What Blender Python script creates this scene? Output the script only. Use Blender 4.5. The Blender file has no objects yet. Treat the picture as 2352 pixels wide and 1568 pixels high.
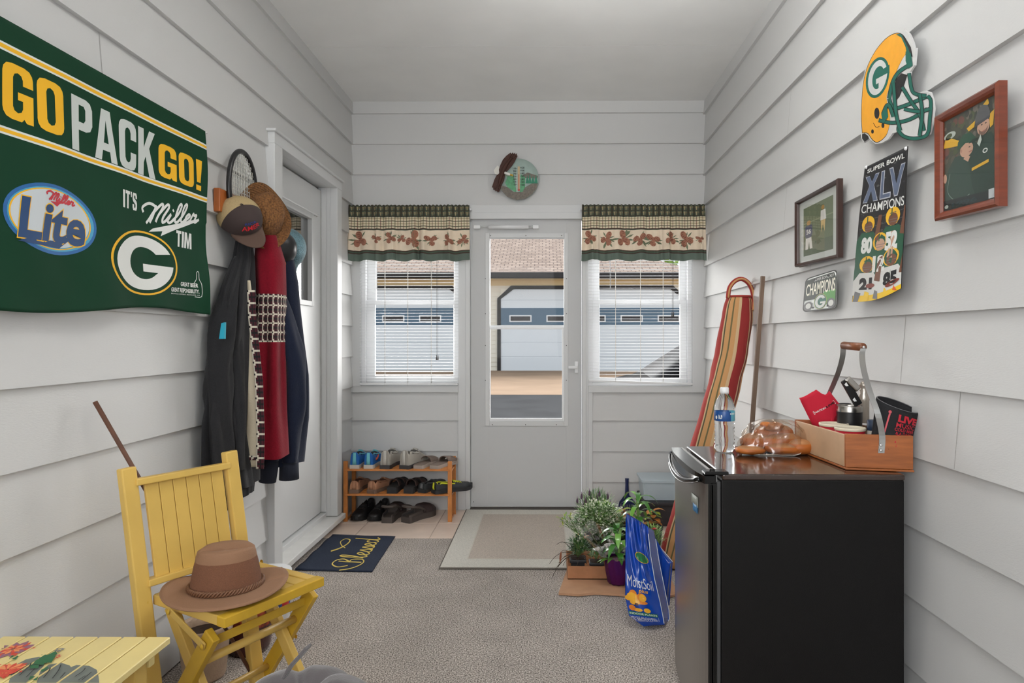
import bpy, bmesh, math, random
from mathutils import Vector, Matrix, noise
from mathutils.geometry import tessellate_polygon
random.seed(7)
SC = bpy.context.scene
COL = SC.collection
PI = math.pi
# ------------------------------------------------------------------ camera
FPX, CX, CY, CAMZ, YAW = 1500.0, 1238.3, 776.0, 1.17, 0.01047
cd = bpy.data.cameras.new('camera'); cam = bpy.data.objects.new('camera', cd); COL.objects.link(cam)
cam.location = (0, 0, CAMZ); cam.rotation_euler = (PI/2, 0, YAW)
cd.sensor_width = 36; cd.lens = 36*FPX/2352; cd.shift_x = (1176-CX)/2352; cd.shift_y = (CY-784)/2352
cd.clip_start = 0.02; cd.clip_end = 300
SC.camera = cam
FW = Vector((-math.sin(YAW), math.cos(YAW), 0)); RT = Vector((math.cos(YAW), math.sin(YAW), 0)); CO = Vector((0, 0, CAMZ))
def P(px, py, X=None, Y=None, Z=None):
    d = FW + RT*((px-CX)/FPX) + Vector((0, 0, 1))*((CY-py)/FPX)
    t = (X/d.x) if X is not None else (Y/d.y) if Y is not None else ((Z-CAMZ)/d.z)
    return CO + d*t
# ------------------------------------------------------------------ world, lights, exposure
w = bpy.data.worlds.new('sky'); SC.world = w; w.use_nodes = True
bg = w.node_tree.nodes['Background']
bg.inputs[0].default_value = (0.84, 0.92, 1.0, 1); bg.inputs[1].default_value = 1.15
def light(name, kind, loc, rot, energy, color=(1, 1, 1), **kw):
    l = bpy.data.lights.new(name, kind); l.energy = energy; l.color = color
    for k, v in kw.items(): setattr(l, k, v)
    o = bpy.data.objects.new(name, l); o.location = loc; o.rotation_euler = rot; COL.objects.link(o); return o
# bright hazy sky glow beyond the garage, shining low through the front windows from both sides
light('sky_glow_east', 'SUN', (10, 20, 20), (math.radians(-76), 0, math.radians(-42)), 11.0, (1, 0.985, 0.96), angle=math.radians(60))
light('sky_glow_west', 'SUN', (-10, 20, 20), (math.radians(-76), 0, math.radians(38)), 11.0, (1, 0.985, 0.96), angle=math.radians(60))
# added fill light behind the camera, and an added spot bounced off the ceiling
light('rear_fill_light', 'AREA', (-0.75, -1.35, 1.6), (math.radians(98), 0, math.radians(-24)), 70, (1, 1, 1), shape='RECTANGLE', size=2.0, size_y=1.5)
light('bounce_fill', 'SPOT', (0.28, 1.75, 2.36), (math.radians(150), 0, math.radians(0)), 165, (1, 1, 1), spot_size=math.radians(120), spot_blend=1.0, shadow_soft_size=.15)
SC.view_settings.view_transform = 'Standard'; SC.view_settings.look = 'None'
SC.view_settings.gamma = 1; SC.view_settings.use_curve_mapping = False; SC.view_settings.exposure = 0.0
# ------------------------------------------------------------------ materials
def lin(c):
    return tuple(((x/255)/12.92 if x/255 <= .04045 else ((x/255+.055)/1.055)**2.4) for x in c)
MATS = {}
def mat(name, col, rough=.6, metal=0, var=0, vs=8, bump=0, bs=60, emit=0, spec=.5, coat=0, alpha=None, stretch=None, sheen=0, detail=3):
    if name in MATS: return MATS[name]
    m = bpy.data.materials.new(name); m.use_nodes = True; nt = m.node_tree; b = nt.nodes['Principled BSDF']
    c = lin(col); b.inputs['Base Color'].default_value = (*c, 1)
    b.inputs['Roughness'].default_value = rough; b.inputs['Metallic'].default_value = metal
    b.inputs['Specular IOR Level'].default_value = spec
    if coat: b.inputs['Coat Weight'].default_value = coat; b.inputs['Coat Roughness'].default_value = .05
    if sheen: b.inputs['Sheen Weight'].default_value = sheen
    if emit: b.inputs['Emission Color'].default_value = (*c, 1); b.inputs['Emission Strength'].default_value = emit
    tc = None
    if var or bump:
        tc = nt.nodes.new('ShaderNodeTexCoord'); mp = nt.nodes.new('ShaderNodeMapping')
        nt.links.new(tc.outputs['Object'], mp.inputs[0])
        if stretch: mp.inputs['Scale'].default_value = stretch
    if var:
        n = nt.nodes.new('ShaderNodeTexNoise'); n.inputs['Scale'].default_value = vs; n.inputs['Detail'].default_value = detail
        nt.links.new(mp.outputs[0], n.inputs['Vector'])
        r = nt.nodes.new('ShaderNodeValToRGB'); r.color_ramp.elements[0].position = .3; r.color_ramp.elements[1].position = .7
        r.color_ramp.elements[0].color = (*[max(0, x*(1-var)) for x in c], 1); r.color_ramp.elements[1].color = (*[min(1, x*(1+var)) for x in c], 1)
        nt.links.new(n.outputs[0], r.inputs[0]); nt.links.new(r.outputs[0], b.inputs['Base Color'])
    if bump:
        n = nt.nodes.new('ShaderNodeTexNoise'); n.inputs['Scale'].default_value = bs; n.inputs['Detail'].default_value = 4
        nt.links.new(mp.outputs[0], n.inputs['Vector'])
        bp = nt.nodes.new('ShaderNodeBump'); bp.inputs['Strength'].default_value = bump; bp.inputs['Distance'].default_value = .004
        nt.links.new(n.outputs[0], bp.inputs['Height']); nt.links.new(bp.outputs[0], b.inputs['Normal'])
    MATS[name] = m; return m
def glassmat(name, tint=(1, 1, 1), gloss=.003, rough=.01):
    if name in MATS: return MATS[name]
    m = bpy.data.materials.new(name); m.use_nodes = True; nt = m.node_tree; nt.nodes.clear()
    o = nt.nodes.new('ShaderNodeOutputMaterial'); t = nt.nodes.new('ShaderNodeBsdfTransparent'); g = nt.nodes.new('ShaderNodeBsdfGlossy')
    lw = nt.nodes.new('ShaderNodeLayerWeight'); lw.inputs[0].default_value = .25
    ml = nt.nodes.new('ShaderNodeMath'); ml.operation = 'MULTIPLY_ADD'; ml.inputs[1].default_value = .25; ml.inputs[2].default_value = gloss
    t.inputs[0].default_value = (*tint, 1); g.inputs['Roughness'].default_value = rough
    mx = nt.nodes.new('ShaderNodeMixShader'); nt.links.new(lw.outputs['Facing'], ml.inputs[0]); nt.links.new(ml.outputs[0], mx.inputs[0])
    nt.links.new(t.outputs[0], mx.inputs[1]); nt.links.new(g.outputs[0], mx.inputs[2]); nt.links.new(mx.outputs[0], o.inputs[0])
    MATS[name] = m; return m
# ------------------------------------------------------------------ mesh builder
def catmull(pts, k=6):
    pts = [Vector(p) for p in pts]; out = []
    for i in range(len(pts)-1):
        p0 = pts[max(i-1, 0)]; p1 = pts[i]; p2 = pts[i+1]; p3 = pts[min(i+2, len(pts)-1)]
        for j in range(k):
            t = j/k
            out.append(.5*((2*p1)+(p2-p0)*t+(2*p0-5*p1+4*p2-p3)*t*t+(3*p1-p0-3*p2+p3)*t*t*t))
    out.append(pts[-1]); return out
def lerp(a, b, t): return a+(b-a)*t
def interp(tab, x):
    if x <= tab[0][0]: return tab[0][1:]
    for a, b in zip(tab, tab[1:]):
        if x <= b[0]:
            t = (x-a[0])/(b[0]-a[0]); return tuple(lerp(p, q, t) for p, q in zip(a[1:], b[1:]))
    return tab[-1][1:]
ROOTM = {}
class MB:
    def __init__(s): s.v = []; s.f = []; s.m = []; s.s = []; s.mats = []
    def mi(s, m):
        if m not in s.mats: s.mats.append(m)
        return s.mats.index(m)
    def add(s, vs, fs, m, smooth=False):
        o = len(s.v); s.v += [Vector(v) for v in vs]
        if not isinstance(m, list): k = s.mi(m); ms = [k]*len(fs)
        else: ms = [s.mi(x) for x in m]
        s.f += [tuple(i+o for i in f) for f in fs]; s.m += ms; s.s += [smooth]*len(fs); return s
    def bm(s, b, m, smooth=False, M=None):
        b.verts.index_update()
        vs = [(M @ v.co if M else v.co.copy()) for v in b.verts]
        s.add(vs, [[v.index for v in f.verts] for f in b.faces], m, smooth); b.free(); return s
    def box(s, a, c, m, bev=0, M=None, seg=2):
        a = Vector(a); c = Vector(c); b = bmesh.new(); bmesh.ops.create_cube(b, size=1)
        for v in b.verts: v.co = Vector([(a[i]+c[i])/2 + v.co[i]*abs(c[i]-a[i]) for i in range(3)])
        if bev: bmesh.ops.bevel(b, geom=b.edges[:], offset=bev, segments=seg, affect='EDGES', profile=.5)
        return s.bm(b, m, False, M)
    def bar(s, p, q, wd, ht, m, up=(0, 0, 1), bev=0):
        p = Vector(p); q = Vector(q); z = (q-p); L = z.length; z.normalize(); x = Vector(up).cross(z)
        if x.length < 1e-4: x = Vector((1, 0, 0))
        x.normalize(); y = z.cross(x)
        M = Matrix((x, y, z)).transposed().to_4x4(); M.translation = p
        return s.box((-wd/2, -ht/2, 0), (wd/2, ht/2, L), m, bev, M)
    def tube(s, pts, r, m, n=10, closed=False, sm=0, flat=1, up=None, caps=True, drape=0):
        pts = [Vector(p) for p in pts]
        if sm: pts = catmull(pts, sm)
        N = len(pts); vs = []; prev = None
        for i, p in enumerate(pts):
            a = pts[(i-1) % N] if closed else pts[max(i-1, 0)]; c = pts[(i+1) % N] if closed else pts[min(i+1, N-1)]
            t = (c-a); t = t.normalized() if t.length > 1e-9 else Vector((0, 0, 1))
            if prev is None:
                u = Vector(up) if up else (Vector((0, 0, 1)) if abs(t.z) < .9 else Vector((1, 0, 0)))
            else: u = prev
            x = (u-t*u.dot(t)); x = x.normalized() if x.length > 1e-6 else t.orthogonal().normalized()
            prev = x; y = t.cross(x)
            rr = r(i/(N-1)) if callable(r) else ((lambda q: lerp(r[int(q)], r[min(int(q)+1, len(r)-1)], q-int(q)))(i/(N-1)*(len(r)-1)) if isinstance(r, (list, tuple)) else r)
            for k in range(n):
                an = 2*PI*k/n; q_ = 1+drape*(math.sin(3*an+p.z*9)+.6*math.sin(5*an-p.z*14+1)+.5*math.sin(an*2+p.z*31)) if drape else 1; vs.append(p+x*math.cos(an)*rr*flat*q_+y*math.sin(an)*rr*q_)
        fs = []
        for i in range(N if closed else N-1):
            j = (i+1) % N
            for k in range(n): fs.append((i*n+k, i*n+(k+1) % n, j*n+(k+1) % n, j*n+k))
        if not closed and caps: fs.append(tuple(range(n-1, -1, -1))); fs.append(tuple(range((N-1)*n, N*n)))
        return s.add(vs, fs, m, True)
    def lathe(s, prof, c, m, n=32, M=None, sx=1, sy=1, wob=None, mf=None):
        vs = []; fs = []; ms = []
        for i, (r, z) in enumerate(prof):
            for k in range(n):
                a = 2*PI*k/n; rr = max(r, 1e-4)*(wob(a, i) if wob else 1)
                v = Vector((rr*math.cos(a)*sx, rr*math.sin(a)*sy, z)); v = (M @ v) if M else v
                vs.append(v+Vector(c))
        for i in range(len(prof)-1):
            for k in range(n):
                fs.append((i*n+k, i*n+(k+1) % n, (i+1)*n+(k+1) % n, (i+1)*n+k)); ms.append(mf(i, k) if mf else m)
        return s.add(vs, fs, ms, True)
    def sheet(s, fn, nu, nv, m, thick=0, smooth=True):
        vs = [Vector(fn(i/nu, j/nv)) for j in range(nv+1) for i in range(nu+1)]; W = nu+1
        mf = m if callable(m) else (lambda i, j: m)
        fs = []; ms = []
        for j in range(nv):
            for i in range(nu):
                fs.append((j*W+i, j*W+i+1, (j+1)*W+i+1, (j+1)*W+i)); ms.append(mf(i, j))
        if thick:
            nrm = []
            for j in range(nv+1):
                for i in range(nu+1):
                    a = vs[j*W+min(i+1, nu)]-vs[j*W+max(i-1, 0)]; b = vs[min(j+1, nv)*W+i]-vs[max(j-1, 0)*W+i]
                    nn = a.cross(b); nrm.append(nn.normalized() if nn.length > 1e-12 else Vector((0, 0, 1)))
            o = len(vs); vs += [vs[k]-nrm[k]*thick for k in range(o)]
            for j in range(nv):
                for i in range(nu):
                    fs.append(tuple(x+o for x in (j*W+i, (j+1)*W+i, (j+1)*W+i+1, j*W+i+1))); ms.append(mf(i, j))
            for i in range(nu):
                for j, fl in ((0, 0), (nv, 1)):
                    q = (j*W+i, j*W+i+1); fs.append((q[0], q[1], q[1]+o, q[0]+o) if fl else (q[1], q[0], q[0]+o, q[1]+o)); ms.append(mf(i, min(j, nv-1)))
            for j in range(nv):
                for i in (0, nu):
                    q = (j*W+i, (j+1)*W+i); fs.append((q[0], q[1], q[1]+o, q[0]+o)); ms.append(mf(min(i, nu-1), j))
        return s.add(vs, fs, ms, smooth)
    def tess(s, loops, mp, m, cut=None):
        """flat decal: loops of 2D points (outer + holes), mapped by mp(u,v)"""
        L3 = [[Vector((p[0], p[1], 0)) for p in lp] for lp in loops]
        tris = tessellate_polygon(L3); flat = [p for lp in L3 for p in lp]
        return s.flat2d(flat, [tuple(t) for t in tris], mp, m, cut)
    def flat2d(s, vs, fs, mp, m, cut=None):
        if cut:
            b = bmesh.new(); bv = [b.verts.new(v) for v in vs]
            for f in fs:
                try: b.faces.new([bv[i] for i in f])
                except ValueError: pass
            for ax in (0, 1):
                if not b.verts: break
                lo = min(v.co[ax] for v in b.verts); hi = max(v.co[ax] for v in b.verts)
                k = math.floor(lo/cut)+1
                while k*cut < hi:
                    no = Vector((1, 0, 0)) if ax == 0 else Vector((0, 1, 0))
                    bmesh.ops.bisect_plane(b, geom=b.verts[:]+b.edges[:]+b.faces[:], plane_co=no*(k*cut), plane_no=no, dist=1e-6); k += 1
            b.verts.index_update(); vs = [v.co.copy() for v in b.verts]; fs = [[v.index for v in f.verts] for f in b.faces]; b.free()
        return s.add([mp(v[0], v[1]) for v in vs], fs, m)
    def prism(s, pts, off, m, loops=None, msides=None):
        pts = [Vector(p) for p in pts]; off = Vector(off); n = len(pts)
        d = [0, 1, 2]; ax = max(d, key=lambda i: abs(off[i])); d.remove(ax)
        tr = tessellate_polygon([[Vector((p[d[0]], p[d[1]], 0)) for p in pts]])
        s.add(pts+[p+off for p in pts], [tuple(t) for t in tr]+[tuple(i+n for i in t) for t in tr], m)
        s.add(pts+[p+off for p in pts], [(i, (i+1) % n, (i+1) % n+n, i+n) for i in range(n)], msides or m); return s
    def text(s, body, u0, u1, v0, v1, mp, m, bold=0, cut=None, shear=0):
        vs, fs = textgeo(body, bold)
        if shear: vs = [Vector((v.x+shear*v.y, v.y, 0)) for v in vs]
        x0 = min(v.x for v in vs); x1 = max(v.x for v in vs); y0 = min(v.y for v in vs); y1 = max(v.y for v in vs)
        q = [Vector((lerp(u0, u1, (v.x-x0)/(x1-x0)), lerp(v0, v1, (v.y-y0)/(y1-y0)), 0)) for v in vs]
        return s.flat2d(q, fs, mp, m, cut)
    def block(s, body, u0, u1, v0, v1, mp, m, cut=None):
        x = 0; L = []
        for ch in body:
            w_, loops = BLOCK[ch]
            for lp_ in loops: L.append([[(x+a*w_, b) for a, b in q] for q in lp_])
            x += w_+.13
        x -= .13
        for lp_ in L: s.tess([[(lerp(u0, u1, a/x), lerp(v0, v1, b)) for a, b in q] for q in lp_], mp, m, cut)
        return s
    def stroke(s, pts, wd, mp, m, k=6, cut=None, closed=False):
        pp = [Vector((p[0], p[1], 0)) for p in pts]
        if closed: pp.append(pp[0])
        if k: pp = catmull(pp, k)
        vs = []; N = len(pp)
        for i, p in enumerate(pp):
            t = pp[min(i+1, N-1)]-pp[max(i-1, 0)]; t = t.normalized() if t.length > 1e-9 else Vector((1, 0, 0))
            n = Vector((-t.y, t.x, 0)); ww = wd(i/(N-1)) if callable(wd) else wd
            vs += [p+n*ww/2, p-n*ww/2]
        return s.flat2d(vs, [(2*i, 2*i+1, 2*i+3, 2*i+2) for i in range(N-1)], mp, m, cut)
    def ell(s, c, ru, rv, mp, m, n=32, cut=None, rot=0, hole=None):
        L = [[(c[0]+ru*math.cos(2*PI*k/n)*math.cos(rot)-rv*math.sin(2*PI*k/n)*math.sin(rot), c[1]+ru*math.cos(2*PI*k/n)*math.sin(rot)+rv*math.sin(2*PI*k/n)*math.cos(rot)) for k in range(n)]]
        if hole: L.append([(c[0]+ru*hole*math.cos(2*PI*k/n), c[1]+rv*hole*math.sin(2*PI*k/n)) for k in range(n)])
        return s.tess(L, mp, m, cut)
    def build(s, name, parent=None, origin=None, local=False):
        me = bpy.data.meshes.new(name)
        if parent is not None and not local:
            r = parent
            while r.parent: r = r.parent
            Mi = ROOTM[r.name].inverted(); V = [Mi @ v for v in s.v]
        elif origin is not None and not local: V = [v-Vector(origin) for v in s.v]
        else: V = s.v
        me.from_pydata([tuple(v) for v in V], [], s.f)
        for m in s.mats: me.materials.append(m)
        for p, k, sm in zip(me.polygons, s.m, s.s): p.material_index = k; p.use_smooth = sm
        me.update()
        o = bpy.data.objects.new(name, me); COL.objects.link(o)
        if parent is not None: o.parent = parent
        elif origin is not None: o.location = origin
        return o
TG = {}
_h = [(.34, .24), (.39, .17), (.5, .14), (.61, .17), (.66, .24)]
_o = [(1, .82), (.97, .9), (.88, .97), (.7, 1), (.3, 1), (.12, .97), (.03, .9), (0, .82), (0, .18), (.03, .1), (.12, .03), (.3, 0), (.7, 0), (.88, .03), (.97, .1), (1, .18)]
_it = [(.66, .76), (.61, .83), (.5, .86), (.39, .83), (.34, .76)]
BLOCK = {'O': (1, [[_o, (_h+_it)[::-1]]]), 'C': (1, [[[(1, .63)]+_o+[(1, .37), (.66, .37)]+_h[::-1]+_it[::-1]+[(.66, .63)]]]),
 'G': (1, [[[(1, .66)]+_o[:12]+[(.62, 0), (.7, .06), (.78, 0), (1, 0), (1, .52), (.5, .52), (.5, .38), (.66, .38)]+_h[::-1]+_it[::-1]+[(.66, .66)]]]),
 'P': (1, [[[(0, 0), (.34, 0), (.34, .40), (.7, .40), (.9, .44), (1, .55), (1, .85), (.9, .96), (.7, 1), (0, 1)], [(.34, .55), (.34, .86), (.58, .86), (.66, .80), (.66, .61), (.58, .55)]]]),
 'A': (1.12, [[[(0, 0), (.29, 0), (.34, .2), (.66, .2), (.71, 0), (1, 0), (.70, 1), (.30, 1)], [(.39, .35), (.5, .8), (.61, .35)]]]),
 'K': (1.12, [[[(0, 0), (.32, 0), (.32, .28), (.42, .42), (.66, 0), (1, 0), (.64, .62), (.97, 1), (.64, 1), (.32, .60), (.32, 1), (0, 1)]]]),
 '!': (.42, [[[(.05, 1), (.22, .26), (.78, .26), (.95, 1)]], [[(.1, 0), (.9, 0), (.9, .17), (.1, .17)]]]),
 'I': (.34, [[[(0, 0), (1, 0), (1, 1), (0, 1)]]]), 'T': (.8, [[[(.31, 0), (.69, 0), (.69, .82), (1, .82), (1, 1), (0, 1), (0, .82), (.31, .82)]]]), 'M': (1.3, [[[(0, 0), (.24, 0), (.24, .6), (.42, 0), (.58, 0), (.76, .6), (.76, 0), (1, 0), (1, 1), (.68, 1), (.5, .4), (.32, 1), (0, 1)]]]),
 "'": (.26, [[[(.0, 1), (.2, .7), (.8, .7), (1, 1)]]]),
 'S': (.9, [[[(1, .68), (1, .85), (.85, 1), (.15, 1), (0, .85), (0, .62), (.12, .5), (.66, .34), (.66, .2), (.55, .14), (.42, .14), (.34, .2), (.34, .34), (0, .34), (0, .16), (.15, 0), (.85, 0), (1, .16), (1, .42), (.88, .54), (.34, .70), (.34, .8), (.42, .86), (.58, .86), (.66, .8), (.66, .68)]]])}
def textgeo(body, bold):
    if (body, bold) in TG: return TG[(body, bold)]
    c = bpy.data.curves.new('t', 'FONT'); c.body = body; c.size = 1; c.offset = bold; c.fill_mode = 'BOTH' if hasattr(c, 'fill_mode') else 'FRONT'
    c.dimensions = '2D'; c.resolution_u = 4
    o = bpy.data.objects.new('t', c); COL.objects.link(o)
    me = bpy.data.meshes.new_from_object(o)
    vs = [Vector((v.co.x, v.co.y, 0)) for v in me.vertices]; fs = [tuple(p.vertices) for p in me.polygons]
    bpy.data.objects.remove(o); bpy.data.curves.remove(c); bpy.data.meshes.remove(me)
    TG[(body, bold)] = (vs, fs); return vs, fs
def tag(o, label, cat, group=None, kind=None):
    o['label'] = label; o['category'] = cat
    if group: o['group'] = group
    if kind: o['kind'] = kind
    return o
def thing(name, label, cat, loc=(0, 0, 0), rz=0, group=None):
    o = bpy.data.objects.new(name, None); COL.objects.link(o); o.empty_display_size = .05
    o.location = loc; o.rotation_euler = (0, 0, rz)
    ROOTM[o.name] = Matrix.Translation(Vector(loc)) @ Matrix.Rotation(rz, 4, 'Z')
    return tag(o, label, cat, group)
def struct(o, label=None, cat=None):
    o['kind'] = 'structure'
    if label: o['label'] = label
    if cat: o['category'] = cat
    return o
def dup(root, loc, rz, label, group=None, scale=None):
    r = root.copy(); COL.objects.link(r); r.location = loc; r.rotation_euler = (0, 0, rz); r['label'] = label
    if scale: r.scale = scale
    if group: r['group'] = group
    for ch in list(root.children):
        c = ch.copy(); COL.objects.link(c); c.parent = r
        for g in ch.children:
            d = g.copy(); COL.objects.link(d); d.parent = c
    return r
# ================================================================== THE SETTING
WL, WR, WB, ZC, WF = -1.315, 1.069, 4.443, 2.784, -1.45
paint = mat('white_wall_paint', (208, 208, 207), .55, bump=.12, bs=90, stretch=(1, 1, 6))
trimp = mat('white_trim_paint', (214, 215, 215), .4)
doorp = mat('grey_white_door_paint', (200, 201, 201), .5)
ceilp = mat('ceiling_paint', (238, 238, 236), .8, var=.03, vs=3)
vinyl = mat('white_vinyl', (238, 239, 240), .35)
darkgap = mat('dark_gap', (40, 38, 36), .9)
glass = glassmat('window_glass')
def siding(mb, axis, face, out, a0, a1, z0, z1, zs, step=.2075, rec=.017, back=.10, lipless=False):
    """clapboards: lap edges at zs+k*step; axis 'y' = wall running along Y at x=face; out=+1 solid lies toward +"""
    pr = [(z0, None)]
    k0 = math.floor((z0-zs)/step)-1; pts = []
    def off(z):
        f = (z-zs)/step-math.floor((z-zs)/step); return rec*f
    zz = [z0]; k = k0
    prof = [(z0+1e-5, off(z0+1e-5))]
    while zs+k*step < z1:
        e = zs+k*step
        if e > z0+1e-4 and e < z1-1e-4: prof.append((e-1e-5, rec)); prof.append((e, 0))
        k += 1
    prof.append((z1, off(z1-1e-5)))
    poly = prof+[(z1, back), (z0, back)]
    def pt(a, z, o): return (face+out*o, a, z) if axis == 'y' else (a, face+out*o, z)
    n = len(poly)
    vs = [pt(a0, z, o) for z, o in poly]+[pt(a1, z, o) for z, o in poly]
    fs = [(i, (i+1) % n, (i+1) % n+n, i+n) for i in range(n)]
    tr = tessellate_polygon([[Vector((z, o, 0)) for z, o in poly]])
    fs += [tuple(t) for t in tr]+[tuple(i+n for i in t) for t in tr]
    mb.add(vs, fs, paint)
def PX(px): return P(px, 800, Y=WB).x
def PZ(py, Y=WB): return CAMZ+(CY-py)/FPX*Y
XW1a, XW1b, XDa, XDb, XW2a, XW2b = PX(829), PX(1053), PX(1080), PX(1337), PX(1351), PX(1590)
XCa, XCb = PX(1070), PX(1346)
# walls
mb = MB()
siding(mb, 'x', WB, 1, WL-.1, WR+.1, 2.076, ZC+.1, 2.076, .2085)
siding(mb, 'x', WB, 1, WL-.1, PX(1052), 0, .80, .40, .2085)
siding(mb, 'x', WB, 1, PX(1360), WR+.1, 0, .80, .40, .2085)
struct(mb.build('wall_back'))
mb = MB()
siding(mb, 'y', WR, 1, WF, WB+.1, 0, ZC+.05, 1.032-.2075*6)
seam = mat('seam_grey', (170, 168, 165), .8)
for yy, k in ((1.72, -1), (2.65, 2), (2.15, 4), (2.9, 5), (1.98, 0), (2.95, 3)):
    z0 = 1.032+k*.2075; mb.add([(WR-.0005+.0003, yy, z0+.003), (WR-.0002, yy+.0022, z0+.003), (WR+.0165, yy+.0022, z0+.2065), (WR+.0163, yy, z0+.2065)], [(0, 1, 2, 3)], seam)
struct(mb.build('wall_right'))
mb = MB()
YDa, YDb, ZDh = 3.18, 4.02, 2.096
siding(mb, 'y', WL, -1, WF, 3.10, 0, ZC+.05, 1.045-.207*6, .207)
siding(mb, 'y', WL, -1, 3.10, 4.10, 2.14, ZC+.05, 1.045-.207*6, .207)
siding(mb, 'y', WL, -1, 4.10, WB+.1, 0, ZC+.05, 1.045-.207*6, .207)
mb.add([(WL+.0003, 1.93, 1.88), (WL+.0003, 1.9325, 1.88), (WL-.016, 1.9325, 2.08), (WL-.016, 1.93, 2.08)], [(0, 1, 2, 3)], seam)
mb.box((WL-.13, 3.05, 0), (WL-.10, 4.15, 2.2), paint)
struct(mb.build('wall_left'))
mb = MB()
for a, c in (((WL-.1, WF-.1, 0), (-1.17, WF, ZC)), ((.87, WF-.1, 0), (WR+.1, WF, ZC)), ((-1.17, WF-.1, 0), (.87, WF, .78)), ((-1.17, WF-.1, 2.32), (.87, WF, ZC))):
    mb.box(a, c, paint)
struct(mb.build('wall_front'))
mb = MB(); mb.box((WL-.12, WF-.1, ZC), (WR+.12, 3.612, ZC+.06), ceilp); mb.box((WL-.12, 3.615, ZC), (WR+.12, WB+.1, ZC+.06), ceilp); mb.box((WL-.12, WF-.1, ZC+.05), (WR+.12, WB+.1, ZC+.08), ceilp)
struct(mb.build('ceiling'))
# carpet with speckle
cm = bpy.data.materials.new('speckled_carpet'); cm.use_nodes = True; nt = cm.node_tree; b = nt.nodes['Principled BSDF']
b.inputs['Roughness'].default_value = .95; b.inputs['Specular IOR Level'].default_value = .1
tc = nt.nodes.new('ShaderNodeTexCoord'); n1 = nt.nodes.new('ShaderNodeTexNoise'); n1.inputs['Scale'].default_value = 200; n1.inputs['Detail'].default_value = 2.5
r = nt.nodes.new('ShaderNodeValToRGB'); r.color_ramp.elements[0].position = .34; r.color_ramp.elements[0].color = (*lin((92, 85, 80)), 1)
r.color_ramp.elements[1].position = .68; r.color_ramp.elements[1].color = (*lin((246, 238, 229)), 1); e = r.color_ramp.elements.new(.5); e.color = (*lin((182, 172, 164)), 1)
n2 = nt.nodes.new('ShaderNodeTexNoise'); n2.inputs['Scale'].default_value = 5; mx = nt.nodes.new('ShaderNodeMixRGB'); mx.blend_type = 'MULTIPLY'; mx.inputs[0].default_value = .35
bp = nt.nodes.new('ShaderNodeBump'); bp.inputs['Strength'].default_value = .5; bp.inputs['Distance'].default_value = .004
nt.links.new(tc.outputs['Object'], n1.inputs['Vector']); nt.links.new(tc.outputs['Object'], n2.inputs['Vector'])
nt.links.new(n1.outputs[0], r.inputs[0]); nt.links.new(r.outputs[0], mx.inputs[1]); nt.links.new(n2.outputs[0], mx.inputs[2]); nt.links.new(mx.outputs[0], b.inputs['Base Color'])
nt.links.new(n1.outputs[0], bp.inputs['Height']); nt.links.new(bp.outputs[0], b.inputs['Normal'])
YT = 3.807
mb = MB(); mb.box((WL-.1, WF-.1, -.08), (WR+.1, YT, 0), cm); struct(mb.build('floor'))
tile = mat('beige_tile', (238, 218, 202), .35, var=.08, vs=6, detail=5); grout = mat('tile_grout', (196, 180, 166), .9)
mb = MB(); mb.box((WL-.1, YT, -.08), (WR+.1, WB+.1, -.004), grout)
xs = [-1.5, -1.133, -.683, -.233, .217, .667, 1.2]; ys = [YT, 4.12, 4.5]
for a, c in zip(xs, xs[1:]):
    for d, e_ in zip(ys, ys[1:]): mb.box((a+.0025, d+.0025, -.01), (c-.0025, e_-.0025, 0), tile, .0015, seg=1)
struct(mb.build('floor_tile'))
# trims on the back wall
def boxes(name, L, m, bev=.002):
    mb = MB()
    for a, c in L: mb.box(a, c, m, bev)
    return struct(mb.build(name))
TY = WB-.004
boxes('trim_1', [((WL-.05, TY, PZ(488)), (WR+.05, WB+.06, 2.076))], trimp)
boxes('trim_2', [((WL-.02, TY, .80), (XW1a, WB+.06, PZ(488)))], trimp)
boxes('trim_3', [((XW1b, TY, 0), (XCa, WB+.06, PZ(488)))], trimp)
boxes('trim_4', [((XCb, TY, 0), (XW2a, WB+.06, PZ(488)))], trimp)
boxes('trim_5', [((XW2b, TY, .80), (WR+.03, WB+.06, PZ(488)))], trimp)
boxes('trim_6', [((WL, TY-.006, .80), (XW1b, WB+.06, PZ(886)))], trimp)
boxes('trim_7', [((XW2a, TY-.006, .80), (WR, WB+.06, PZ(886)))], trimp)
boxes('trim_8', [((XCa, TY-.008, 0), (XDa, WB+.08, PZ(503))), ((XDb, TY-.008, 0), (XCb, WB+.08, PZ(503))), ((XCa, TY-.008, PZ(503)), (XCb, WB+.08, PZ(488)))], trimp)
boxes('trim_9', [((PX(1052), TY-.001, 0), (PX(1053.5), WB+.06, .80)), ((XW2a, TY-.001, 0), (PX(1361), WB+.06, .80))], trimp)
boxes('trim_10', [((XDa, WB-.03, 0), (XDb, WB+.12, .012))], mat('dark_threshold', (70, 62, 55), .6))
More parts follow.
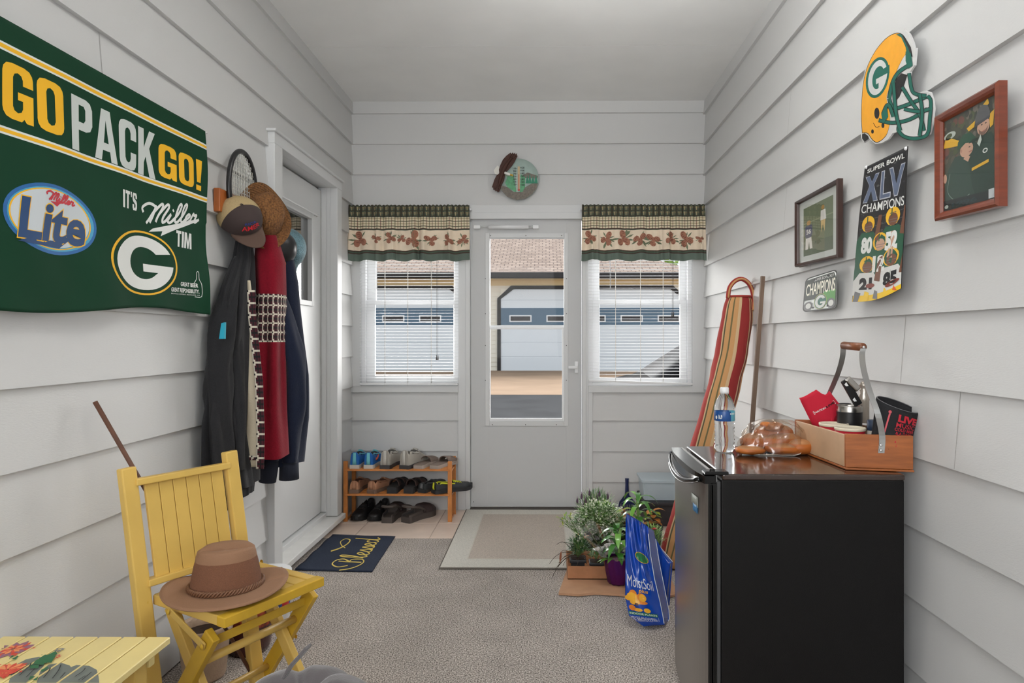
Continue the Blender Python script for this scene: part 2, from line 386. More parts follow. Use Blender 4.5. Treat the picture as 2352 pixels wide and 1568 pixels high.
# windows
def window(n, xa, xb, glx, glb, mr0, mr1):
    w_ = struct(bpy.data.objects.new('window_%d' % n, None)); COL.objects.link(w_); w_.location = ((xa+xb)/2, WB+.03, .83); ROOTM[w_.name] = Matrix.Translation(w_.location)
    zt, zb = PZ(488), PZ(886); y0, y1 = WB+.028, WB+.075
    g0, g1 = PX(glx[0]), PX(glx[1]); fw = .03
    f = MB()
    f.box((xa, y0-.02, zb), (xa+fw, y1+.02, zt), vinyl, .002); f.box((xb-fw, y0-.02, zb), (xb, y1+.02, zt), vinyl, .002)
    f.box((xa+.002, y0-.0188, zt-fw), (xb-.002, y1+.0188, zt-.0005), vinyl, .002); f.box((xa+.002, y0-.0188, zb+.0005), (xb-.002, y1+.0188, zb+.022), vinyl, .002)
    f.build('window_frame', w_)
    for (t, u, yy, nm) in ((PZ(mr0), zt-fw, y0+.025, 'upper_sash'), (zb+.022, PZ(mr1)+.035, y0, 'lower_sash')):
        s_ = MB(); bt = u if nm[0] == 'u' else u
        a, c = xa+fw, xb-fw; low = t; high = u
        s_.box((a, yy, low), (g0, yy+.022, high), vinyl, .003); s_.box((g1, yy, low), (c, yy+.022, high), vinyl, .003)
        if nm[0] == 'u':
            s_.box((g0-.004, yy+.001, low+.0008), (g1+.004, yy+.021, low+.03), vinyl, .002); s_.box((g0-.004, yy+.001, high-.04), (g1+.004, yy+.021, high-.0008), vinyl, .002); gz = (low+.03, high-.04)
        else:
            s_.box((g0-.004, yy+.001, low+.0008), (g1+.004, yy+.021, PZ(glb)), vinyl, .002); s_.box((g0-.004, yy+.001, high-.03), (g1+.004, yy+.021, high-.0008), vinyl, .002); gz = (PZ(glb), high-.03)
        so = s_.build(nm, w_); g = MB(); g.box((g0, yy+.009, gz[0]), (g1, yy+.012, gz[1]), glass); g.build('pane', so)
    return w_
window(1, XW1a, XW1b, (859, 1040), 863, 699, 700)
window(2, XW2a, XW2b, (1378, 1564), 868, 697, 700)
# storm door
d = struct(bpy.data.objects.new('door_1', None)); COL.objects.link(d); d.location = ((XDa+XDb)/2, WB+.03, .015); ROOTM[d.name] = Matrix.Translation(d.location)
y0, y1 = WB+.022, WB+.055; zt, zb = PZ(503), .018; ha, hb, ht, hl = PX(1120), PX(1300), PZ(541), PZ(972)
f = MB(); e2 = .003
f.box((XDa+e2, y0, zb), (ha, y1, zt), doorp, .002); f.box((hb, y0, zb), (XDb-e2, y1, zt), doorp, .002); f.box((ha-.001, y0+.0003, ht), (hb+.001, y1-.0003, zt-.0003), doorp); f.box((ha-.001, y0+.0003, zb+.0003), (hb+.001, y1-.0003, hl), doorp)
scr = mat('dark_screw', (70, 70, 70), .5)
for (sx, sy) in [(1126, 541), (1208, 541), (1290, 541), (1115, 640), (1115, 720), (1115, 793), (1115, 873), (1301, 640), (1301, 720), (1301, 793), (1301, 873), (1131, 975), (1207, 975), (1278, 975), (1087, 1152), (1326, 1155)]:
    c = P(sx, sy, Y=y0-.0075); f.lathe([(.003, 0), (.003, -.002), (0, -.002)], c, scr, 8, M=Matrix.Rotation(-PI/2, 4, 'X'))
f.build('door_panel', d)
f = MB(); a_, b_, t_, l_ = PX(1114), PX(1305), PZ(534), PZ(979)
for q in (((a_, l_), (ha+.012, t_)), ((hb-.012, l_), (b_, t_)), ((ha+.0125, ht-.012), (hb-.0125, t_)), ((ha+.0125, l_), (hb-.0125, hl+.012))):
    f.box((q[0][0], y0-.006, q[0][1]), (q[1][0], y0+.001, q[1][1]), trimp, .002)
f.build('window_surround', d)
def sash(nm, x0, x1, zb_, zt_, yy, wd=.014):
    f = MB()
    f.box((x0, yy, zb_), (x0+wd, yy+.014, zt_), vinyl, .002); f.box((x1-wd, yy, zb_), (x1, yy+.014, zt_), vinyl, .002)
    f.box((x0+.001, yy+.0008, zb_+.0005), (x1-.001, yy+.0132, zb_+wd*1.4), vinyl, .001); f.box((x0+.001, yy+.0008, zt_-wd), (x1-.001, yy+.0132, zt_-.0005), vinyl, .001)
    o = f.build(nm, d); g = MB(); g.box((x0+wd, yy+.006, zb_+wd*1.4), (x1-wd, yy+.008, zt_-wd), glass); g.build('pane', o)
sash('upper_sash', ha+.004, hb-.002, PZ(752), ht-.004, y0+.014, .012)
sash('lower_sash', ha+.004, hb-.012, hl+.012, PZ(751), y0-.001, .014)
f = MB(); f.box((ha+.002, y0+.002, hl-.002), (hb-.002, y0+.03, hl+.012), vinyl, .001); f.build('sill_strip', d)
f = MB(); chrome = mat('pale_metal', (215, 215, 215), .3, .6)
q0 = P(1122, 521, Y=y0-.03); q1 = P(1214, 521, Y=y0-.03); f.tube([q0, q1], .0135, vinyl, 16); f.tube([q0-Vector((.06, 0, 0)), q0], .004, chrome, 8); f.tube([q1, q1+Vector((.05, 0, 0))], .006, chrome, 8)
f.box(q1+Vector((.03, -.008, -.012)), q1+Vector((.07, .032, .012)), vinyl, .003); f.box(q0+Vector((-.10, -.008, -.012)), q0+Vector((-.055, .012, .012)), vinyl, .003)
f.build('door_closer', d)
f = MB(); q = P(1324, 843, Y=y0); f.box((q.x-.012, y0-.012, q.z-.04), (q.x+.012, y0, q.z+.04), vinyl, .004); f.bar((q.x+.005, y0-.03, q.z), (q.x-.055, y0-.035, q.z), .012, .02, vinyl, bev=.004); f.bar((q.x, y0, q.z), (q.x, y0-.035, q.z), .014, .014, vinyl, bev=.003)
f.build('door_handle', d)
# left door, casing and threshold
XC = WL+.028; XS = -1.386
mb = MB(); 
mb.box((WL-.02, 3.085, .07), (XC, YDa, ZDh), trimp, .003); mb.box((WL-.02, YDb, .07), (XC, 4.108, ZDh), trimp, .003)
mb.box((WL-.02, 3.085, ZDh), (XC, 4.108, 2.150), trimp, .002); mb.box((WL-.02, 3.07, 2.150), (XC+.012, 4.12, 2.163), trimp, .003)
mb.box((XS-.02, YDa-.02, .07), (WL-.0195, YDa, ZDh), trimp); mb.box((XS-.02, YDb, .07), (WL-.0195, YDb+.02, ZDh), trimp); mb.box((XS-.02, YDa-.02, ZDh), (WL-.0195, YDb+.02, ZDh+.02), trimp)
mb.box((XS+.001, YDb-.012, .1), (XS+.03, YDb-.001, ZDh-.001), trimp, .002); mb.box((WL-.03, YDb+.002, .07), (WL-.005, 4.09, ZDh+.03), trimp); mb.box((WL-.03, 3.10, ZDh+.002), (WL-.005, 4.09, ZDh+.04), trimp)
struct(mb.build('trim_11'))
mb = MB(); mb.box((XS-.03, 3.08, .035), (WL+.05, 4.115, .066), mat('white_threshold_paint', (226, 225, 222), .45, var=.04, vs=12), .004); mb.box((XS-.03, YDa, .06), (XS+.03, YDb, .092), trimp, .004)
mb.box((XS-.03, 3.12, 0), (WL+.0, 4.08, .036), darkgap)
struct(mb.build('trim_12'))
d2 = struct(bpy.data.objects.new('door_2', None)); COL.objects.link(d2); d2.location = (XS, 3.6, .10); ROOTM[d2.name] = Matrix.Translation(d2.location)
wy0, wy1 = 3.34, 3.855; wz0, wz1 = 1.357, 1.90
f = MB(); a, c = XS-.04, XS
f.box((a, YDa+.004, .10), (c, wy0, 2.075), trimp); f.box((a, wy1, .10), (c, YDb-.004, 2.075), trimp); f.box((a, wy0, .10), (c, wy1, wz0), trimp); f.box((a, wy0, wz1), (c, wy1, 2.075), trimp); f.build('door_panel', d2)
f = MB(); tw = .03
for q in ((wy0, wy0+tw, wz0, wz1), (wy1-tw, wy1, wz0, wz1), (wy0+tw+.0004, wy1-tw-.0004, wz0, wz0+tw), (wy0+tw+.0004, wy1-tw-.0004, wz1-tw, wz1)): f.box((c-.02, q[0], q[2]), (c+.012, q[1], q[3]), trimp, .003)
f.build('window_surround', d2)
f = MB(); f.box((c-.022, wy0+tw, wz0+tw), (c-.015, wy1-tw, wz1-tw), mat('dark_door_glass', (46, 48, 50), .02, spec=1.0, coat=1)); f.build('pane', d2)
rr = MB(); z = wz1-.003; rr.tube([(c+.03, wy0+.02, z), (c+.03, wy1+.012, z)], .0045, vinyl, 10); rr.tube([(c+.02, wy1+.012, z), (c+.034, wy1+.012, z)], .008, chrome, 10); rr.tube([(c, wy1+.010, z), (c+.03, wy1+.010, z)], .003, chrome, 6); rr.tube([(c, wy0+.022, z), (c+.03, wy0+.022, z)], .003, chrome, 6)
rr.build('curtain_rod', d2)
# ceiling lamp just above the top of the photo
cl = thing('ceiling_light', 'round white dome ceiling light', 'lamp', (-.10, 2.35, ZC))
f = MB(); f.lathe([(.0, 0), (.17, 0), (.17, -.02), (.155, -.025)], (-.1, 2.35, ZC), vinyl, 36); f.build('base', cl)
f = MB(); f.lathe([(.15, -.02), (.15, -.04), (.13, -.075), (.08, -.1), (.0, -.108)], (-.1, 2.35, ZC), mat('lit_dome', (255, 250, 240), .4, emit=10), 36); f.build('shade', cl)
# ================================================================== OUTSIDE
GZ, YG = -.10, 25.4
asph = mat('asphalt', (56, 57, 59), 1, spec=.05, var=.15, vs=1.5, detail=8); conc = mat('warm_concrete', (150, 128, 108), 1, spec=.05, var=.1, vs=.8, detail=8)
mb = MB(); mb.box((-40, WB+.12, GZ-.3), (40, 14.6, GZ), asph); struct(mb.build('ground_asphalt'), 'dark grey asphalt drive outside the door', 'driveway')
mb = MB(); mb.box((-40, 14.6, GZ-.3), (40, 60, GZ+.004), conc); struct(mb.build('ground_concrete'), 'tan concrete apron before the garage', 'driveway')
def PG(px, py): return P(px, py, Y=YG)
gr = thing('garage', 'long cream garage with brown shingle roof and white doors striped blue', 'building', (0, YG, GZ))
cream = mat('cream_vinyl_siding', (238, 231, 214), .6); blk = mat('dark_brown_trim', (38, 34, 33), .6)
gl, grr = -13.0, PG(1592, 800).x+.0
zEave = PG(1250, 628).z; zF = PG(1250, 642).z; zS = PG(1250, 657).z
mb = MB()
k = 0; zz = GZ
while zz < zF:
    mb.add([(gl, YG, zz), (grr, YG, zz), (grr, YG+.02, min(zz+.17, zF)), (gl, YG+.02, min(zz+.17, zF)), (gl, YG+.02, zz), (grr, YG+.02, zz)], [(0, 1, 2, 3), (0, 1, 5, 4)], cream); zz += .17
mb.add([(grr, YG, GZ), (grr, YG+9, GZ), (grr, YG+9, zF), (grr, YG, zF)], [(0, 1, 2, 3)], cream)
mb.box((gl, YG+.03, GZ), (grr-.01, YG+9, zF), cream)
mb.build('wall', gr)
# roof
rm = bpy.data.materials.new('brown_shingles'); rm.use_nodes = True; nt = rm.node_tree; b = nt.nodes['Principled BSDF']; b.inputs['Roughness'].default_value = .95
tc = nt.nodes.new('ShaderNodeTexCoord'); br = nt.nodes.new('ShaderNodeTexBrick'); mp_ = nt.nodes.new('ShaderNodeMapping')
sep = nt.nodes.new('ShaderNodeSeparateXYZ'); cb = nt.nodes.new('ShaderNodeCombineXYZ'); nt.links.new(tc.outputs['Object'], sep.inputs[0]); nt.links.new(sep.outputs[0], cb.inputs[0]); nt.links.new(sep.outputs[1], cb.inputs[1]); nt.links.new(cb.outputs[0], br.inputs['Vector'])
br.inputs['Scale'].default_value = 1.0; br.inputs['Brick Width'].default_value = .30; br.inputs['Row Height'].default_value = .22; br.inputs['Mortar Size'].default_value = .02; br.inputs['Bias'].default_value = 0
br.inputs['Color1'].default_value = (*lin((176, 155, 140)), 1); br.inputs['Color2'].default_value = (*lin((150, 130, 116)), 1); br.inputs['Mortar'].default_value = (*lin((112, 94, 86)), 1)
nt.links.new(br.outputs[0], b.inputs['Base Color'])
e0 = Vector((gl-.5, YG-.5, zEave-.05)); ex = grr+.5
sl = .42; rise = 5.5
mb = MB(); R = [(gl-.5, YG-.5, zEave-.05), (ex, YG-.5, zEave-.05), (ex-rise, YG-.5+rise, zEave-.05+rise*sl), (gl-.5, YG-.5+rise, zEave-.05+rise*sl), (ex, YG-.5+2*rise, zEave-.05), (gl-.5, YG-.5+2*rise, zEave-.05)]
mb.add(R, [(0, 1, 2, 3), (1, 4, 2), (3, 2, 4, 5)], rm); mb.add(R, [(0, 1, 4, 5)], cream); mb.build('roof', gr)
mb = MB(); mb.box((gl-.5, YG-.62, zF), (ex+.1, YG-.48, zEave), blk, .03); mb.build('gutter', gr)
mb = MB(); mb.box((gl-.5, YG-.49, zF-.02), (ex, YG+.02, zF), mat('tan_soffit', (226, 205, 160), .7)); mb.box((gl, YG-.03, zS+.02), (grr, YG+.03, zF), mat('tan_soffit', (0, 0, 0))); mb.build('soffit', gr)
gdw = mat('garage_door_white', (232, 238, 242), .5); gdb = mat('garage_door_blue', (92, 118, 138), .5); gwin = mat('dark_garage_window', (45, 38, 36), .2); 
def gdoor(xa, xb, wins):
    tw_ = .14; cut_ = .5; zt_ = zS
    o = MB(); o.box((xa, YG-.035, GZ), (xb, YG-.02, zt_-.12), gdw)
    o.box((xa, YG-.045, PG(1200, 746).z), (xb, YG-.034, PG(1200, 707).z), gdb)
    for i in range(1, 6): z_ = GZ+i*(zt_-GZ)/6; o.box((xa, YG-.038, z_), (xb, YG-.034, z_+.012), mat('panel_line', (190, 198, 204), .6))
    do = o.build('garage_door', gr)
    for px in wins:
        a = PG(px-25.5, 723.5); c = PG(px+25.5, 739.5); f = MB(); f.box((a.x, YG-.06, c.z), (c.x, YG-.044, a.z), vinyl, .005); f.box((a.x+.05, YG-.065, c.z+.05), (c.x-.05, YG-.059, a.z-.05), gwin); f.build('garage_window', do)
    t = MB()
    def pr(L): t.prism([(x, YG-.07, z) for x, z in L], (0, .08, 0), blk)
    pr([(xa-tw_, GZ), (xa, GZ), (xa, zt_-cut_), (xa+cut_, zt_-.12), (xb-cut_, zt_-.12), (xb, zt_-cut_), (xb, GZ), (xb+tw_, GZ), (xb+tw_, zt_-cut_+.02), (xb-cut_+.1, zt_+.02), (xa+cut_-.1, zt_+.02), (xa-tw_, zt_-cut_+.02)])
    t.build('door_trim', gr)
    for sx, s in ((xa, 1), (xb, -1)): c2 = MB(); c2.prism([(sx, YG-.05, zt_-.1), (sx, YG-.05, zt_-cut_), (sx+s*cut_, YG-.05, zt_-.1)], (0, .03, 0), cream); c2.build('corner_panel', gr)
gdoor(PG(1150.5, 700).x, PG(1569, 700).x, [1195.5, 1280.5, 1365.5, 1450.5, 1535.5])
gdoor(PG(640, 700).x, PG(1062, 700).x, [734, 819, 904, 988.5])
# tree crowns beyond the garage
def leafball(mb, c, r, n, m, size=.25):
    for i in range(n):
        th = random.uniform(0, 2*PI); ph = math.acos(random.uniform(-1, 1)); rr = r*random.uniform(.6, 1)
        p = Vector(c)+Vector((math.cos(th)*math.sin(ph), math.sin(th)*math.sin(ph), math.cos(ph)))*rr
        a = Vector((random.uniform(-1, 1), random.uniform(-1, 1), random.uniform(-1, 1))).normalized()*size; b_ = a.orthogonal().normalized()*size*.6
        mb.add([p-a, p-b_, p+a, p+b_], [(0, 1, 2, 3)], m)
grn = mat('tree_leaf_green', (120, 150, 50), .7, var=.4, vs=1)
for lab, (px, Yt, zt_, rr_) in {'leafy green tree rising behind the right end of the garage roof': (1560, 40, 4.2, 3.4)}.items():
    x = (px-1254)/1500*Yt; t = thing('tree', lab, 'tree', (x, Yt, GZ)); f = MB(); leafball(f, (x, Yt, zt_), rr_, 2200, grn, .22); f.build('foliage', t); f = MB(); f.tube([(x, Yt, GZ), (x, Yt, zt_)], .25, mat('bark', (80, 65, 50), .9)); f.build('trunk', t)
# parked black car, seen through the right window
cr = thing('car', 'black car parked on the drive, seen through the right window', 'car', (2.7, 8.0, GZ))
cb_ = mat('black_car_paint', (9, 9, 10), .6, spec=.03); cg = mat('car_glass', (18, 19, 20),   .3, spec=.05); tyre = mat('tyre', (20, 20, 20), .8)
def carsec(x):  # returns belt z and roof z
    return interp([(.45, .42, .42), (.55, .62, .62), (.75, .70, .70), (1.10, .78, .80), (1.95, .86, 1.36), (2.5, .88, 1.46), (3.6, .9, 1.42), (4.3, .9, 1.1), (4.7, .85, .88), (4.85, .5, .5)], x)
def carpt(u, v):
    x = lerp(.45, 4.85, u); belt, rf = carsec(x); an = v*PI
    hw = .86*(1-.12*abs(2*u-1)**4); prof = [(0, .18), (.12, .22), (.28, belt*.75), (.36, belt), (.46, rf-.03), (.5, rf), (.54, rf-.03), (.64, belt), (.72, belt*.75), (.88, .22), (1, .18)]
    z = interp(prof, v)[0]; wfac = interp([(0, .96), (.12, 1), (.28, 1), (.36, .97), (.45, .72), (.5, 0), (.55, -.72), (.64, -.97), (.72, -1), (.88, -1), (1, -.96)], v)[0]
    return (x, 8.0-wfac*hw, GZ+z)
def carm(i, j):
    u = (i+.5)/60; v = (j+.5)/44; x = lerp(.45, 4.85, u)
    if (.365 < v < .455 or .545 < v < .635) and 1.5 < x < 4.4: return cg
    if 1.15 < x < 1.95 and .40 < v < .60: return cg
    return cb_
f = MB(); f.sheet(carpt, 60, 44, carm); f.build('body', cr)
for x in (1.25, 3.95):
    for s in (-1, 1):
        f = MB(); f.lathe([(0, -.1), (.2, -.1), (.33, -.1), (.33, .1), (.2, .1), (0, .1)], (x, 8.0+s*.76, GZ+.33), tyre, 28, M=Matrix.Rotation(PI/2, 4, 'X')); f.build('wheel', cr)
# ================================================================== BLINDS AND VALANCES
slatm = mat('white_blind_slat', (236, 237, 238), .4)
cordm = mat('cord', (200, 196, 190), .7); dcord = mat('dark_cord', (60, 52, 46), .7)
def blind(xa, xb, zb, tilt, lab, cords, wand, pull):
    t = thing('venetian_blind', lab, 'blind', ((xa+xb)/2, WB-.02, zb), 0, 'white mini blinds in the two front windows')
    yc = WB-.022; zt = PZ(497)
    f = MB(); f.box((xa, yc-.018, zt-.028), (xb, yc+.018, zt), vinyl, .002); f.build('headrail', t)
    f = MB(); z = zb+.03
    while z < zt-.035:
        q = []
        for k in range(4):
            s = k/3-.5; q.append((yc+s*.025, z+.0011*(1-4*s*s)))
        sk = lambda x: tilt*(x-xa)/(xb-xa)*max(0, 1-(z-zb)/.06)
        vs = [(xa, y, zz+sk(xa)) for y, zz in q]+[(xb, y, zz+sk(xb)) for y, zz in q]
        vs += [(v[0], v[1], v[2]-.0007) for v in vs]
        f.add(vs, [(i, i+1, i+5, i+4) for i in range(3)]+[(i+8, i+12, i+13, i+9) for i in range(3)]+[(0, 4, 12, 8), (3, 11, 15, 7)], slatm)
        z += .0208
    f.build('slats', t)
    f = MB(); f.bar((xa, yc, zb+.008), (xb, yc, zb+.008+tilt), .026, .013, vinyl, bev=.002); f.build('bottom_rail', t)
    for cx in cords:
        f = MB()
        for o in (-.0125, .0125): f.tube([(cx, yc+o, zt-.02), (cx, yc+o, zb)], .0008, cordm, 5)
        f.tube([(cx, yc, zt-.02), (cx, yc, zb)], .0007, cordm, 5)
        f.build('ladder_cord', t)
    f = MB(); f.tube([(wand[0], yc-.03, zt-.03), (wand[0]+.004, yc-.03, wand[1])], .0035, glassmat('clear_wand', (.8, .82, .85), .2), 8); f.tube([(wand[0], yc-.022, zt-.02), (wand[0], yc-.03, zt-.03)], .003, chrome, 6); f.build('wand', t)
    f = MB(); 
    for o in (-.004, .005): f.tube([(pull[0]+o, yc-.028, zt-.02), (pull[0]+o*.8, yc-.028, pull[1]+.03)], .0009, dcord, 5)
    for o in (-.005, .005): f.lathe([(0, .034), (.002, .033), (.0045, .0), (0, 0)], (pull[0]+o, yc-.028, pull[1]), dcord, 8)
    f.build('pull_cord', t)
blind(PX(829), PX(1053), PZ(884), 0, 'white mini blind in the window left of the door, above the shoe rack', [PX(886), PX(938), PX(992)], (PX(869), PZ(665)), (PX(1007), PZ(826)))
blind(PX(1352), PX(1588), PZ(876), -.022, 'white mini blind with crooked bottom rail in the window right of the door', [PX(1413), PX(1470), PX(1522)], (PX(1399), PZ(664)), (PX(1542), PZ(728)))
vg = mat('valance_green', (74, 88, 74), .9); vgl = mat('valance_hem_green', (98, 112, 102), .85); vc = mat('valance_cream', (238, 220, 196), .9, var=.08, vs=14); vd = mat('valance_brown', (70, 44, 36), .9)
vk = mat('valance_dark', (62, 58, 46), .9); vt = mat('valance_tan', (176, 160, 122), .9); vm = mat('valance_mid', (112, 104, 80), .9); vl = mat('valance_light', (220, 208, 180), .9); vr = mat('valance_rust', (150, 104, 92), .9)
cone = mat('pinecone_print', (168, 116, 94), .9); coneD = mat('pinecone_dark_print', (126, 78, 64), .9); ndl = mat('needle_print', (112, 122, 96), .9); tanp = mat('tan_print', (222, 192, 158), .9)
def valance(pxa, pxb, lab, sprigs, seed, fan):
    rnd = random.Random(seed)
    zt, zb = PZ(470, 4.37), PZ(598, 4.37); YV = 4.375
    xa, xb = P(pxa, 600, Y=YV).x, P(pxb, 600, Y=YV).x
    t = thing('valance', lab, 'curtain', ((xa+xb)/2, YV, zb), 0, 'pinecone valances over the two front windows')
    folds = sorted(rnd.uniform(0, 1) for _ in range(9)); L = xb-xa
    ph = [rnd.uniform(0, 6) for _ in range(6)]
    def fold(u, v):
        a = math.sin(u*38+ph[0])*.35+math.sin(u*63+ph[1])*.3+math.sin(u*97+ph[2])*.25*max(0, 1-v*1.5)
        for f_ in folds: a += .9*math.exp(-((u-f_)/.016)**2)
        return a
    def fn(u, v):
        spread = (u-.5)*fan*v
        x = lerp(xa+fan*.4*(pxa > 1200), xb-fan*.4*(pxa < 1200), u)+spread*.6
        top = math.exp(-(v/.18)**2)
        y = YV-(.010+.020*v)*fold(u, v)*(.6+.4*v)-.004*math.sin(u*210+ph[3])*top
        z = lerp(zt, zb, v)+.004*math.sin(u*31+ph[4])*v*v*1.3+.003*math.sin(u*200)*(1 if v < .02 else 0)
        return (x, y, z)
    NU, NV = 210, 64
    def mf(i, j):
        v = (j+.5)/NV; u = i
        if v < .415:
            dark = v < .215
            a = (i % 10); b_ = (j % 6)
            if dark: return vk if (a in (0, 1, 2) or b_ in (0,)) else (vt if a == 5 and b_ > 1 else vm if (a == 7 or b_ in (2, 3)) else vg)
            if a in (0, 5) and b_ in (0, 3): return vg
            if a == 0 or b_ == 0: return vm
            if a == 5: return vr
            if b_ == 3: return vt
            return vl
        if v < .435: return vd
        if v < .45: return vg
        if v < .82: return vc
        if v < .835: return vd
        if v < .86: return vg
        if v < .875: return vd
        return vgl
    f = MB(); f.sheet(fn, NU, NV, mf, .0015)
    def mp(u, v):
        p = fn(u, v); return (p[0], p[1]-.0035, p[2])
    asp = L/(zt-zb)
    for (cx, cy, s, rot) in sprigs:
        u0 = (P(cx, 500, Y=YV-.02).x-xa)/L; v0 = (PZ(cy, YV)-zt)/(zb-zt)
        def m2(a, b_, u0=u0, v0=v0, s=s, rot=rot):
            c_, s_ = math.cos(rot), math.sin(rot); x_ = (a*c_-b_*s_)*s*1.3; y_ = (a*s_+b_*c_)*s*1.3
            return mp(u0+x_/asp, v0-y_)
        r2 = random.Random(cx)
        for k in range(9):
            an = r2.uniform(0, 2*PI); l_ = r2.uniform(.7, 1.1)
            f.tess([[(0, 0), (math.cos(an-.12)*l_*.7, math.sin(an-.12)*l_*.7), (math.cos(an)*l_, math.sin(an)*l_), (math.cos(an+.12)*l_*.7, math.sin(an+.12)*l_*.7)]], m2, ndl, .12)
        for (a, b_, q) in ((-.35, -.25, .34), (.3, -.3, .34), (0, .45, .38), (.05, -.05, .3)):
            def m3(x_, y_): p = m2(x_, y_); return (p[0], p[1]-.0006, p[2])
            f.ell((a, b_), q*.75, q, m3, cone, 12, .12)
            def m4(x_, y_): p = m2(x_, y_); return (p[0], p[1]-.0011, p[2])
            for kk in range(4): f.ell((a+r2.uniform(-.12, .12), b_+(kk-1.5)*q*.45), q*.4, q*.1, m4, coneD, 8)
    f.build('fabric', t)
    f = MB(); f.tube([(xa-.003, YV+.012, zt-.025), (xb+.003, YV+.012, zt-.025)], .006, vinyl, 8); f.tube([(xa, YV+.012, zt-.025), (xa, WB-.006, zt-.025)], .005, vinyl, 8); f.tube([(xb, YV+.012, zt-.025), (xb, WB-.006, zt-.025)], .005, vinyl, 8); f.build('curtain_rod', t)
valance(801, 1080, 'pinecone valance over the left window, its right edge hanging past the door casing', [(826, 550, .15, .2), (864, 548, .09, 1), (896, 547, .11, .5), (922, 548, .08, 2), (949, 550, .16, -.3), (990, 550, .12, 1.2), (1030, 552, .11, .4), (1064, 551, .11, 2)], 3, .012)
valance(1335, 1619, 'pinecone valance over the right window, beside the wall with the framed photos', [(1354, 546, .13, .4), (1394, 549, .13, -.4), (1432, 549, .15, .2), (1470, 550, .13, -.8), (1500, 550, .13, .9), (1541, 549, .12, 0), (1576, 550, .15, .5), (1607, 550, .07, 1)], 8, .012)
# ================================================================== EAGLE THERMOMETER
YE = WB-.02
th = thing('thermometer', 'round painted wall thermometer with a flying eagle, above the storm door', 'thermometer', (PX(1190), WB, PZ(460)))
def ME(dy):
    return lambda px, py: tuple(P(px, py, Y=YE-dy))
eg = mat('painted_green', (86, 156, 112), .5, var=.2, vs=60); es = mat('painted_sky', (172, 192, 184), .5, var=.06, vs=40); er = mat('painted_rock', (118, 110, 100), .6, var=.25, vs=90); ed = mat('painted_pine', (30, 128, 96), .5); ew = mat('feather_white', (230, 228, 220), .6); ebr = mat('feather_brown', (72, 42, 32), .7, var=.3, vs=120); ink = mat('black_ink', (24, 24, 26), .6); ey = mat('beak_yellow', (226, 178, 60), .5); red = mat('thermometer_red', (180, 60, 50), .4); pal = mat('pale_grey_paint', (200, 204, 198), .5)
f = MB(); c = P(1191, 412, Y=YE); R_ = 46.5/FPX*YE
f.lathe([(0, .016), (R_, .016), (R_, .002), (R_-.004, 0), (0, 0)], c, es, 48, M=Matrix.Rotation(PI/2, 4, 'X') @ Matrix.Translation((0, 0, -.0)))
f.build('disc', th)
f = MB(); L = ME(.0175)
f.tess([[(1147, 425), (1160, 428), (1166, 430), (1180, 441), (1200, 441), (1206, 430), (1222, 421), (1236, 420), (1232, 433), (1222, 446), (1206, 456), (1186, 459), (1166, 452), (1154, 440)]], L, er)
f.tess([[(1166, 404), (1176, 406), (1180, 400), (1186, 440), (1183, 441), (1166, 430), (1160, 420)]], L, eg); f.tess([[(1196, 400), (1206, 406), (1206, 430), (1200, 441), (1194, 441)]], L, eg)
f.tess([[(1160, 402), (1168, 397), (1180, 400), (1178, 404), (1166, 410)]], ME(.0172), mat('painted_hill', (150, 176, 150), .6)); f.tess([[(1200, 402), (1212, 396), (1224, 400), (1236, 404), (1234, 410), (1200, 408)]], ME(.0172), er)
for x, h_ in ((1211, 19), (1217, 23), (1224, 18), (1231, 21)): f.tess([[(x-4, 421), (x, 421-h_), (x+4, 421)]], ME(.0182), ed)
f.build('painted_scene', th)
f = MB(); L = ME(.0184)
f.tess([[(1189, 382), (1194, 382), (1194, 436), (1189, 436)]], L, mat('tube_bone', (196, 172, 132), .5)); f.tess([[(1191, 400), (1192.4, 400), (1192.4, 434), (1191, 434)]], ME(.019), red); f.ell((1191.7, 436), 2.6, 2.6, ME(.0192), red, 12)
for i in range(7):
    f.text(str(110-20*i), 1178.5, 1185, 386+i*6.1+3, 386+i*6.1-1.2, L, ink, .02); f.tess([[(1185.6, 386.4+i*6.1), (1188, 386.4+i*6.1), (1188, 387.2+i*6.1), (1185.6, 387.2+i*6.1)]], L, ink)
    f.text(str(120-20*i), 1198, 1204.5, 384+i*6.6+3, 384+i*6.6-1.2, L, ink, .02); f.tess([[(1195, 384.4+i*6.6), (1197.4, 384.4+i*6.6), (1197.4, 385.2+i*6.6), (1195, 385.2+i*6.6)]], L, ink)
f.build('scale', th)
f = MB()
wing = [(1147, 398), (1146, 390), (1149, 380), (1155, 367), (1163, 358), (1170, 353), (1173, 350.5), (1175, 354), (1178, 350), (1180, 354), (1183, 350.5), (1184, 355), (1188, 352), (1187, 357), (1189, 358), (1186, 364), (1182, 372), (1176, 381), (1168, 390), (1161, 397), (1160, 404), (1158, 414), (1153, 424), (1149, 433), (1147, 440), (1143, 442), (1141, 438), (1138, 439), (1137, 435), (1133, 436), (1133, 431), (1130, 430), (1132, 424), (1135, 414), (1140, 404)]
f.prism([P(x, y, Y=YE-.020) for x, y in wing], (0, -.006, 0), ebr)
f.tube([P(1145, 428, Y=YE-.026), P(1150, 408, Y=YE-.03), P(1154, 396, Y=YE-.034), P(1163, 378, Y=YE-.03), P(1176, 362, Y=YE-.026)], [.006, .012, .014, .012, .006], ebr, 10, sm=4, flat=1)
for a, b_ in (((1176, 366), (1187, 356)), ((1170, 372), (1182, 352)), ((1160, 380), (1176, 354)), ((1140, 430), (1136, 437)), ((1146, 430), (1144, 440)), ((1150, 425), (1149, 434))): f.tube([P(a[0], a[1], Y=YE-.027), P(b_[0], b_[1], Y=YE-.027)], .0022, ebr, 6)
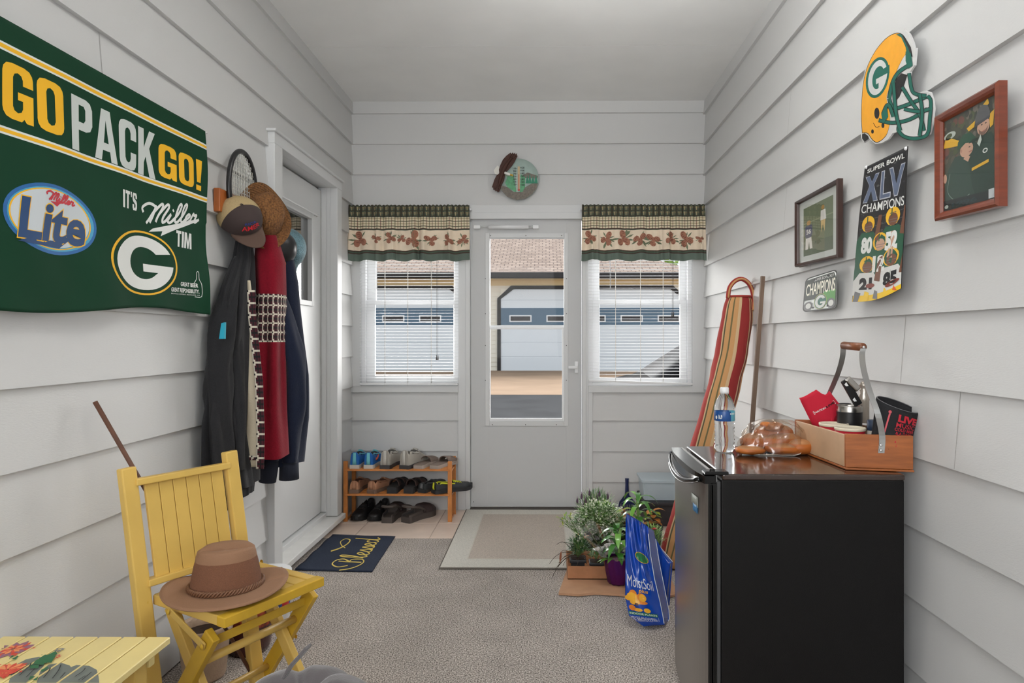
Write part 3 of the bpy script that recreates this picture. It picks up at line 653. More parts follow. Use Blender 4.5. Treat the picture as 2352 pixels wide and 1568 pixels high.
f.build('eagle_wings', th)
f = MB(); h = P(1167, 399.5, Y=YE-.032); f.tube([P(1158, 396, Y=YE-.03), h, P(1172, 401, Y=YE-.034)], [.008, .011, .007], ew, 10, sm=3); f.build('eagle_head', th)
f = MB(); f.tube([P(1171, 401, Y=YE-.034), P(1177, 402, Y=YE-.035), P(1178.5, 405, Y=YE-.034)], [.006, .0045, .001], ey, 8); f.build('eagle_beak', th)
f = MB(); f.prism([P(x, y, Y=YE-.018) for x, y in [(1147, 384), (1143, 380), (1138, 386), (1134, 392), (1137, 400), (1146, 402)]], (0, -.004, 0), ew); f.build('eagle_tail', th)
# ================================================================== LEFT WALL BANNER
XB = -1.288
bg_ = mat('banner_green', (14, 58, 37), .8, spec=.2); gold = mat('banner_gold', (244, 184, 18), .7); bw = mat('banner_white', (206, 212, 208), .7); bw2 = mat('banner_bright_white', (232, 234, 230), .7)
def BZ(y): return .022*(y-1.54)/.9
def bx(y, z):
    hang = max(0, min(1, (1.95-z)/.7)); e = math.exp(-((y-2.44)/.05)**2)
    return XB+.012*hang+.006*math.sin(y*9.5+z*2.2)*hang+.006*math.sin(y*21-z*5)*hang+.006*math.sin(z*13+y*4)*e+.003*math.sin((y+z)*30)*hang*.5
def MBn(l):
    return lambda y, z: (bx(y, z)+l*.5, y, z+BZ(y))
by0, by1, bz0, bz1 = 1.40, 2.459, 1.243, 1.93
def bfn(u, v):
    y = lerp(by0, by1, u); z = lerp(bz1, bz0, v)
    z -= .012*math.sin(u*7)*v*v; y -= .014*math.sin(v*PI*.5)**2*u*u*(1 if v > .5 else .3)
    p = MBn(0)(y, z); return p
t = thing('team_banner', 'green go pack go team and beer banner pinned to the left wall', 'banner', (XB, 2.0, bz0))
f = MB(); f.sheet(bfn, 110, 70, bg_, -.0012); f.build('cloth', t)
f = MB(); CU = .03
for z0, z1 in ((1.852, 1.872), (1.653, 1.672)):
    f.tess([[(by0, z0), (by1-.002, z0+.006), (by1-.002, z1+.006), (by0, z1)]], MBn(.0012), bw2, CU)
    f.tess([[(by0, z0+.005), (by1-.002, z0+.011), (by1-.002, z1), (by0, z1-.005)]], MBn(.002), gold, CU)
f.block('GO', 1.532, 1.722, 1.697, 1.832, MBn(.0016), gold, CU)
f.block('PACK', 1.752, 2.138, 1.677, 1.826, MBn(.0016), bw, CU)
f.block('GO!', 2.156, 2.418, 1.694, 1.806, MBn(.0016), gold, CU)
f.block("IT'S", 1.962, 2.036, 1.556, 1.610, MBn(.0016), bw2, CU)
f.block('TIM', 2.245, 2.345, 1.470, 1.526, MBn(.0016), bw2, CU)
f.text('GREAT BEER', 2.275, 2.385, 1.334, 1.349, MBn(.0016), bw2, .03, CU); f.text('GREAT RESPONSIBILITY.', 2.215, 2.39, 1.312, 1.327, MBn(.0016), bw2, .03, CU); f.text('BREWING COMPANY, MILWAUKEE, WI', 2.215, 2.39, 1.303, 1.308, MBn(.0016), bw2, .0, CU)
f.stroke([(2.365, 1.30), (2.40, 1.302), (2.402, 1.345), (2.39, 1.365), (2.388, 1.39), (2.378, 1.39), (2.376, 1.365), (2.364, 1.35)], .0025, MBn(.0016), bw2, 3, CU)
SCR = {'M': ([[(-.35, .55), (-.45, .8), (-.2, 1.0), (.1, .8), (.02, .35), (-.1, 0)], [(.12, .9), (.1, .4), (.04, .02)], [(.1, .55), (.3, .98), (.38, .8), (.3, .3), (.28, .05)], [(.34, .5), (.52, .95), (.62, .8), (.52, .3), (.56, .02), (.68, .12)]], .66),
 'i': ([[(0, .1), (.13, .45), (.08, .12), (.18, .0), (.3, .14)], [(.16, .62), (.19, .68)]], .26), 'l': ([[(0, .1), (.2, .5), (.27, .9), (.2, 1.0), (.12, .8), (.1, .2), (.18, .01), (.32, .12)]], .28),
 'e': ([[(0, .12), (.16, .2), (.28, .36), (.19, .45), (.07, .3), (.07, .1), (.19, .0), (.38, .14)]], .34), 'r': ([[(0, .1), (.1, .48), (.16, .38), (.3, .40), (.24, .1), (.32, .0), (.5, .16)]], .4),
 's': ([[(0, .06), (.2, .45), (.22, .3), (.26, .1), (.14, -.01), (.04, .06)], [(.14, -.01), (.3, .02), (.36, .12)]], .32),
 'd': ([[(.32, .38), (.18, .45), (.05, .26), (.07, .04), (.2, .01), (.33, .2), (.42, .7), (.46, 1.0)], [(.42, .7), (.35, .2), (.42, .0), (.6, .14)]], .5),
 'B': ([[(.35, .9), (.28, .4), (.2, .05)], [(-.05, .45), (-.2, .75), (.05, 1.02), (.4, 1.0), (.55, .8), (.4, .58), (.28, .52)], [(.28, .52), (.52, .45), (.5, .12), (.25, -.02), (-.05, .05), (-.35, .3), (-.5, .6)]], .62)}
def script(f, word, u0, u1, v0, v1, mp, m, wd, cut=None, shear=0):
    x = 0; S = []
    for ch in word:
        st, adv = SCR[ch]
        for q in st: S.append([(px+x+shear*py, py) for px, py in q])
        x += adv
    for q in S:
        f.stroke([(lerp(u0, u1, a/x), lerp(v0, v1, b_)) for a, b_ in q], wd, mp, m, 5, cut)
MSl = lambda y, z: MBn(.0018)(y, z+.16*(y-2.1))
script(f, 'Miller', 2.10, 2.385, 1.528, 1.592, MSl, bw2, .0095, CU, .25)
f.tess([[(2.40, 1.541), (2.12, 1.510), (2.10, 1.500), (2.17, 1.500), (2.16, 1.484), (2.24, 1.504), (2.385, 1.530)]], MSl, bw2, CU)
# oval beer logo
lb = mat('logo_blue', (22, 96, 160), .6); lbd = mat('logo_deep_blue', (16, 62, 110), .6); lt = mat('logo_teal', (70, 160, 196), .6); lw_ = mat('logo_silver', (205, 212, 216), .6); lred = mat('logo_red', (190, 30, 48), .6)
oc = (1.686, 1.474)
f.ell(oc, .156, .091, MBn(.0014), lb, 44, CU); f.ell(oc, .146, .082, MBn(.0020), lt, 44, CU); f.ell((oc[0]-.006, oc[1]+.002), .134, .075, MBn(.0026), lw_, 44, CU); f.ell((oc[0]-.004, oc[1]), .138, .078, MBn(.0030), gold, 44, CU, hole=.965)
f.text('Lite', 1.562, 1.800, 1.410, 1.520, MBn(.0040), gold, .045, CU, shear=.15); f.text('Lite', 1.565, 1.796, 1.413, 1.517, MBn(.0046), lbd, .03, CU, shear=.15)
f.tess([[(1.565, 1.405), (1.70, 1.40), (1.735, 1.425), (1.74, 1.438), (1.68, 1.418), (1.60, 1.418)]], MBn(.0040), lbd, CU)
script(f, 'Miller', 1.665, 1.755, 1.522, 1.545, MBn(.0040), lred, .005, CU, .25); f.tess([[(1.755, 1.531), (1.69, 1.521), (1.665, 1.519), (1.69, 1.509), (1.70, 1.518)]], MBn(.0040), lred, CU)
def Glogo(f, c, ru, rv, mp1, mp2, mp3, mo, mw, mg, cut=None, rim=.94):
    f.ell(c, ru, rv, mp1, mo, 48, cut); f.ell(c, ru*rim, rv*rim, mp2, mg, 48, cut)
    L = []
    for k in range(37):
        a = math.radians(38+k*(322-0)/36*0.9+0); L.append((c[0]+ru*.84*math.cos(a), c[1]+rv*.84*math.sin(a)))
    # G: thick arc open at upper right, bar at the middle right
    outer = [(c[0]+ru*.84*math.cos(math.radians(a)), c[1]+rv*.84*math.sin(math.radians(a))) for a in range(28, 360, 8)]
    outer += [(c[0]+ru*.84, c[1]-rv*.02), (c[0]-ru*.02, c[1]-rv*.02), (c[0]-ru*.02, c[1]-rv*.26), (c[0]+ru*.40, c[1]-rv*.26)]
    inner = [(c[0]+ru*.44*math.cos(math.radians(a)), c[1]+rv*.50*math.sin(math.radians(a))) for a in range(320, 36, -10)]
    f.tess([outer+inner], mp3, mw, cut)
Glogo(f, (2.073, 1.396), .178, .102, MBn(.0014), MBn(.0020), MBn(.0026), gold, bw2, bg_, CU)
f.build('printed_artwork', t)
f = MB(); f.lathe([(0, .004), (.004, .003), (.005, 0)], (XB+.006, 2.452, 1.945), chrome, 10, M=Matrix.Rotation(PI/2, 4, 'Y')); f.build('push_pin', t)
# ================================================================== RIGHT WALL PICTURES
def RW(X): return lambda px, py: tuple(P(px, py, X=X))
wood = mat('cherry_wood_frame', (118, 54, 32), .3, var=.15, vs=20, stretch=(1, 1, 6), coat=.3); wood2 = mat('dark_walnut_frame', (62, 42, 36), .35, var=.15, vs=20)
def frame(corners, X, fw, m, depth, lab, nm='picture_frame'):
    """corners px tl,tr,br,bl; on plane X; returns thing and map (u,v)->point inside frame"""
    C = [P(x, y, X=X) for x, y in corners]; ymx = sum(c.y for c in (C[0], C[3]))/2; ymn = sum(c.y for c in (C[1], C[2]))/2
    za = C[0].z, C[1].z; zb = C[3].z, C[2].z
    t = thing(nm, lab, 'framed picture', (X+depth/2, (ymx+ymn)/2, min(zb)))
    def mp(u, v, l=0): return Vector((X-l, lerp(ymx, ymn, u), lerp(lerp(zb[0], zb[1], u), lerp(za[0], za[1], u), v)))
    W = abs(ymx-ymn); H = abs(za[0]-zb[0]); fu, fv = fw/W, fw/H
    f = MB(); pro = [(0, -depth), (0, -.002), (.25, .003), (.55, 0), (.8, -.004), (1, -.010), (1, -depth)]
    o = [(0, 0), (1, 0), (1, 1), (0, 1)]
    vs = []
    for (a, b_) in o:
        for (s, l) in pro: vs.append(mp(a+(fu*s if a == 0 else -fu*s), b_+(fv*s if b_ == 0 else -fv*s), l))
    n = len(pro); fs = []
    for k in range(4):
        k2 = (k+1) % 4
        for i in range(n-1): fs.append((k*n+i, k*n+i+1, k2*n+i+1, k2*n+i))
    f.add(vs, fs, m); f.build('frame', t)
    g = MB(); g.add([mp(fu*.9, fv*.9, -.011), mp(1-fu*.9, fv*.9, -.011), mp(1-fu*.9, 1-fv*.9, -.011), mp(fu*.9, 1-fv*.9, -.011)], [(0, 1, 2, 3)], glassmat('picture_glass', (1, 1, 1), .03)); g.build('glass', t)
    b = MB(); b.box((X+.014, ymn+fw*.4, min(zb)+fw*.5), (X+depth, ymx-fw*.4, max(za)-fw*.5), mat('backing_board', (120, 100, 80), .9)); b.build('backing', t)
    return t, lambda u, v, l=0: tuple(mp(lerp(fu*.9, 1-fu*.9, u), lerp(fv*.9, 1-fv*.9, v), -.0135+l))
def C_(name, c): return mat('photo_'+name, c, .5)
# big frame: two men on a sideline
t, m = frame([(2146, 268), (2292, 184), (2292, 473), (2146, 508)], 1.030, .022, wood, .022, 'brown wooden frame with photo of two people in green jackets, rightmost on the wall')
f = MB(); q = lambda l: (lambda u, v: m(max(0, min(1, u)), max(0, min(1, v)), l*.3))
f.tess([[(0, 0), (1, 0), (1, 1), (0, 1)]], q(0), C_('dkgreen', (72, 76, 62)))
r_ = random.Random(4)
for k in range(150):
    x, y = r_.uniform(.03, .97), r_.uniform(.42, .97); s = r_.uniform(.03, .09); f.ell((x, y), s*.6, s*.5, q(.0003+k*.000005), r_.choice([C_('dkgreen', 0), C_('crowd', (92, 88, 74)), C_('crowd3', (60, 62, 54)), C_('crowd2', (112, 106, 96)), C_('moss', (78, 88, 56)), C_('dkgreen2', (52, 60, 52)), C_('ruddy', (112, 72, 62))]), 9)
f.tess([[(0, .70), (.30, .66), (.32, .71), (.05, .82)]], q(.0036), C_('gold2', (220, 172, 44))); f.ell((.13, .81), .12, .04, q(.0036), C_('pale', (190, 200, 190)), 14); f.ell((.12, .81), .06, .025, q(.0040), C_('moss', 0), 12)
f.tess([[(.70, .93), (.84, .995), (.86, .94), (.76, .9)]], q(.0036), C_('gold2', 0)); f.tess([[(.86, .83), (.95, .86), (.93, .72), (.88, .70)]], q(.0036), C_('gold2', 0)); f.tess([[(.46, .80), (.62, .84), (.60, .78), (.5, .76)]], q(.0036), C_('gold2', 0))
jk = C_('jacket', (32, 58, 48)); jk2 = C_('jacket2', (46, 70, 60)); sk = C_('skin', (196, 156, 132))
f.tess([[(.48, .06), (.46, .36), (.50, .54), (.60, .64), (.66, .60), (.76, .66), (.9, .66), (1.0, .54), (1, .06)]], q(.0040), jk)
f.tess([[(.02, .0), (.04, .32), (.10, .44), (.24, .56), (.40, .54), (.50, .46), (.56, .2), (.62, .10), (.62, 0)]], q(.0046), jk2); f.tess([[(.30, .10), (.46, .14), (.60, .10), (.50, .06)]], q(.005), jk2)
f.ell((.46, .585), .125, .075, q(.0050), sk, 16); f.tess([[(.40, .50), (.46, .53), (.53, .50), (.49, .455)]], q(.0051), sk)
f.tess([[(.28, .62), (.30, .70), (.40, .755), (.54, .745), (.62, .68), (.66, .635), (.56, .635), (.44, .655), (.34, .62)]], q(.0055), C_('cap', (34, 78, 58))); f.tess([[(.50, .635), (.66, .63), (.69, .655), (.58, .665)]], q(.0058), C_('capbrim', (24, 50, 40)))
f.ell((.52, .60), .018, .006, q(.006), C_('eye', (50, 40, 36)), 8); f.tess([[(.50, .555), (.57, .56), (.56, .548), (.51, .545)]], q(.006), C_('lip', (160, 104, 90))); f.ell((.36, .59), .02, .02, q(.006), C_('ear', (176, 132, 112)), 8)
f.ell((.765, .745), .11, .085, q(.0050), sk, 16); f.tess([[(.68, .735), (.70, .675), (.77, .655), (.83, .685), (.85, .73), (.80, .70), (.73, .70)]], q(.0054), C_('beard', (120, 92, 76)))
f.tess([[(.62, .77), (.625, .86), (.68, .93), (.76, .955), (.84, .93), (.88, .86), (.88, .80), (.76, .79)]], q(.0056), C_('beanie', (88, 90, 92))); f.tess([[(.62, .77), (.88, .80), (.88, .825), (.62, .80)]], q(.0058), C_('beanie2', (70, 72, 76)))
for u_ in (.74, .81): f.ell((u_, .765), .018, .006, q(.006), C_('eye', 0), 8)
f.tess([[(.74, .70), (.81, .705), (.80, .693), (.75, .69)]], q(.006), C_('lip', 0)); f.ell((.04, .36), .035, .05, q(.006), sk, 10)
f.tess([[(.66, .60), (.72, .68), (.74, .62), (.70, .56)]], q(.0062), C_('pale', 0)); f.tess([[(.56, .345), (.86, .375), (.86, .405), (.56, .375)]], q(.0062), C_('gold2', 0))
f.ell((.80, .50), .045, .024, q(.0062), bw2, 12); f.ell((.80, .50), .028, .014, q(.0066), jk, 10); f.stroke([(.14, .4), (.10, .2), (.3, .08), (.52, .12)], .008, q(.0062), C_('piping', (140, 160, 150)), 5)
f.tess([[(0, 0), (1, 0), (1, .10), (0, .12)]], q(.0064), C_('base', (22, 34, 34))); f.text('1996', .18, .66, .03, .08, q(.0070), C_('base2', (34, 56, 60)), .03); f.ell((.07, .05), .04, .02, q(.0070), C_('pale', 0), 10)
f.tess([[(.86, .02), (.99, .02), (.99, .11), (.86, .11)]], q(.0070), C_('sticker', (196, 204, 206)))
f.build('photograph', t)
t, m = frame([(1825, 464), (1922, 410), (1925, 591), (1827, 613)], 1.036, .014, wood2, .02, 'small dark frame with matted photo of two players on grass')
f = MB(); q = lambda l: (lambda u, v: m(max(0, min(1, u)), max(0, min(1, v)), l*.3))
f.tess([[(0, 0), (1, 0), (1, 1), (0, 1)]], q(0), C_('mat_board', (196, 200, 194))); f.tess([[(.12, .10), (.86, .10), (.86, .88), (.12, .88)]], q(.0006), C_('field', (92, 104, 72)))
f.tess([[(.12, .62), (.86, .62), (.86, .635), (.12, .635)]], q(.001), C_('field2', (130, 138, 106))); f.tess([[(.12, .1), (.86, .1), (.86, .3), (.12, .3)]], q(.0008), C_('field3', (76, 88, 60)))
nv = C_('navy', (44, 52, 84)); wh = C_('white', (214, 212, 206))
f.ell((.26, .62), .055, .04, q(.0014), C_('helmgold', (176, 130, 60)), 10); f.tess([[(.16, .42), (.17, .58), (.35, .58), (.36, .44), (.32, .38), (.2, .38)]], q(.0012), nv); f.tess([[(.18, .38), (.33, .38), (.36, .2), (.29, .2), (.27, .32), (.24, .2), (.17, .2)]], q(.0012), wh); f.text('56', .2, .32, .44, .52, q(.0016), wh, .03)
f.ell((.62, .77), .04, .035, q(.0014), C_('helmgold', 0), 10); f.tess([[(.56, .58), (.57, .73), (.68, .73), (.70, .58)]], q(.0012), wh); f.tess([[(.57, .58), (.68, .58), (.66, .4), (.62, .52), (.58, .4)]], q(.0012), C_('pants', (200, 170, 110)))
f.build('photograph', t)
# helmet cutout
hx = 1.044
t = thing('helmet_plaque', 'yellow football helmet wall cutout with green facemask and G emblem', 'wall decoration', (hx, 1.97, 1.79))
hy = mat('helmet_yellow', (240, 168, 44), .45, var=.05, vs=30); hg = mat('helmet_green', (20, 98, 84), .45); hk = mat('outline_black', (28, 26, 26), .5); hw = mat('plaque_white', (214, 214, 212), .45, var=.05, vs=20)
outl = [(1978, 318), (1976, 290), (1977, 240), (1980, 190), (1990, 150), (2010, 112), (2034, 82), (2056, 69), (2076, 67), (2088, 78), (2096, 96), (2100, 112), (2104, 110), (2100, 150), (2090, 165), (2088, 190), (2096, 215), (2110, 214), (2122, 208), (2136, 212), (2142, 230), (2144, 250), (2140, 285), (2134, 308), (2116, 320), (2094, 324), (2076, 318), (2062, 302), (2050, 306), (2040, 320), (2024, 329), (2010, 330), (1996, 318), (1984, 328)]
f = MB(); f.prism([P(x, y, X=hx-.004) for x, y in outl], (.006, 0, 0), hw); f.build('backing', t)
closedm = lambda dx: RW(hx-.0041-(dx-.0041)*.3)
f = MB(); L = closedm(.0048)
shell = [(1981, 306), (1979, 270), (1980, 230), (1984, 188), (1994, 150), (2012, 116), (2034, 90), (2054, 78), (2068, 78), (2078, 88), (2082, 104), (2080, 124), (2072, 136), (2058, 166), (2044, 200), (2036, 225), (2044, 262), (2042, 290), (2034, 312), (2016, 326), (2004, 320), (1994, 306), (1984, 304)]
def closed(L_, k=3): 
    pp = catmull([(x, y, 0) for x, y in L_]+[(L_[0][0], L_[0][1], 0)], k)[:-1]; return [(p.x, p.y) for p in pp]
f.tess([closed([(x+(x-2030)*.022, y+(y-200)*.014) for x, y in shell])], closedm(.0044), hk); f.tess([closed(shell)], L, hy)
f.tess([[(2058, 79), (2068, 77), (2080, 88), (2088, 112), (2092, 130), (2084, 132), (2080, 108), (2070, 86)]], closedm(.0052), hg)
f.tess([[(2072, 82), (2078, 84), (2092, 108), (2096, 130), (2092, 130), (2086, 110)]], closedm(.0054), hk)
f.ell((2008, 260), 0, 0, L, hk, 4) if False else None
def closedm(dx): return RW(hx-.0041-(dx-.0041)*.3)
c = (2015.5, 178); f.ell(c, 25.5, 48, closedm(.0056), hg, 36, rot=.22); f.ell(c, 20.5, 41, closedm(.0060), hw, 36, rot=.22); f.ell((2017, 178), 12.5, 27, closedm(.0064), hg, 30, rot=.22)
f.tess([[(2018, 166), (2043, 148), (2043, 168), (2022, 184)]], closedm(.0067), hg); f.tess([[(2012, 182), (2038, 168), (2036, 182), (2028, 186), (2026, 204), (2018, 208), (2018, 190), (2012, 194)]], closedm(.0070), hw)
f.tess([[(2052, 204), (2058, 182), (2070, 168), (2084, 172), (2076, 198), (2066, 222), (2058, 232)]], closedm(.0055), hk)
for q_ in (((2014, 260), 6, 13), ((2004, 302), 3, 5), ((2028, 288), 3.5, 6)): f.ell(q_[0], q_[1], q_[2], closedm(.0058), hk, 16)
f.stroke([(2006, 282), (2012, 292), (2020, 290)], 1.2, closedm(.0058), hk, 3)
f.tess([[(1980, 308), (1986, 306), (1994, 312), (1996, 318), (1986, 326), (1980, 318)]], closedm(.0056), hk)
bars = [[(2018, 276), (2050, 282), (2090, 274), (2130, 250)], [(2042, 226), (2052, 248), (2080, 242), (2128, 222)], [(2042, 226), (2050, 190), (2064, 166), (2090, 148)], [(2066, 284), (2064, 300), (2078, 314), (2104, 318), (2130, 308), (2136, 270), (2138, 232), (2130, 220)], [(2052, 190), (2058, 260), (2068, 300)], [(2088, 168), (2094, 205), (2104, 216), (2128, 220)], [(2072, 200), (2092, 232), (2112, 262), (2122, 300)], [(2076, 250), (2110, 256), (2136, 250)], [(2112, 216), (2118, 260), (2112, 312)], [(2028, 262), (2040, 240), (2052, 268)]]
for i_, b_ in enumerate(bars): f.stroke(b_, 9.5, closedm(.0062+i_*.0003), hk, 5); f.stroke(b_, 6.5, closedm(.00635+i_*.0003), hg, 5)
f.tess([[(2080, 118), (2092, 122), (2096, 150), (2086, 158), (2080, 140)]], closedm(.0095), hg); f.tess([[(2024, 262), (2036, 240), (2040, 268), (2028, 284)]], closedm(.0095), hg)
f.build('printed_artwork', t)
# champions banner (five-ish grid of players)
t = thing('championship_banner', 'narrow black super bowl champions banner with cheering players', 'banner', (1.02, 1.95, 1.26))
EL = [(1986, 385), (1981, 430), (1973, 500), (1966, 580), (1960, 650), (1957, 693)]; ER = [(2085, 336), (2082, 400), (2080, 480), (2075, 560), (2071, 630), (2070, 662)]
def ed_(E, v):
    k = v*(len(E)-1); i = min(int(k), len(E)-2); return lerp(E[i][0], E[i+1][0], k-i), lerp(E[i][1], E[i+1][1], k-i)
def cm_(l):
    l = l*.3
    def g(u, v):
        v = max(0, v); u = min(1, max(0, u)); a = ed_(EL, 1-v); b_ = ed_(ER, 1-v); px = lerp(a[0], b_[0], u); py = lerp(a[1], b_[1], u)+10*math.sin(PI*u)*(1-v)*(1-v)
        p = P(px, py, X=1.047-.025*(1-v)*math.sin(PI*min(1, u*.8+.1))-.004)
        return (p.x-l, p.y, p.z)
    return g
f = MB(); blk2 = mat('banner_black', (26, 26, 30), .45); f.sheet(lambda u, v: cm_(0)(u, v), 24, 50, blk2, .0015)
f.build('cloth', t)
f = MB(); CU = .1
r_ = random.Random(11)
for k in range(60): x, y = r_.uniform(.03, .97), r_.uniform(.35, .98); f.ell((x, y), r_.uniform(.01, .04), r_.uniform(.003, .008), cm_(.0008+k*.00001), r_.choice([C_('g1', (56, 56, 60)), C_('g2', (84, 84, 84)), C_('g3', (40, 44, 56))]), 6)
f.text('SUPER BOWL', .08, .94, .925, .965, cm_(.0018), bw2, .02, CU)
for l_, e_, m_ in ((.0018, 0, mat('silver_letters', (186, 190, 198), .4)), (.0026, .022, C_('g4', (92, 104, 128)))):
    for L_ in ([(0, 0), (.3, 0), (.5, .35), (.7, 0), (1, 0), (.66, .52), (.98, 1), (.7, 1), (.5, .68), (.3, 1), (.02, 1), (.34, .52)],): f.tess([[(.05+.33*(a*(1-4*e_)+2*e_), .69+.20*(b*(1-2*e_)+e_)) for a, b in L_]], cm_(l_), m_, CU)
    f.tess([[(.42+e_*.6, .69+e_*.3), (.66-e_*.6, .69+e_*.3), (.66-e_*.6, .725-e_*.3), (.50-e_*.6, .725-e_*.3), (.50-e_*.6, .89-e_*.3), (.42+e_*.6, .89-e_*.3)]], cm_(l_), m_, CU)
    f.tess([[(.60+e_*.6, .89-e_*.3), (.69-e_*.6, .89-e_*.3), (.78, .75+e_*.6), (.87+e_*.6, .89-e_*.3), (.97-e_*.6, .89-e_*.3), (.82-e_*.4, .69+e_*.3), (.74+e_*.4, .69+e_*.3)]], cm_(l_), m_, CU)
f.text('CHAMPIONS', .04, .97, .625, .68, cm_(.0030), bw2, .01, CU)
for k in range(9): f.stroke([(.02, .6-.045*k+.02), (.98, .62-.045*k+.03)], .004, cm_(.0012), C_('g2', 0), 0, CU)
gh = C_('helmyel', (240, 186, 40)); sg = C_('jersey_green', (30, 84, 60)); sw = C_('jersey_white', (216, 216, 212)); skd = C_('dark_skin', (112, 72, 52)); gp = C_('yellow_pants', (238, 196, 30)); gray_ = C_('grey', (110, 110, 112))
for cx, cy, s, jer, num, sk_ in ((.22, .545, 1.05, sg, '80', skd), (.74, .565, 1.2, sg, '52', skd), (.50, .435, 1.15, sg, '12', sk), (.26, .305, 1.2, sw, '21', skd), (.76, .325, 1.3, sw, '85', skd)):
    l0 = .0020+(.6-cy)*.004
    f.tess([[(cx-.23*s, cy-.20*s), (cx-.24*s, cy-.09*s), (cx-.12*s, cy-.035*s), (cx+.12*s, cy-.035*s), (cx+.24*s, cy-.09*s), (cx+.22*s, cy-.20*s)]], cm_(l0), jer, CU)
    f.tess([[(cx+.14*s, cy-.08*s), (cx+.24*s, cy-.09*s), (cx+.27*s, cy+.05*s), (cx+.20*s, cy+.05*s)]], cm_(l0+.0004), sk_, CU)
    f.tess([[(cx-.20*s, cy-.2*s), (cx+.20*s, cy-.2*s), (cx+.22*s, cy-.32*s), (cx-.22*s, cy-.32*s)]], cm_(l0-.0002), gp if cy < .5 else jer, CU)
    f.ell((cx, cy+.01*s), .13*s, .045*s, cm_(l0+.0006), gh, 14); f.ell((cx+.01, cy-.005*s), .085*s, .03*s, cm_(l0+.001), sk_, 12)
    for dy in (-.004, -.014, -.024): f.stroke([(cx-.07*s, cy+dy*s*1.2), (cx+.1*s, cy+dy*s*1.2)], .003, cm_(l0+.0014), gray_, 0)
    f.stroke([(cx-.02*s, cy+.05*s), (cx-.02*s, cy+.012*s)], .02, cm_(l0+.0012), sg, 0)
    f.text(num, cx-.11*s, cx+.11*s, cy-.15*s, cy-.06*s, cm_(l0+.0010), ink if jer is sw else bw2, .06, CU)
f.ell((.82, .135), .15, .032, cm_(.006), C_('ball', (124, 50, 36)), 16, rot=.1); f.ell((.36, .165), .09, .026, cm_(.006), C_('ball', 0), 14)
for a in range(5): f.tess([[(.02+a*.2, .0+.01*a), (.12+a*.2, .0), (.17+a*.17, .09), (.05+a*.2, .11)]], cm_(.0045), [gray_, gp, gray_, gp, C_('orange', (226, 96, 40))][a], CU)
f.build('printed_artwork', t)
for (px, py) in ((1990, 384), (2081, 341)):
    f = MB(); c = P(px, py, X=1.040); f.lathe([(0, .005), (.004, .004), (.006, 0)], c, vinyl, 10, M=Matrix.Rotation(-PI/2, 4, 'Y')); f.build('push_pin', t)
# champions licence plate
t = thing('license_plate', 'small silver and green champions license plate below the dark frame', 'license plate', (1.06, 2.3, 1.29))
pc = [(1850, 640), (1923, 617), (1920, 708), (1843, 717)]
def lp(l):
    l = l*.4
    def g(u, v):
        a = (lerp(pc[3][0], pc[0][0], v), lerp(pc[3][1], pc[0][1], v)); b_ = (lerp(pc[2][0], pc[1][0], v), lerp(pc[2][1], pc[1][1], v))
        return tuple(P(lerp(a[0], b_[0], u), lerp(a[1], b_[1], u), X=1.048-l))
    return g
def rrect(u0, v0, u1, v1, r, asp=1):
    L_ = []
    for cx, cy, a0 in ((u1-r, v1-r*asp, 0), (u0+r, v1-r*asp, 90), (u0+r, v0+r*asp, 180), (u1-r, v0+r*asp, 270)):
        for k in range(5): a = math.radians(a0+k*22.5); L_.append((cx+r*math.cos(a), cy+r*asp*math.sin(a)))
    return L_
f = MB(); RRp = [Vector(lp(0)(u, v)) for u, v in rrect(0, 0, 1, 1, .12)]; f.prism(RRp, (.0015, 0, 0), mat('brushed_silver', (186, 190, 186), .25, .6)); 
f.tess([rrect(.0, .0, 1, 1, .12), rrect(.025, .03, .975, .97, .11)[::-1]], lp(.0006), hk)
f.tess([[(.03, .33), (.97, .33), (.97, .80), (.9, .95), (.03, .93)]], lp(.0005), C_('plate_dark', (58, 66, 60))); f.tess([[(.5, .08), (.97, .2), (.97, .5), (.6, .5)]], lp(.0008), C_('plate_green', (90, 150, 80)))
f.text('CHAMPIONS', .06, .95, .46, .80, lp(.0012), mat('plate_silver_text', (216, 214, 196), .3, .3), .01); f.text('SUPER BOWL XLV', .3, .9, .84, .91, lp(.0012), bw2, .01)
Glogo(f, (.52, .24), .19, .21, lp(.0012), lp(.0015), lp(.0019), C_('gold3', (190, 178, 110)), bw2, hg)
for u in (.1, .78): f.ell((u+.06, .16), .13, .13, lp(.0012), gray_, 16); f.ell((u+.06, .16), .08, .08, lp(.0016), bw2, 16)
for u, v in ((.3, .9), (.72, .9), (.3, .1), (.74, .1)): f.ell((u, v), .03, .025, lp(.0022), hk, 10)
f.build('plate', t)
# ================================================================== COAT RACK, RACKET, CLOTHES, HATS
orw = mat('orange_stained_wood', (168, 92, 40), .35, var=.15, vs=15, stretch=(1, 6, 1))
ra = P(491, 430, X=WL); rb = P(491, 487, X=WL)
yr0, yr1, zr0, zr1 = ra.y, 3.06, 1.672, 1.765
t = thing('coat_rack', 'orange wooden peg rack on the left wall, mostly hidden by hats', 'coat rack', (WL, (yr0+yr1)/2, zr0))
f = MB(); f.box((WL-.002, yr0, zr0), (WL+.024, yr1, zr1), orw, .003); f.build('board', t)
pegs = [2.68, 2.80, 2.92, 3.02]
for y in pegs:
    f = MB(); f.tube([(WL+.02, y, 1.71), (WL+.06, y, 1.718), (WL+.085, y, 1.728)], [.008, .007, .009], orw, 10); f.lathe([(0, .012), (.009, .008), (.012, 0), (.009, -.008), (0, -.01)], (WL+.088, y, 1.729), orw, 12); f.build('peg', t)
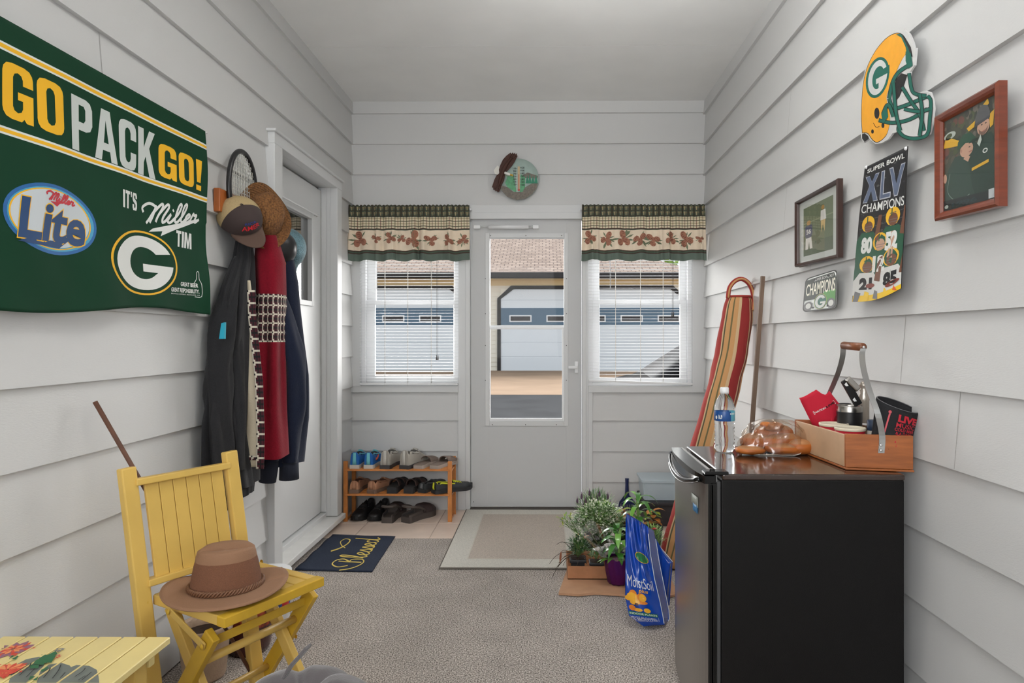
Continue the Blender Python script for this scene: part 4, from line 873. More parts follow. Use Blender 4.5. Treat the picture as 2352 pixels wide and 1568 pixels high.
# racket, hung flat on the wall
rkc = P(558, 400, X=WL+.035)
t = thing('tennis_racket', 'black tennis racket hanging on the left wall above the caps', 'racket', (WL+.035, rkc.y, 1.55))
blkp = mat('black_plastic', (24, 24, 26), .35)
f = MB(); N = 48; ru, rv = .122, .160; cz = 1.795
f.tube([(WL+.035, rkc.y+ru*math.cos(2*PI*k/N), cz+rv*math.sin(2*PI*k/N)*(1 if math.sin(2*PI*k/N) > 0 else 1.1)) for k in range(N)], .0105, blkp, 10, closed=True, up=(1, 0, 0)); f.build('frame', t)
strm = mat('racket_string', (216, 216, 208), .5); f = MB()
for k in range(-9, 10):
    u = k*.0145; h = rv*math.sqrt(max(0, 1-(u/ru)**2)); f.tube([(WL+.035, rkc.y+u, cz-h), (WL+.035, rkc.y+u, cz+h)], .0013, strm, 5)
for k in range(-11, 12):
    u = k*.0155; h = ru*math.sqrt(max(0, 1-(u/rv)**2)); f.tube([(WL+.0365, rkc.y-h, cz+u), (WL+.0365, rkc.y+h, cz+u)], .0013, strm, 5)
f.build('strings', t)
f = MB(); f.tube([(WL+.035, rkc.y-.05, cz-rv*.95), (WL+.035, rkc.y-.016, cz-rv-.08)], .009, blkp, 8); f.tube([(WL+.035, rkc.y+.05, cz-rv*.95), (WL+.035, rkc.y+.016, cz-rv-.08)], .009, blkp, 8); f.build('throat', t)
f = MB(); f.tube([(WL+.035, rkc.y, cz-rv-.07), (WL+.035, rkc.y, cz-rv-.25)], .015, blkp, 10); f.build('handle', t)
# garments: rings (z, xc, yc, hx, hy, fold_amp)
def ringfn(tab, nf, seed, zt, zb, pw=1.0):
    rnd = random.Random(seed); ph = [rnd.uniform(0, 6) for _ in range(8)]
    def fn(u, v):
        z = lerp(zt, zb, v); xc, yc, hx, hy, am = interp(tab[::-1], z) if tab[0][0] > tab[-1][0] else interp(tab, z)
        a = 2*PI*u
        am_ = am*1.7*(1+.4*math.sin(z*7+ph[4]))
        r = 1+am_*(.6*math.sin(nf*a+ph[0]+z*1.5)+.4*math.sin((nf*2-1)*a+ph[1]+z*3)+.25*math.sin((nf+2)*a+ph[2]-z*4))
        x = xc+hx*r*math.cos(a); y = yc+hy*r*math.sin(a)
        x = max(x, WL+.012+.004*math.sin(a*5))
        return (x, y, z+.004*math.sin(3*a+ph[3])*(v > .99))
    return fn
def garment(f, tab, nf, seed, m, nu=72, nv=60, cap=True):
    zt, zb = tab[0][0], tab[-1][0]; fn = ringfn(tab, nf, seed, zt, zb)
    f.sheet(fn, nu, nv, m)
    if cap:
        for v in (0, 1):
            R_ = [Vector(fn(k/24, v)) for k in range(24)]; c = sum(R_, Vector())/24; f.add(R_+[c], [(k, (k+1) % 24, 24) for k in range(24)], m if not callable(m) else m(0, 0), True)
    return fn
hood = mat('charcoal_fleece', (40, 40, 42), .95, var=.12, vs=200, bump=.3, bs=300, sheen=.08, spec=.2)
def GX(px, Y): return P(px, 700, Y=Y).x
t = thing('hooded_sweatshirt', 'charcoal hooded sweatshirt hanging nearest the banner on the coat rack', 'jacket', (-1.22, 2.62, .55))
f = MB(); garment(f, [(1.64, -1.262, 2.72, .02, .03, .05), (1.50, -1.256, 2.70, .030, .05, .10), (1.35, -1.250, 2.63, .042, .09, .14), (1.1, -1.255, 2.59, .042, .12, .16), (.85, -1.250, 2.56, .048, .14, .16), (.66, -1.240, 2.57, .058, .14, .14), (.585, -1.232, 2.57, .060, .13, .10)], 6, 3, hood, 96, 90); f.build('body', t)
f = MB(); garment(f, [(.60, -1.234, 2.575, .056, .12, .07), (.545, -1.234, 2.575, .052, .11, .07)], 16, 4, mat('charcoal_rib', (34, 34, 36), .95, bump=.4, bs=120, stretch=(1, 1, .05)), 96, 4); f.build('hem_rib', t)
f = MB(); f.tube([(-1.265, 2.66, 1.50), (-1.252, 2.53, 1.25), (-1.245, 2.47, .95), (-1.235, 2.48, .62), (-1.225, 2.50, .515)], [.012, .046, .050, .042, .034], hood, 32, sm=8, flat=.7, drape=.10); f.build('sleeve', t)
f = MB(); f.tube([(-1.25, 2.66, 1.40), (-1.225, 2.57, 1.15), (-1.20, 2.54, .9), (-1.19, 2.52, .66)], [.008, .034, .036, .03], hood, 32, sm=8, flat=.6, drape=.12); f.build('sleeve', t)
f = MB(); teal = mat('teal_patch', (30, 160, 186), .7)
c0 = P(503, 778, Y=2.43); c1 = P(516, 740, Y=2.43)
f.prism([P(503, 778, Y=2.425), P(508, 742, Y=2.425), P(516, 740, Y=2.425), P(515, 778, Y=2.425)], (0, .012, 0), teal); f.build('patch', t)
fl = mat('red_fleece', (122, 14, 32), .95, bump=.3, bs=200, sheen=.1, spec=.2, var=.1, vs=120)
t = thing('fleece_jacket', 'red fleece jacket with plaid yoke and cream lining, between the charcoal and navy ones', 'jacket', (-1.2, 2.85, .64))
pd = mat('plaid_maroon', (72, 26, 36), .9); pk = mat('plaid_black', (28, 24, 26), .9); pw_ = mat('plaid_white', (216, 208, 190), .9); lin_ = mat('cream_lining', (200, 188, 164), .95, bump=.2, bs=150)
def plaid(i, j, n=6):
    a, b_ = i % n, j % n
    if a == 0 and b_ == 0: return pk
    if a == 0 or b_ == 0: return pw_
    if a == 3 or b_ == 3: return pk
    if a == 1 and b_ % 2: return pw_
    return pd
def redm(i, j):
    v = (j+.5)/150; z = lerp(1.62, .66, v)
    return plaid(i, j) if 1.15 < z < 1.36 else fl
f = MB(); garment(f, [(1.62, -1.215, 2.83, .04, .05, .05), (1.50, -1.20, 2.83, .06, .07, .05), (1.3, -1.20, 2.83, .062, .08, .06), (1.1, -1.20, 2.83, .062, .09, .07), (.85, -1.20, 2.82, .07, .10, .08), (.66, -1.195, 2.82, .075, .10, .08)], 4, 12, redm, 120, 150); f.build('body', t)
f = MB()
def lfn(u, v):
    z = lerp(1.40, .655, v); pl = interp([(.60, 561), (.9, 569), (1.2, 574), (1.45, 568)], z)[0]; prr = interp([(.60, 607), (.8, 606), (1.0, 597), (1.2, 588), (1.45, 570)], z)[0]
    y = 2.60+.003*math.sin(u*5+z*6); p = P(lerp(pl, prr, u), 700, Y=y); return (p.x, y, z)
f.sheet(lfn, 12, 60, lin_, .003); f.build('lining', t)
f = MB()
def tfn(u, v):
    z = lerp(1.36, .65, v); a = interp([(.60, 588), (.8, 590), (1.0, 586), (1.1, 580), (1.25, 571), (1.45, 566)], z)[0]
    y = 2.588+.002*math.sin(z*6+1); p = P(a+u*18, 700, Y=y); return (p.x, y, z)
f.sheet(tfn, 6, 90, lambda i, j: plaid(i, j, 6), .004)
def bfn2(u, v):
    y = 2.592; p = P(lerp(561, 606, u), lerp(1046, 1056, v), Y=y); return tuple(p)
f.sheet(bfn2, 16, 3, lambda i, j: plaid(i, j, 6), .004)
f.build('plaid_trim', t)
nvm = mat('navy_fleece', (28, 34, 52), .95, bump=.3, bs=260, sheen=.1, spec=.2, var=.12, vs=200)
t = thing('zip_jacket', 'navy zip jacket with ribbed cuffs, hanging nearest the inner door', 'jacket', (-1.17, 3.0, .5))
f = MB(); garment(f, [(1.60, -1.215, 2.99, .04, .05, .05), (1.42, -1.205, 2.99, .065, .07, .07), (1.2, -1.195, 2.99, .075, .08, .08), (1.0, -1.185, 2.99, .082, .09, .08), (.8, -1.185, 2.99, .080, .10, .08), (.60, -1.19, 2.99, .07, .10, .06)], 4, 21, nvm, 90, 80); f.build('body', t)
S1 = [P(622, 640, Y=2.93), P(655, 740, Y=2.90), P(676, 830, Y=2.90), P(678, 920, Y=2.91), P(668, 1000, Y=2.92), P(664, 1058, Y=2.93)]
f = MB(); f.tube(S1, [.045, .052, .052, .050, .050, .046], nvm, 36, sm=8, flat=.85, drape=.07); f.build('sleeve', t)
f = MB(); f.tube([P(664, 1054, Y=2.93), P(664, 1072, Y=2.93), P(664, 1100, Y=2.93)], [.040, .041, .043], mat('navy_rib', (34, 38, 52), .95, bump=.5, bs=150, stretch=(1, 1, .05)), 20); f.build('cuff', t)
f = MB(); f.tube([P(604, 900, Y=2.88), P(612, 1000, Y=2.86), P(620, 1060, Y=2.86)], [.04, .045, .040], nvm, 30, sm=6, drape=.07); f.build('sleeve', t)
f = MB(); f.tube([P(620, 1056, Y=2.86), P(617, 1080, Y=2.86), P(614, 1106, Y=2.86)], [.038, .038, .036], MATS['navy_rib'], 18); f.build('cuff', t)
f = MB(); zz_ = [(627, 730), (636, 800), (637, 860), (632, 920), (640, 980), (644, 1020), (654, 1044)]
f.tube([P(x, y, Y=2.845) for x, y in zz_], .0055, mat('zip_dark', (54, 56, 66), .5), 8, sm=6); f.tube([P(x+4, y, Y=2.84) for x, y in zz_], .0018, mat('zip_edge', (140, 110, 100), .5), 6, sm=6); f.build('zipper', t)
f = MB(); f.sheet(lambda u, v: tuple(P(lerp(interp([(0, 628), (.5, 634), (1, 646)], v)[0], interp([(0, 652), (.5, 664), (1, 658)], v)[0], u), lerp(740, 1044, v), Y=2.855+.02*u)), 8, 20, nvm, .004); f.build('front_panel', t)
# caps and hats on the pegs
def dome(f, c, ax, r, h, m, squash=1, side=None, mf=None, n=32, k=12, prof=None):
    """cap crown: opening centre c, axis ax (towards the top)"""
    ax = Vector(ax).normalized(); sd = Vector(side) if side else ax.orthogonal(); sd = (sd-ax*sd.dot(ax)).normalized(); y = ax.cross(sd)
    M = Matrix((sd, y, ax)).transposed().to_4x4(); M.translation = Vector(c)
    pr_ = prof or [(r*math.cos(i/k*PI/2)**.75, h*math.sin(i/k*PI/2)) for i in range(k+1)]
    vs = []; fs = []; ms = []
    for i, (a, b_) in enumerate(pr_):
        for j in range(n): an = 2*PI*j/n; vs.append(M @ Vector((a*math.cos(an), a*math.sin(an)*squash, b_)))
    for i in range(len(pr_)-1):
        for j in range(n): fs.append((i*n+j, i*n+(j+1) % n, (i+1)*n+(j+1) % n, (i+1)*n+j)); ms.append(mf(i, j) if mf else m)
    f.add(vs, fs, ms, True); return M
def brim(f, M, r, w_, m, drop=.02, spread=55, squash=1, base=0):
    def fn(u, v):
        a = math.radians(lerp(-spread, spread, u)); e = math.cos((u-.5)*PI)**.6 if abs(u-.5) < .5 else 0
        x = math.cos(a)*r+v*w_*e; y = math.sin(a)*r*squash*(1-.05*v)
        return tuple(M @ Vector((x, y, base-drop*v-.05*(y/r)**2*v)))
    f.sheet(fn, 24, 8, m, .003)
mesh_t = mat('cream_cap_mesh', (176, 154, 112), .9, bump=.6, bs=500, var=.1, vs=300); dkb = mat('dark_brown_cap', (60, 48, 46), .85); bilm = mat('brown_cap_brim', (88, 68, 58), .9)
cc = P(556, 520, Y=2.62)
t = thing('trucker_cap', 'cream mesh trucker cap with dark front and red lettering, hung brim down', 'cap', cc)
ax = Vector((.45, -.75, .48)); sd = Vector((.55, .0, -1))
f = MB(); ctr = P(549, 500, Y=2.66)
M = dome(f, ctr+Vector((-.005, .015, 0)), ax, .088, .088, mesh_t, side=sd, mf=lambda i, j: dkb if (j < 7 or j >= 25) else mesh_t); f.build('crown', t)
f = MB(); brim(f, M, .088, .075, bilm, drop=-.01, spread=48); f.build('brim', t)
f = MB(); 
def capmp(u, v):  # on the crown front: u along rim angle, v up
    a = math.radians(u); e = v*PI/2; return tuple(M @ Vector((.0895*math.cos(e)**.75*math.cos(a), .0895*math.cos(e)**.75*math.sin(a), .0895*math.sin(e))))
f.text('AMER', -24, 30, .20, .36, capmp, mat('red_embroidery', (200, 30, 44), .8), .015, None, 0); f.text('RICA', -16, 22, .39, .47, capmp, mat('blue_embroidery', (40, 60, 130), .8), .02); f.build('embroidery', t)
f = MB(); f.lathe([(0, .006), (.005, .004), (.007, 0)], M @ Vector((0, 0, .088)), dkb, 12); f.build('button', t)
straw = mat('woven_straw', (140, 94, 50), .85, var=.5, vs=150, detail=6)
nt = straw.node_tree; wv = nt.nodes.new('ShaderNodeTexWave'); wv.wave_type = 'RINGS'; wv.inputs['Scale'].default_value = 34; wv.inputs['Distortion'].default_value = 2.5; wv.inputs['Detail'].default_value = 2; wv.inputs['Detail Scale'].default_value = 12
bp = nt.nodes.new('ShaderNodeBump'); bp.inputs['Strength'].default_value = 1; bp.inputs['Distance'].default_value = .006; tcs = nt.nodes.new('ShaderNodeTexCoord')
nt.links.new(tcs.outputs['Object'], wv.inputs['Vector']); nt.links.new(wv.outputs['Fac'], bp.inputs['Height']); nt.links.new(bp.outputs[0], nt.nodes['Principled BSDF'].inputs['Normal'])
hc = P(622, 505, Y=2.80)
t = thing('straw_hat', 'brown woven straw hat hung on its side over the red jacket', 'hat', hc)
ax = Vector((.62, -.70, .30)).normalized(); sd = Vector((0, 0, 1))
# brim plane is roughly the peg side; crown bulges to the viewer's right
f = MB(); M = dome(f, P(605, 500, Y=2.83), ax, .098, .105, straw, squash=.78, side=(.1, .1, 1), n=40, prof=[(.104, 0), (.100, .02), (.094, .05), (.084, .08), (.066, .1), (.038, .107), (0, .104)]); f.build('crown', t)
f = MB()
def hb(u, v):
    a = 2*PI*u; r = .100+.048*v; w_ = .018*math.sin(2*a+.6)*v+.012*math.sin(3*a)*v; return tuple(M @ Vector((r*math.cos(a)*(1+.06*v), r*math.sin(a)*.80, .004-.012*v+w_+.014*v*v)))
f.sheet(hb, 64, 8, straw, .004); f.build('brim', t)
t = thing('baseball_cap', 'black cap with round white emblem below the straw hat', 'cap', P(648, 590, Y=2.96))
f = MB(); M = dome(f, P(643, 570, Y=2.98), (.6, -.75, -.1), .080, .082, blkp, side=(.1, -.1, -1), squash=.9); f.build('crown', t)
f = MB(); c = P(646, 608, Y=2.895); q = lambda l: (lambda px, py: tuple(P(px, py, Y=2.893-l)))
f.ell((646, 606), 11, 11, q(0), gold, 20); f.ell((646, 606), 9.5, 9.5, q(.001), bw2, 20); f.ell((646, 607), 6.5, 6.5, q(.002), ink, 16); f.ell((648, 609), 3, 3, q(.003), bw2, 10); f.build('emblem', t)
seq = mat('blue_sequin', (96, 128, 138), .35, .3, var=.55, vs=260, bump=.8, bs=220, detail=2)
t = thing('sequin_cap', 'glittery pale blue sequin cap in front of the inner door glass', 'cap', P(672, 580, Y=3.06))
f = MB(); M = dome(f, P(655, 572, Y=3.08), (.75, -.6, .18), .098, .105, seq, side=(.1, -.1, -1), squash=.88); f.build('crown', t)
f = MB(); brim(f, M, .096, .06, seq, drop=.0, spread=50, squash=.9); f.build('brim', t)
# ================================================================== YELLOW FOLDING CHAIR
yel = mat('yellow_paint', (214, 178, 92), .45, var=.06, vs=7, bump=.1, bs=50); yd = mat('yellow_worn_paint', (200, 160, 44), .5, var=.12, vs=10)
fdir = Vector((.88, -.475, 0)); wdir = Vector((.475, .88, 0)); A = Vector((-.858, 1.734, 0)); ZS_ = .43; UP = Vector((0, 0, 1))
t = thing('folding_chair', 'yellow painted wooden folding chair with slatted back, by the left wall', 'chair', A-fdir*.15+wdir*.155)
def Q(d, w_, z): return A-fdir*d+wdir*w_+UP*z
W_ = .318
TL = P(290, 1074, Z=.80); TR = P(526, 1048, X=TL.x+.160); TR.z = .80
BL = P(326, 1372, X=-1.150); BLf = TL+(BL-TL)*((.80-.0)/(.80-BL.z)); BLf.z = 0
offW = TR-TL
for nm, s in (('back_post', 0), ('back_post', 1)):
    f = MB(); f.bar(BLf+offW*s*1.0, TL+offW*s, .030, .042, yel, up=(offW.x, offW.y, 0), bev=.004); f.build(nm, t)
dn = (BLf-TL).normalized(); wn = offW.normalized()
def BP(a, w_, o=0): # a metres down the back, w_ across fraction
    nr = dn.cross(wn).normalized(); return TL+dn*a+offW*w_+nr*o
f = MB(); f.bar(BP(.045, .04), BP(.045, .96), .042, .020, yel, up=dn, bev=.003); f.build('top_rail', t)
f = MB(); f.bar(BP(.335, .04), BP(.335, .96), .045, .020, yel, up=dn, bev=.003); f.build('lower_rail', t)
for k in range(6):
    a = .13+k*.128; f = MB(); f.bar(BP(.055, a+.064), BP(.33, a+.064), abs(offW.length)*.122, .011, yel, up=(dn.cross(wn)), bev=.0015); f.build('back_slat', t)
# seat
f = MB()
def sbar(p, q, wd, ht, m=yel, bev=.003): f.bar(p, q, wd, ht, m, up=(0, 0, 1), bev=bev)
f.bar(Q(0, 0, ZS_-.012), Q(0, W_, ZS_-.012), .024, .030, yel, up=fdir, bev=.003) if False else None
def frame_bar(f, p, q, wd, ht, m): 
    z = (q-p).normalized(); f.bar(p, q, ht, wd, m, up=z.cross(UP), bev=.003)
frame_bar(f, Q(-.0, -.012, ZS_-.014), Q(0, W_+.012, ZS_-.014), .034, .028, yd); frame_bar(f, Q(.0145, .008, ZS_-.0148), Q(.31, .008, ZS_-.0148), .034, .028, yel); frame_bar(f, Q(.0145, W_-.008, ZS_-.0148), Q(.31, W_-.008, ZS_-.0148), .034, .028, yel); frame_bar(f, Q(.305, 0, ZS_-.0158), Q(.305, W_, ZS_-.0158), .03, .026, yel)
f.build('seat_frame', t)
for k in range(6):
    f = MB(); frame_bar(f, Q(.015, .045+k*.0455, ZS_-.010), Q(.295, .045+k*.0455, ZS_-.010), .044, .012, yel); f.build('seat_slat', t)
for s in (0, 1):
    w0 = -.006+s*(W_+.012); dw = .0
    f = MB(); frame_bar(f, Q(.26, w0+.02*(1-2*s), ZS_-.03), Q(-.02, w0+.02*(1-2*s), .0), .022, .038, yel); f.build('leg', t)
    f = MB(); frame_bar(f, Q(.035, w0-.004*(1-2*s), ZS_-.055), Q(.30, w0-.004*(1-2*s), .0), .022, .044, yd); f.build('leg', t)
    f = MB(); frame_bar(f, Q(.20, w0-.02*(1-2*s), ZS_-.02), Q(.045, w0-.02*(1-2*s), ZS_-.085), .004, .022, yel); f.build('brace', t)
    for (d_, z_) in ((.20, ZS_-.02), (.05, ZS_-.083), (.30, ZS_-.012), (.135, .205)):
        f = MB(); f.lathe([(0, .004), (.006, .002), (.008, 0)], Q(d_, w0-.026*(1-2*s), z_), yd, 10, M=Matrix.Rotation(math.atan2(wdir.y, wdir.x)+(PI if s == 0 else 0), 4, 'Z') @ Matrix.Rotation(PI/2, 4, 'Y')); f.build('rivet', t)
f = MB(); f.tube([Q(.102, .0, .28), Q(.102, W_, .28)], .012, yel, 12); f.build('rung', t)
f = MB(); f.tube([Q(.229, .0, .10), Q(.229, W_, .10)], .010, yel, 12); f.build('rung', t)
f = MB(); frame_bar(f, Q(.058, -.002, ZS_-.085), Q(.058, W_+.002, ZS_-.085), .006, .026, yd); f.build('brace', t)
# wide-brim hat on the seat
tan = mat('tan_hat_fabric', (142, 106, 80), .85, bump=.25, bs=300); tanm = mat('tan_hat_mesh', (132, 88, 64), .9, bump=.9, bs=700, var=.18, vs=500)
hc = P(520, 1352, Z=ZS_+.012); hc.z = ZS_+.004
t = thing('brimmed_hat', 'brown mesh-sided hat with braided band resting on the yellow chair seat', 'hat', hc)
Mh = Matrix.Translation(hc) @ Matrix.Rotation(math.radians(20), 4, 'Z')
f = MB()
def bf(u, v):
    a = 2*PI*u; r = lerp(.080, .166, v); z = .012+.014*v*abs(math.cos(a))**2-.008*v*math.sin(a)**2+.004*math.sin(3*a)*v
    return tuple(Mh @ Vector((r*math.cos(a)*1.0, r*math.sin(a)*.95, z+.001)))
f.sheet(bf, 64, 8, tan, .003); f.tube([Vector(bf(k/64, 1)) for k in range(64)], .0028, tan, 8, closed=True); f.build('brim', t)
f = MB(); NN = 48; vs = []; fs = []; ms = []
pr_ = [(.100, .012), (.0985, .03), (.094, .055), (.089, .08), (.085, .095), (.083, .105), (.079, .118), (.070, .126), (.045, .122), (.0, .116)]
for i, (r, z) in enumerate(pr_):
    for j in range(NN):
        a = 2*PI*j/NN; dent = (-.018*math.exp(-((math.sin(a))/.35)**2) if i >= 7 else 0)*(1 if i < 9 else 1.2)
        vs.append(Mh @ Vector((r*.96*math.cos(a), r*.82*math.sin(a), z*1.05+(dent*.5 if i > 6 else 0))))
for i in range(len(pr_)-1):
    for j in range(NN): fs.append((i*NN+j, i*NN+(j+1) % NN, (i+1)*NN+(j+1) % NN, (i+1)*NN+j)); ms.append(tanm if i < 4 else tan)
f.add(vs, fs, ms, True); f.build('crown', t)
brd = mat('braided_leather', (112, 76, 52), .6)
f = MB()
for ph in (0, 2.1, 4.2):
    f.tube([Mh @ Vector(((.0985+.003*math.cos(k*.9+ph))*math.cos(2*PI*k/150), (.0860+.003*math.cos(k*.9+ph))*math.sin(2*PI*k/150), .024+.006*math.sin(k*.9+ph))) for k in range(150)], .0035, brd, 6, closed=True)
f.build('braided_band', t)
# stick leaning behind the chair
t0 = P(218, 922, X=-1.295); t1 = P(604, 1592, Z=.006)
t1 = Vector((t1.x, t1.y, .006))
f = MB(); f.tube([t1, t0], [.0055, .0065], mat('brown_stick', (98, 64, 48), .6, var=.2, vs=20), 10); tag(f.build('stick', None, tuple(t1)), 'thin brown stick leaning on the left wall behind the yellow chair', 'stick')
# pots under the chair
pt = mat('tan_pottery', (186, 162, 140), .7, var=.08, vs=30, bump=.5, bs=140); dr = mat('dark_red_glaze', (74, 30, 26), .25, coat=.4); soil = mat('potting_soil', (60, 44, 34), .95, bump=.8, bs=80)
c = P(470, 1553, Z=0)
t = thing('flower_pot', 'tan textured flower pot on the carpet under the yellow chair', 'flower pot', c)
f = MB(); f.lathe([(0, 0), (.062, 0), (.068, .01), (.080, .14), (.082, .15), (.088, .152), (.090, .178), (.087, .184), (.080, .182), (.078, .15)], c, pt, 40); f.build('pot', t)
f = MB(); f.lathe([(0, .150), (.04, .151), (.078, .150)], c, soil, 24); f.build('soil', t)
c = P(548, 1508, Z=0)+Vector((.01, .06, 0))
t = thing('glazed_pot', 'dark red glazed pot behind the tan pot under the chair', 'flower pot', c)
f = MB(); f.lathe([(0, 0), (.07, 0), (.078, .02), (.088, .10), (.094, .16), (.098, .19), (.100, .21), (.094, .214), (.088, .205), (.085, .18)], c, dr, 40); f.build('pot', t)
f = MB(); f.lathe([(.0885, .105), (.0945, .16), (.0950, .17), (.089, .105)], c, mat('painted_flower_band', (150, 60, 40), .4, var=.7, vs=60), 40); f.build('flower_band', t)
f = MB(); f.lathe([(0, .176), (.086, .176)], c, soil, 24); f.build('soil', t)
c = P(622, 1440, Z=0)+Vector((-.03, .05, 0))
t = thing('storage_tub', 'white tub with blue and red label behind the dark red pot', 'tub', c)
f = MB(); f.lathe([(0, 0), (.075, 0), (.08, .01), (.086, .20), (.090, .203), (.090, .21), (.0, .212)], c, vinyl, 36); f.build('tub', t)
f = MB(); f.lathe([(.0825, .05), (.0862, .15)], c, mat('blue_label', (60, 80, 140), .4), 36, mf=lambda i, j: MATS['blue_label'] if j % 9 < 6 else mat('red_label', (190, 40, 40), .4)); f.build('label', t)
# ================================================================== PAINTED TABLE
ty = mat('pale_yellow_paint', (232, 212, 144), .4, var=.05, vs=8)
ZT = .45; fy = 1.565; nyv = 1.02
t = thing('painted_table', 'pale yellow slatted side table painted with flowers, bottom left corner', 'table', (-1.09, 1.3, 0))
xs0 = [-.905-.0585*k for k in range(8)]
def TM(l): return lambda u, v: (u, v, ZT+l)
def clipslat(poly, xa, xb):
    def cl(p, fn, X):
        out = []
        for i in range(len(p)):
            a, b_ = p[i], p[(i+1) % len(p)]; ia, ib = fn(a[0]), fn(b_[0])
            if ia: out.append(a)
            if ia != ib: tt = (X-a[0])/(b_[0]-a[0]); out.append((X, a[1]+tt*(b_[1]-a[1])))
        return out
    p = cl(poly, lambda x: x >= xa, xa); return cl(p, lambda x: x <= xb, xb) if len(p) > 2 else []
def TT(px, py): p = P(px, py, Z=ZT); return (p.x, p.y)
gry = mat('painted_grey_jug', (112, 118, 112), .5); gln = mat('dark_line', (40, 44, 44), .6); pfr = mat('petal_red', (214, 78, 58), .6); pfo = mat('petal_orange', (238, 150, 96), .6); pfp = mat('petal_mauve', (150, 104, 124), .6); pgr = mat('leaf_paint_green', (44, 104, 66), .6)
deco = []
def E2(c, a, b_, n=26, rot=0): return [(c[0]+a*math.cos(k*2*PI/n)*math.cos(rot)-b_*math.sin(k*2*PI/n)*math.sin(rot), c[1]+a*math.cos(k*2*PI/n)*math.sin(rot)+b_*math.sin(k*2*PI/n)*math.cos(rot)) for k in range(n)]
for pl in ([(228, 1568), (150, 1568), (140, 1552), (152, 1536), (176, 1527), (205, 1529), (222, 1538), (226, 1552)], [(150, 1568), (84, 1568), (92, 1542), (112, 1526), (140, 1522), (160, 1528), (166, 1536), (148, 1545)], [(100, 1530), (60, 1568), (20, 1568), (30, 1530), (60, 1514), (90, 1508), (106, 1514)]):
    deco.append(([TT(*p) for p in pl], gry, .0004))
def petals(cx, cy, r, n, ms, z):
    rr2 = random.Random(int(cx)); c = TT(cx, cy)
    for k in range(n):
        a = 2*PI*k/n+rr2.uniform(-.15, .15); L_ = r*rr2.uniform(.75, 1.1)/1000; w_ = L_*.2
        d_ = (math.cos(a), math.sin(a)); p = (-d_[1], d_[0])
        deco.append(([(c[0]+d_[0]*.003, c[1]+d_[1]*.003), (c[0]+d_[0]*L_*.6+p[0]*w_, c[1]+d_[1]*L_*.6+p[1]*w_), (c[0]+d_[0]*L_, c[1]+d_[1]*L_), (c[0]+d_[0]*L_*.6-p[0]*w_, c[1]+d_[1]*L_*.6-p[1]*w_)], ms[k % len(ms)], z))
petals(32, 1492, 42, 22, [pfp, pfr, pfp], .0006); petals(30, 1492, 26, 14, [pfr, pfo], .0008); petals(16, 1540, 40, 18, [pfo, pfr], .0006); petals(10, 1548, 24, 12, [pfr], .0008)
petals(136, 1494, 12, 10, [mat('petal_grey', (120, 122, 128), .6)], .0006); petals(128, 1510, 14, 9, [pfr, mat('petal_pink', (196, 120, 112), .6)], .0006)
for (x0, y0_, x1, y1_) in ((118, 1525, 96, 1506), (100, 1530, 84, 1516), (112, 1515, 128, 1498), (36, 1518, 28, 1508), (40, 1512, 26, 1514), (110, 1534, 96, 1548), (70, 1556, 84, 1566), (88, 1538, 70, 1530), (94, 1520, 108, 1526)):
    a = TT(x0, y0_); b_ = TT(x1, y1_); mx_ = ((a[0]+b_[0])/2, (a[1]+b_[1])/2); n_ = ((b_[1]-a[1])*.28, -(b_[0]-a[0])*.28)
    deco.append(([a, (mx_[0]+n_[0], mx_[1]+n_[1]), b_, (mx_[0]-n_[0], mx_[1]-n_[1])], pgr, .0010))
for ln in ([(100, 1560), (112, 1545), (118, 1532)], [(120, 1562), (134, 1544), (140, 1530)], [(136, 1564), (150, 1548)], [(180, 1566), (196, 1556)], [(172, 1558), (190, 1546), (196, 1538)], [(188, 1566), (210, 1548)], [(60, 1560), (80, 1540)], [(44, 1556), (66, 1536), (72, 1526)]):
    L_ = [Vector((*TT(*p), 0)) for p in ln]; L_ = catmull(L_, 3)
    for a, b_ in zip(L_, L_[1:]):
        d_ = (b_-a).normalized()*.0011; n_ = Vector((-d_.y, d_.x, 0)); deco.append(([(q_.x, q_.y) for q_ in (a-n_, b_-n_, b_+n_, a+n_)], gln, .0012))
for k in range(7):
    xb_ = xs0[k]; xa_ = xs0[k]-.0545; f = MB(); f.box((xa_, nyv, ZT-.016), (xb_, fy, ZT), ty, .002, seg=1)
    for di_, (pl, m_, l_) in enumerate(deco):
        l_ = l_+di_*.00003
        q = clipslat(pl, xa_+.001, xb_-.001); q = [p for i, p in enumerate(q) if (p[0]-q[i-1][0])**2+(p[1]-q[i-1][1])**2 > 1e-12]
        if len(q) > 2: f.tess([q], TM(l_), m_)
    f.build('top_slat', t)
for ya in (fy-.05, nyv+.03): f = MB(); f.box((-1.285, ya, ZT-.05), (-.925, ya+.02, ZT-.016), ty, .002); f.build('apron', t)
for x in (-.945, -1.27):
    for y in (fy-.075, nyv+.075): f = MB(); f.box((x-.016, y-.022, 0), (x+.016, y+.022, ZT-.016), yel, .003); f.build('leg', t)
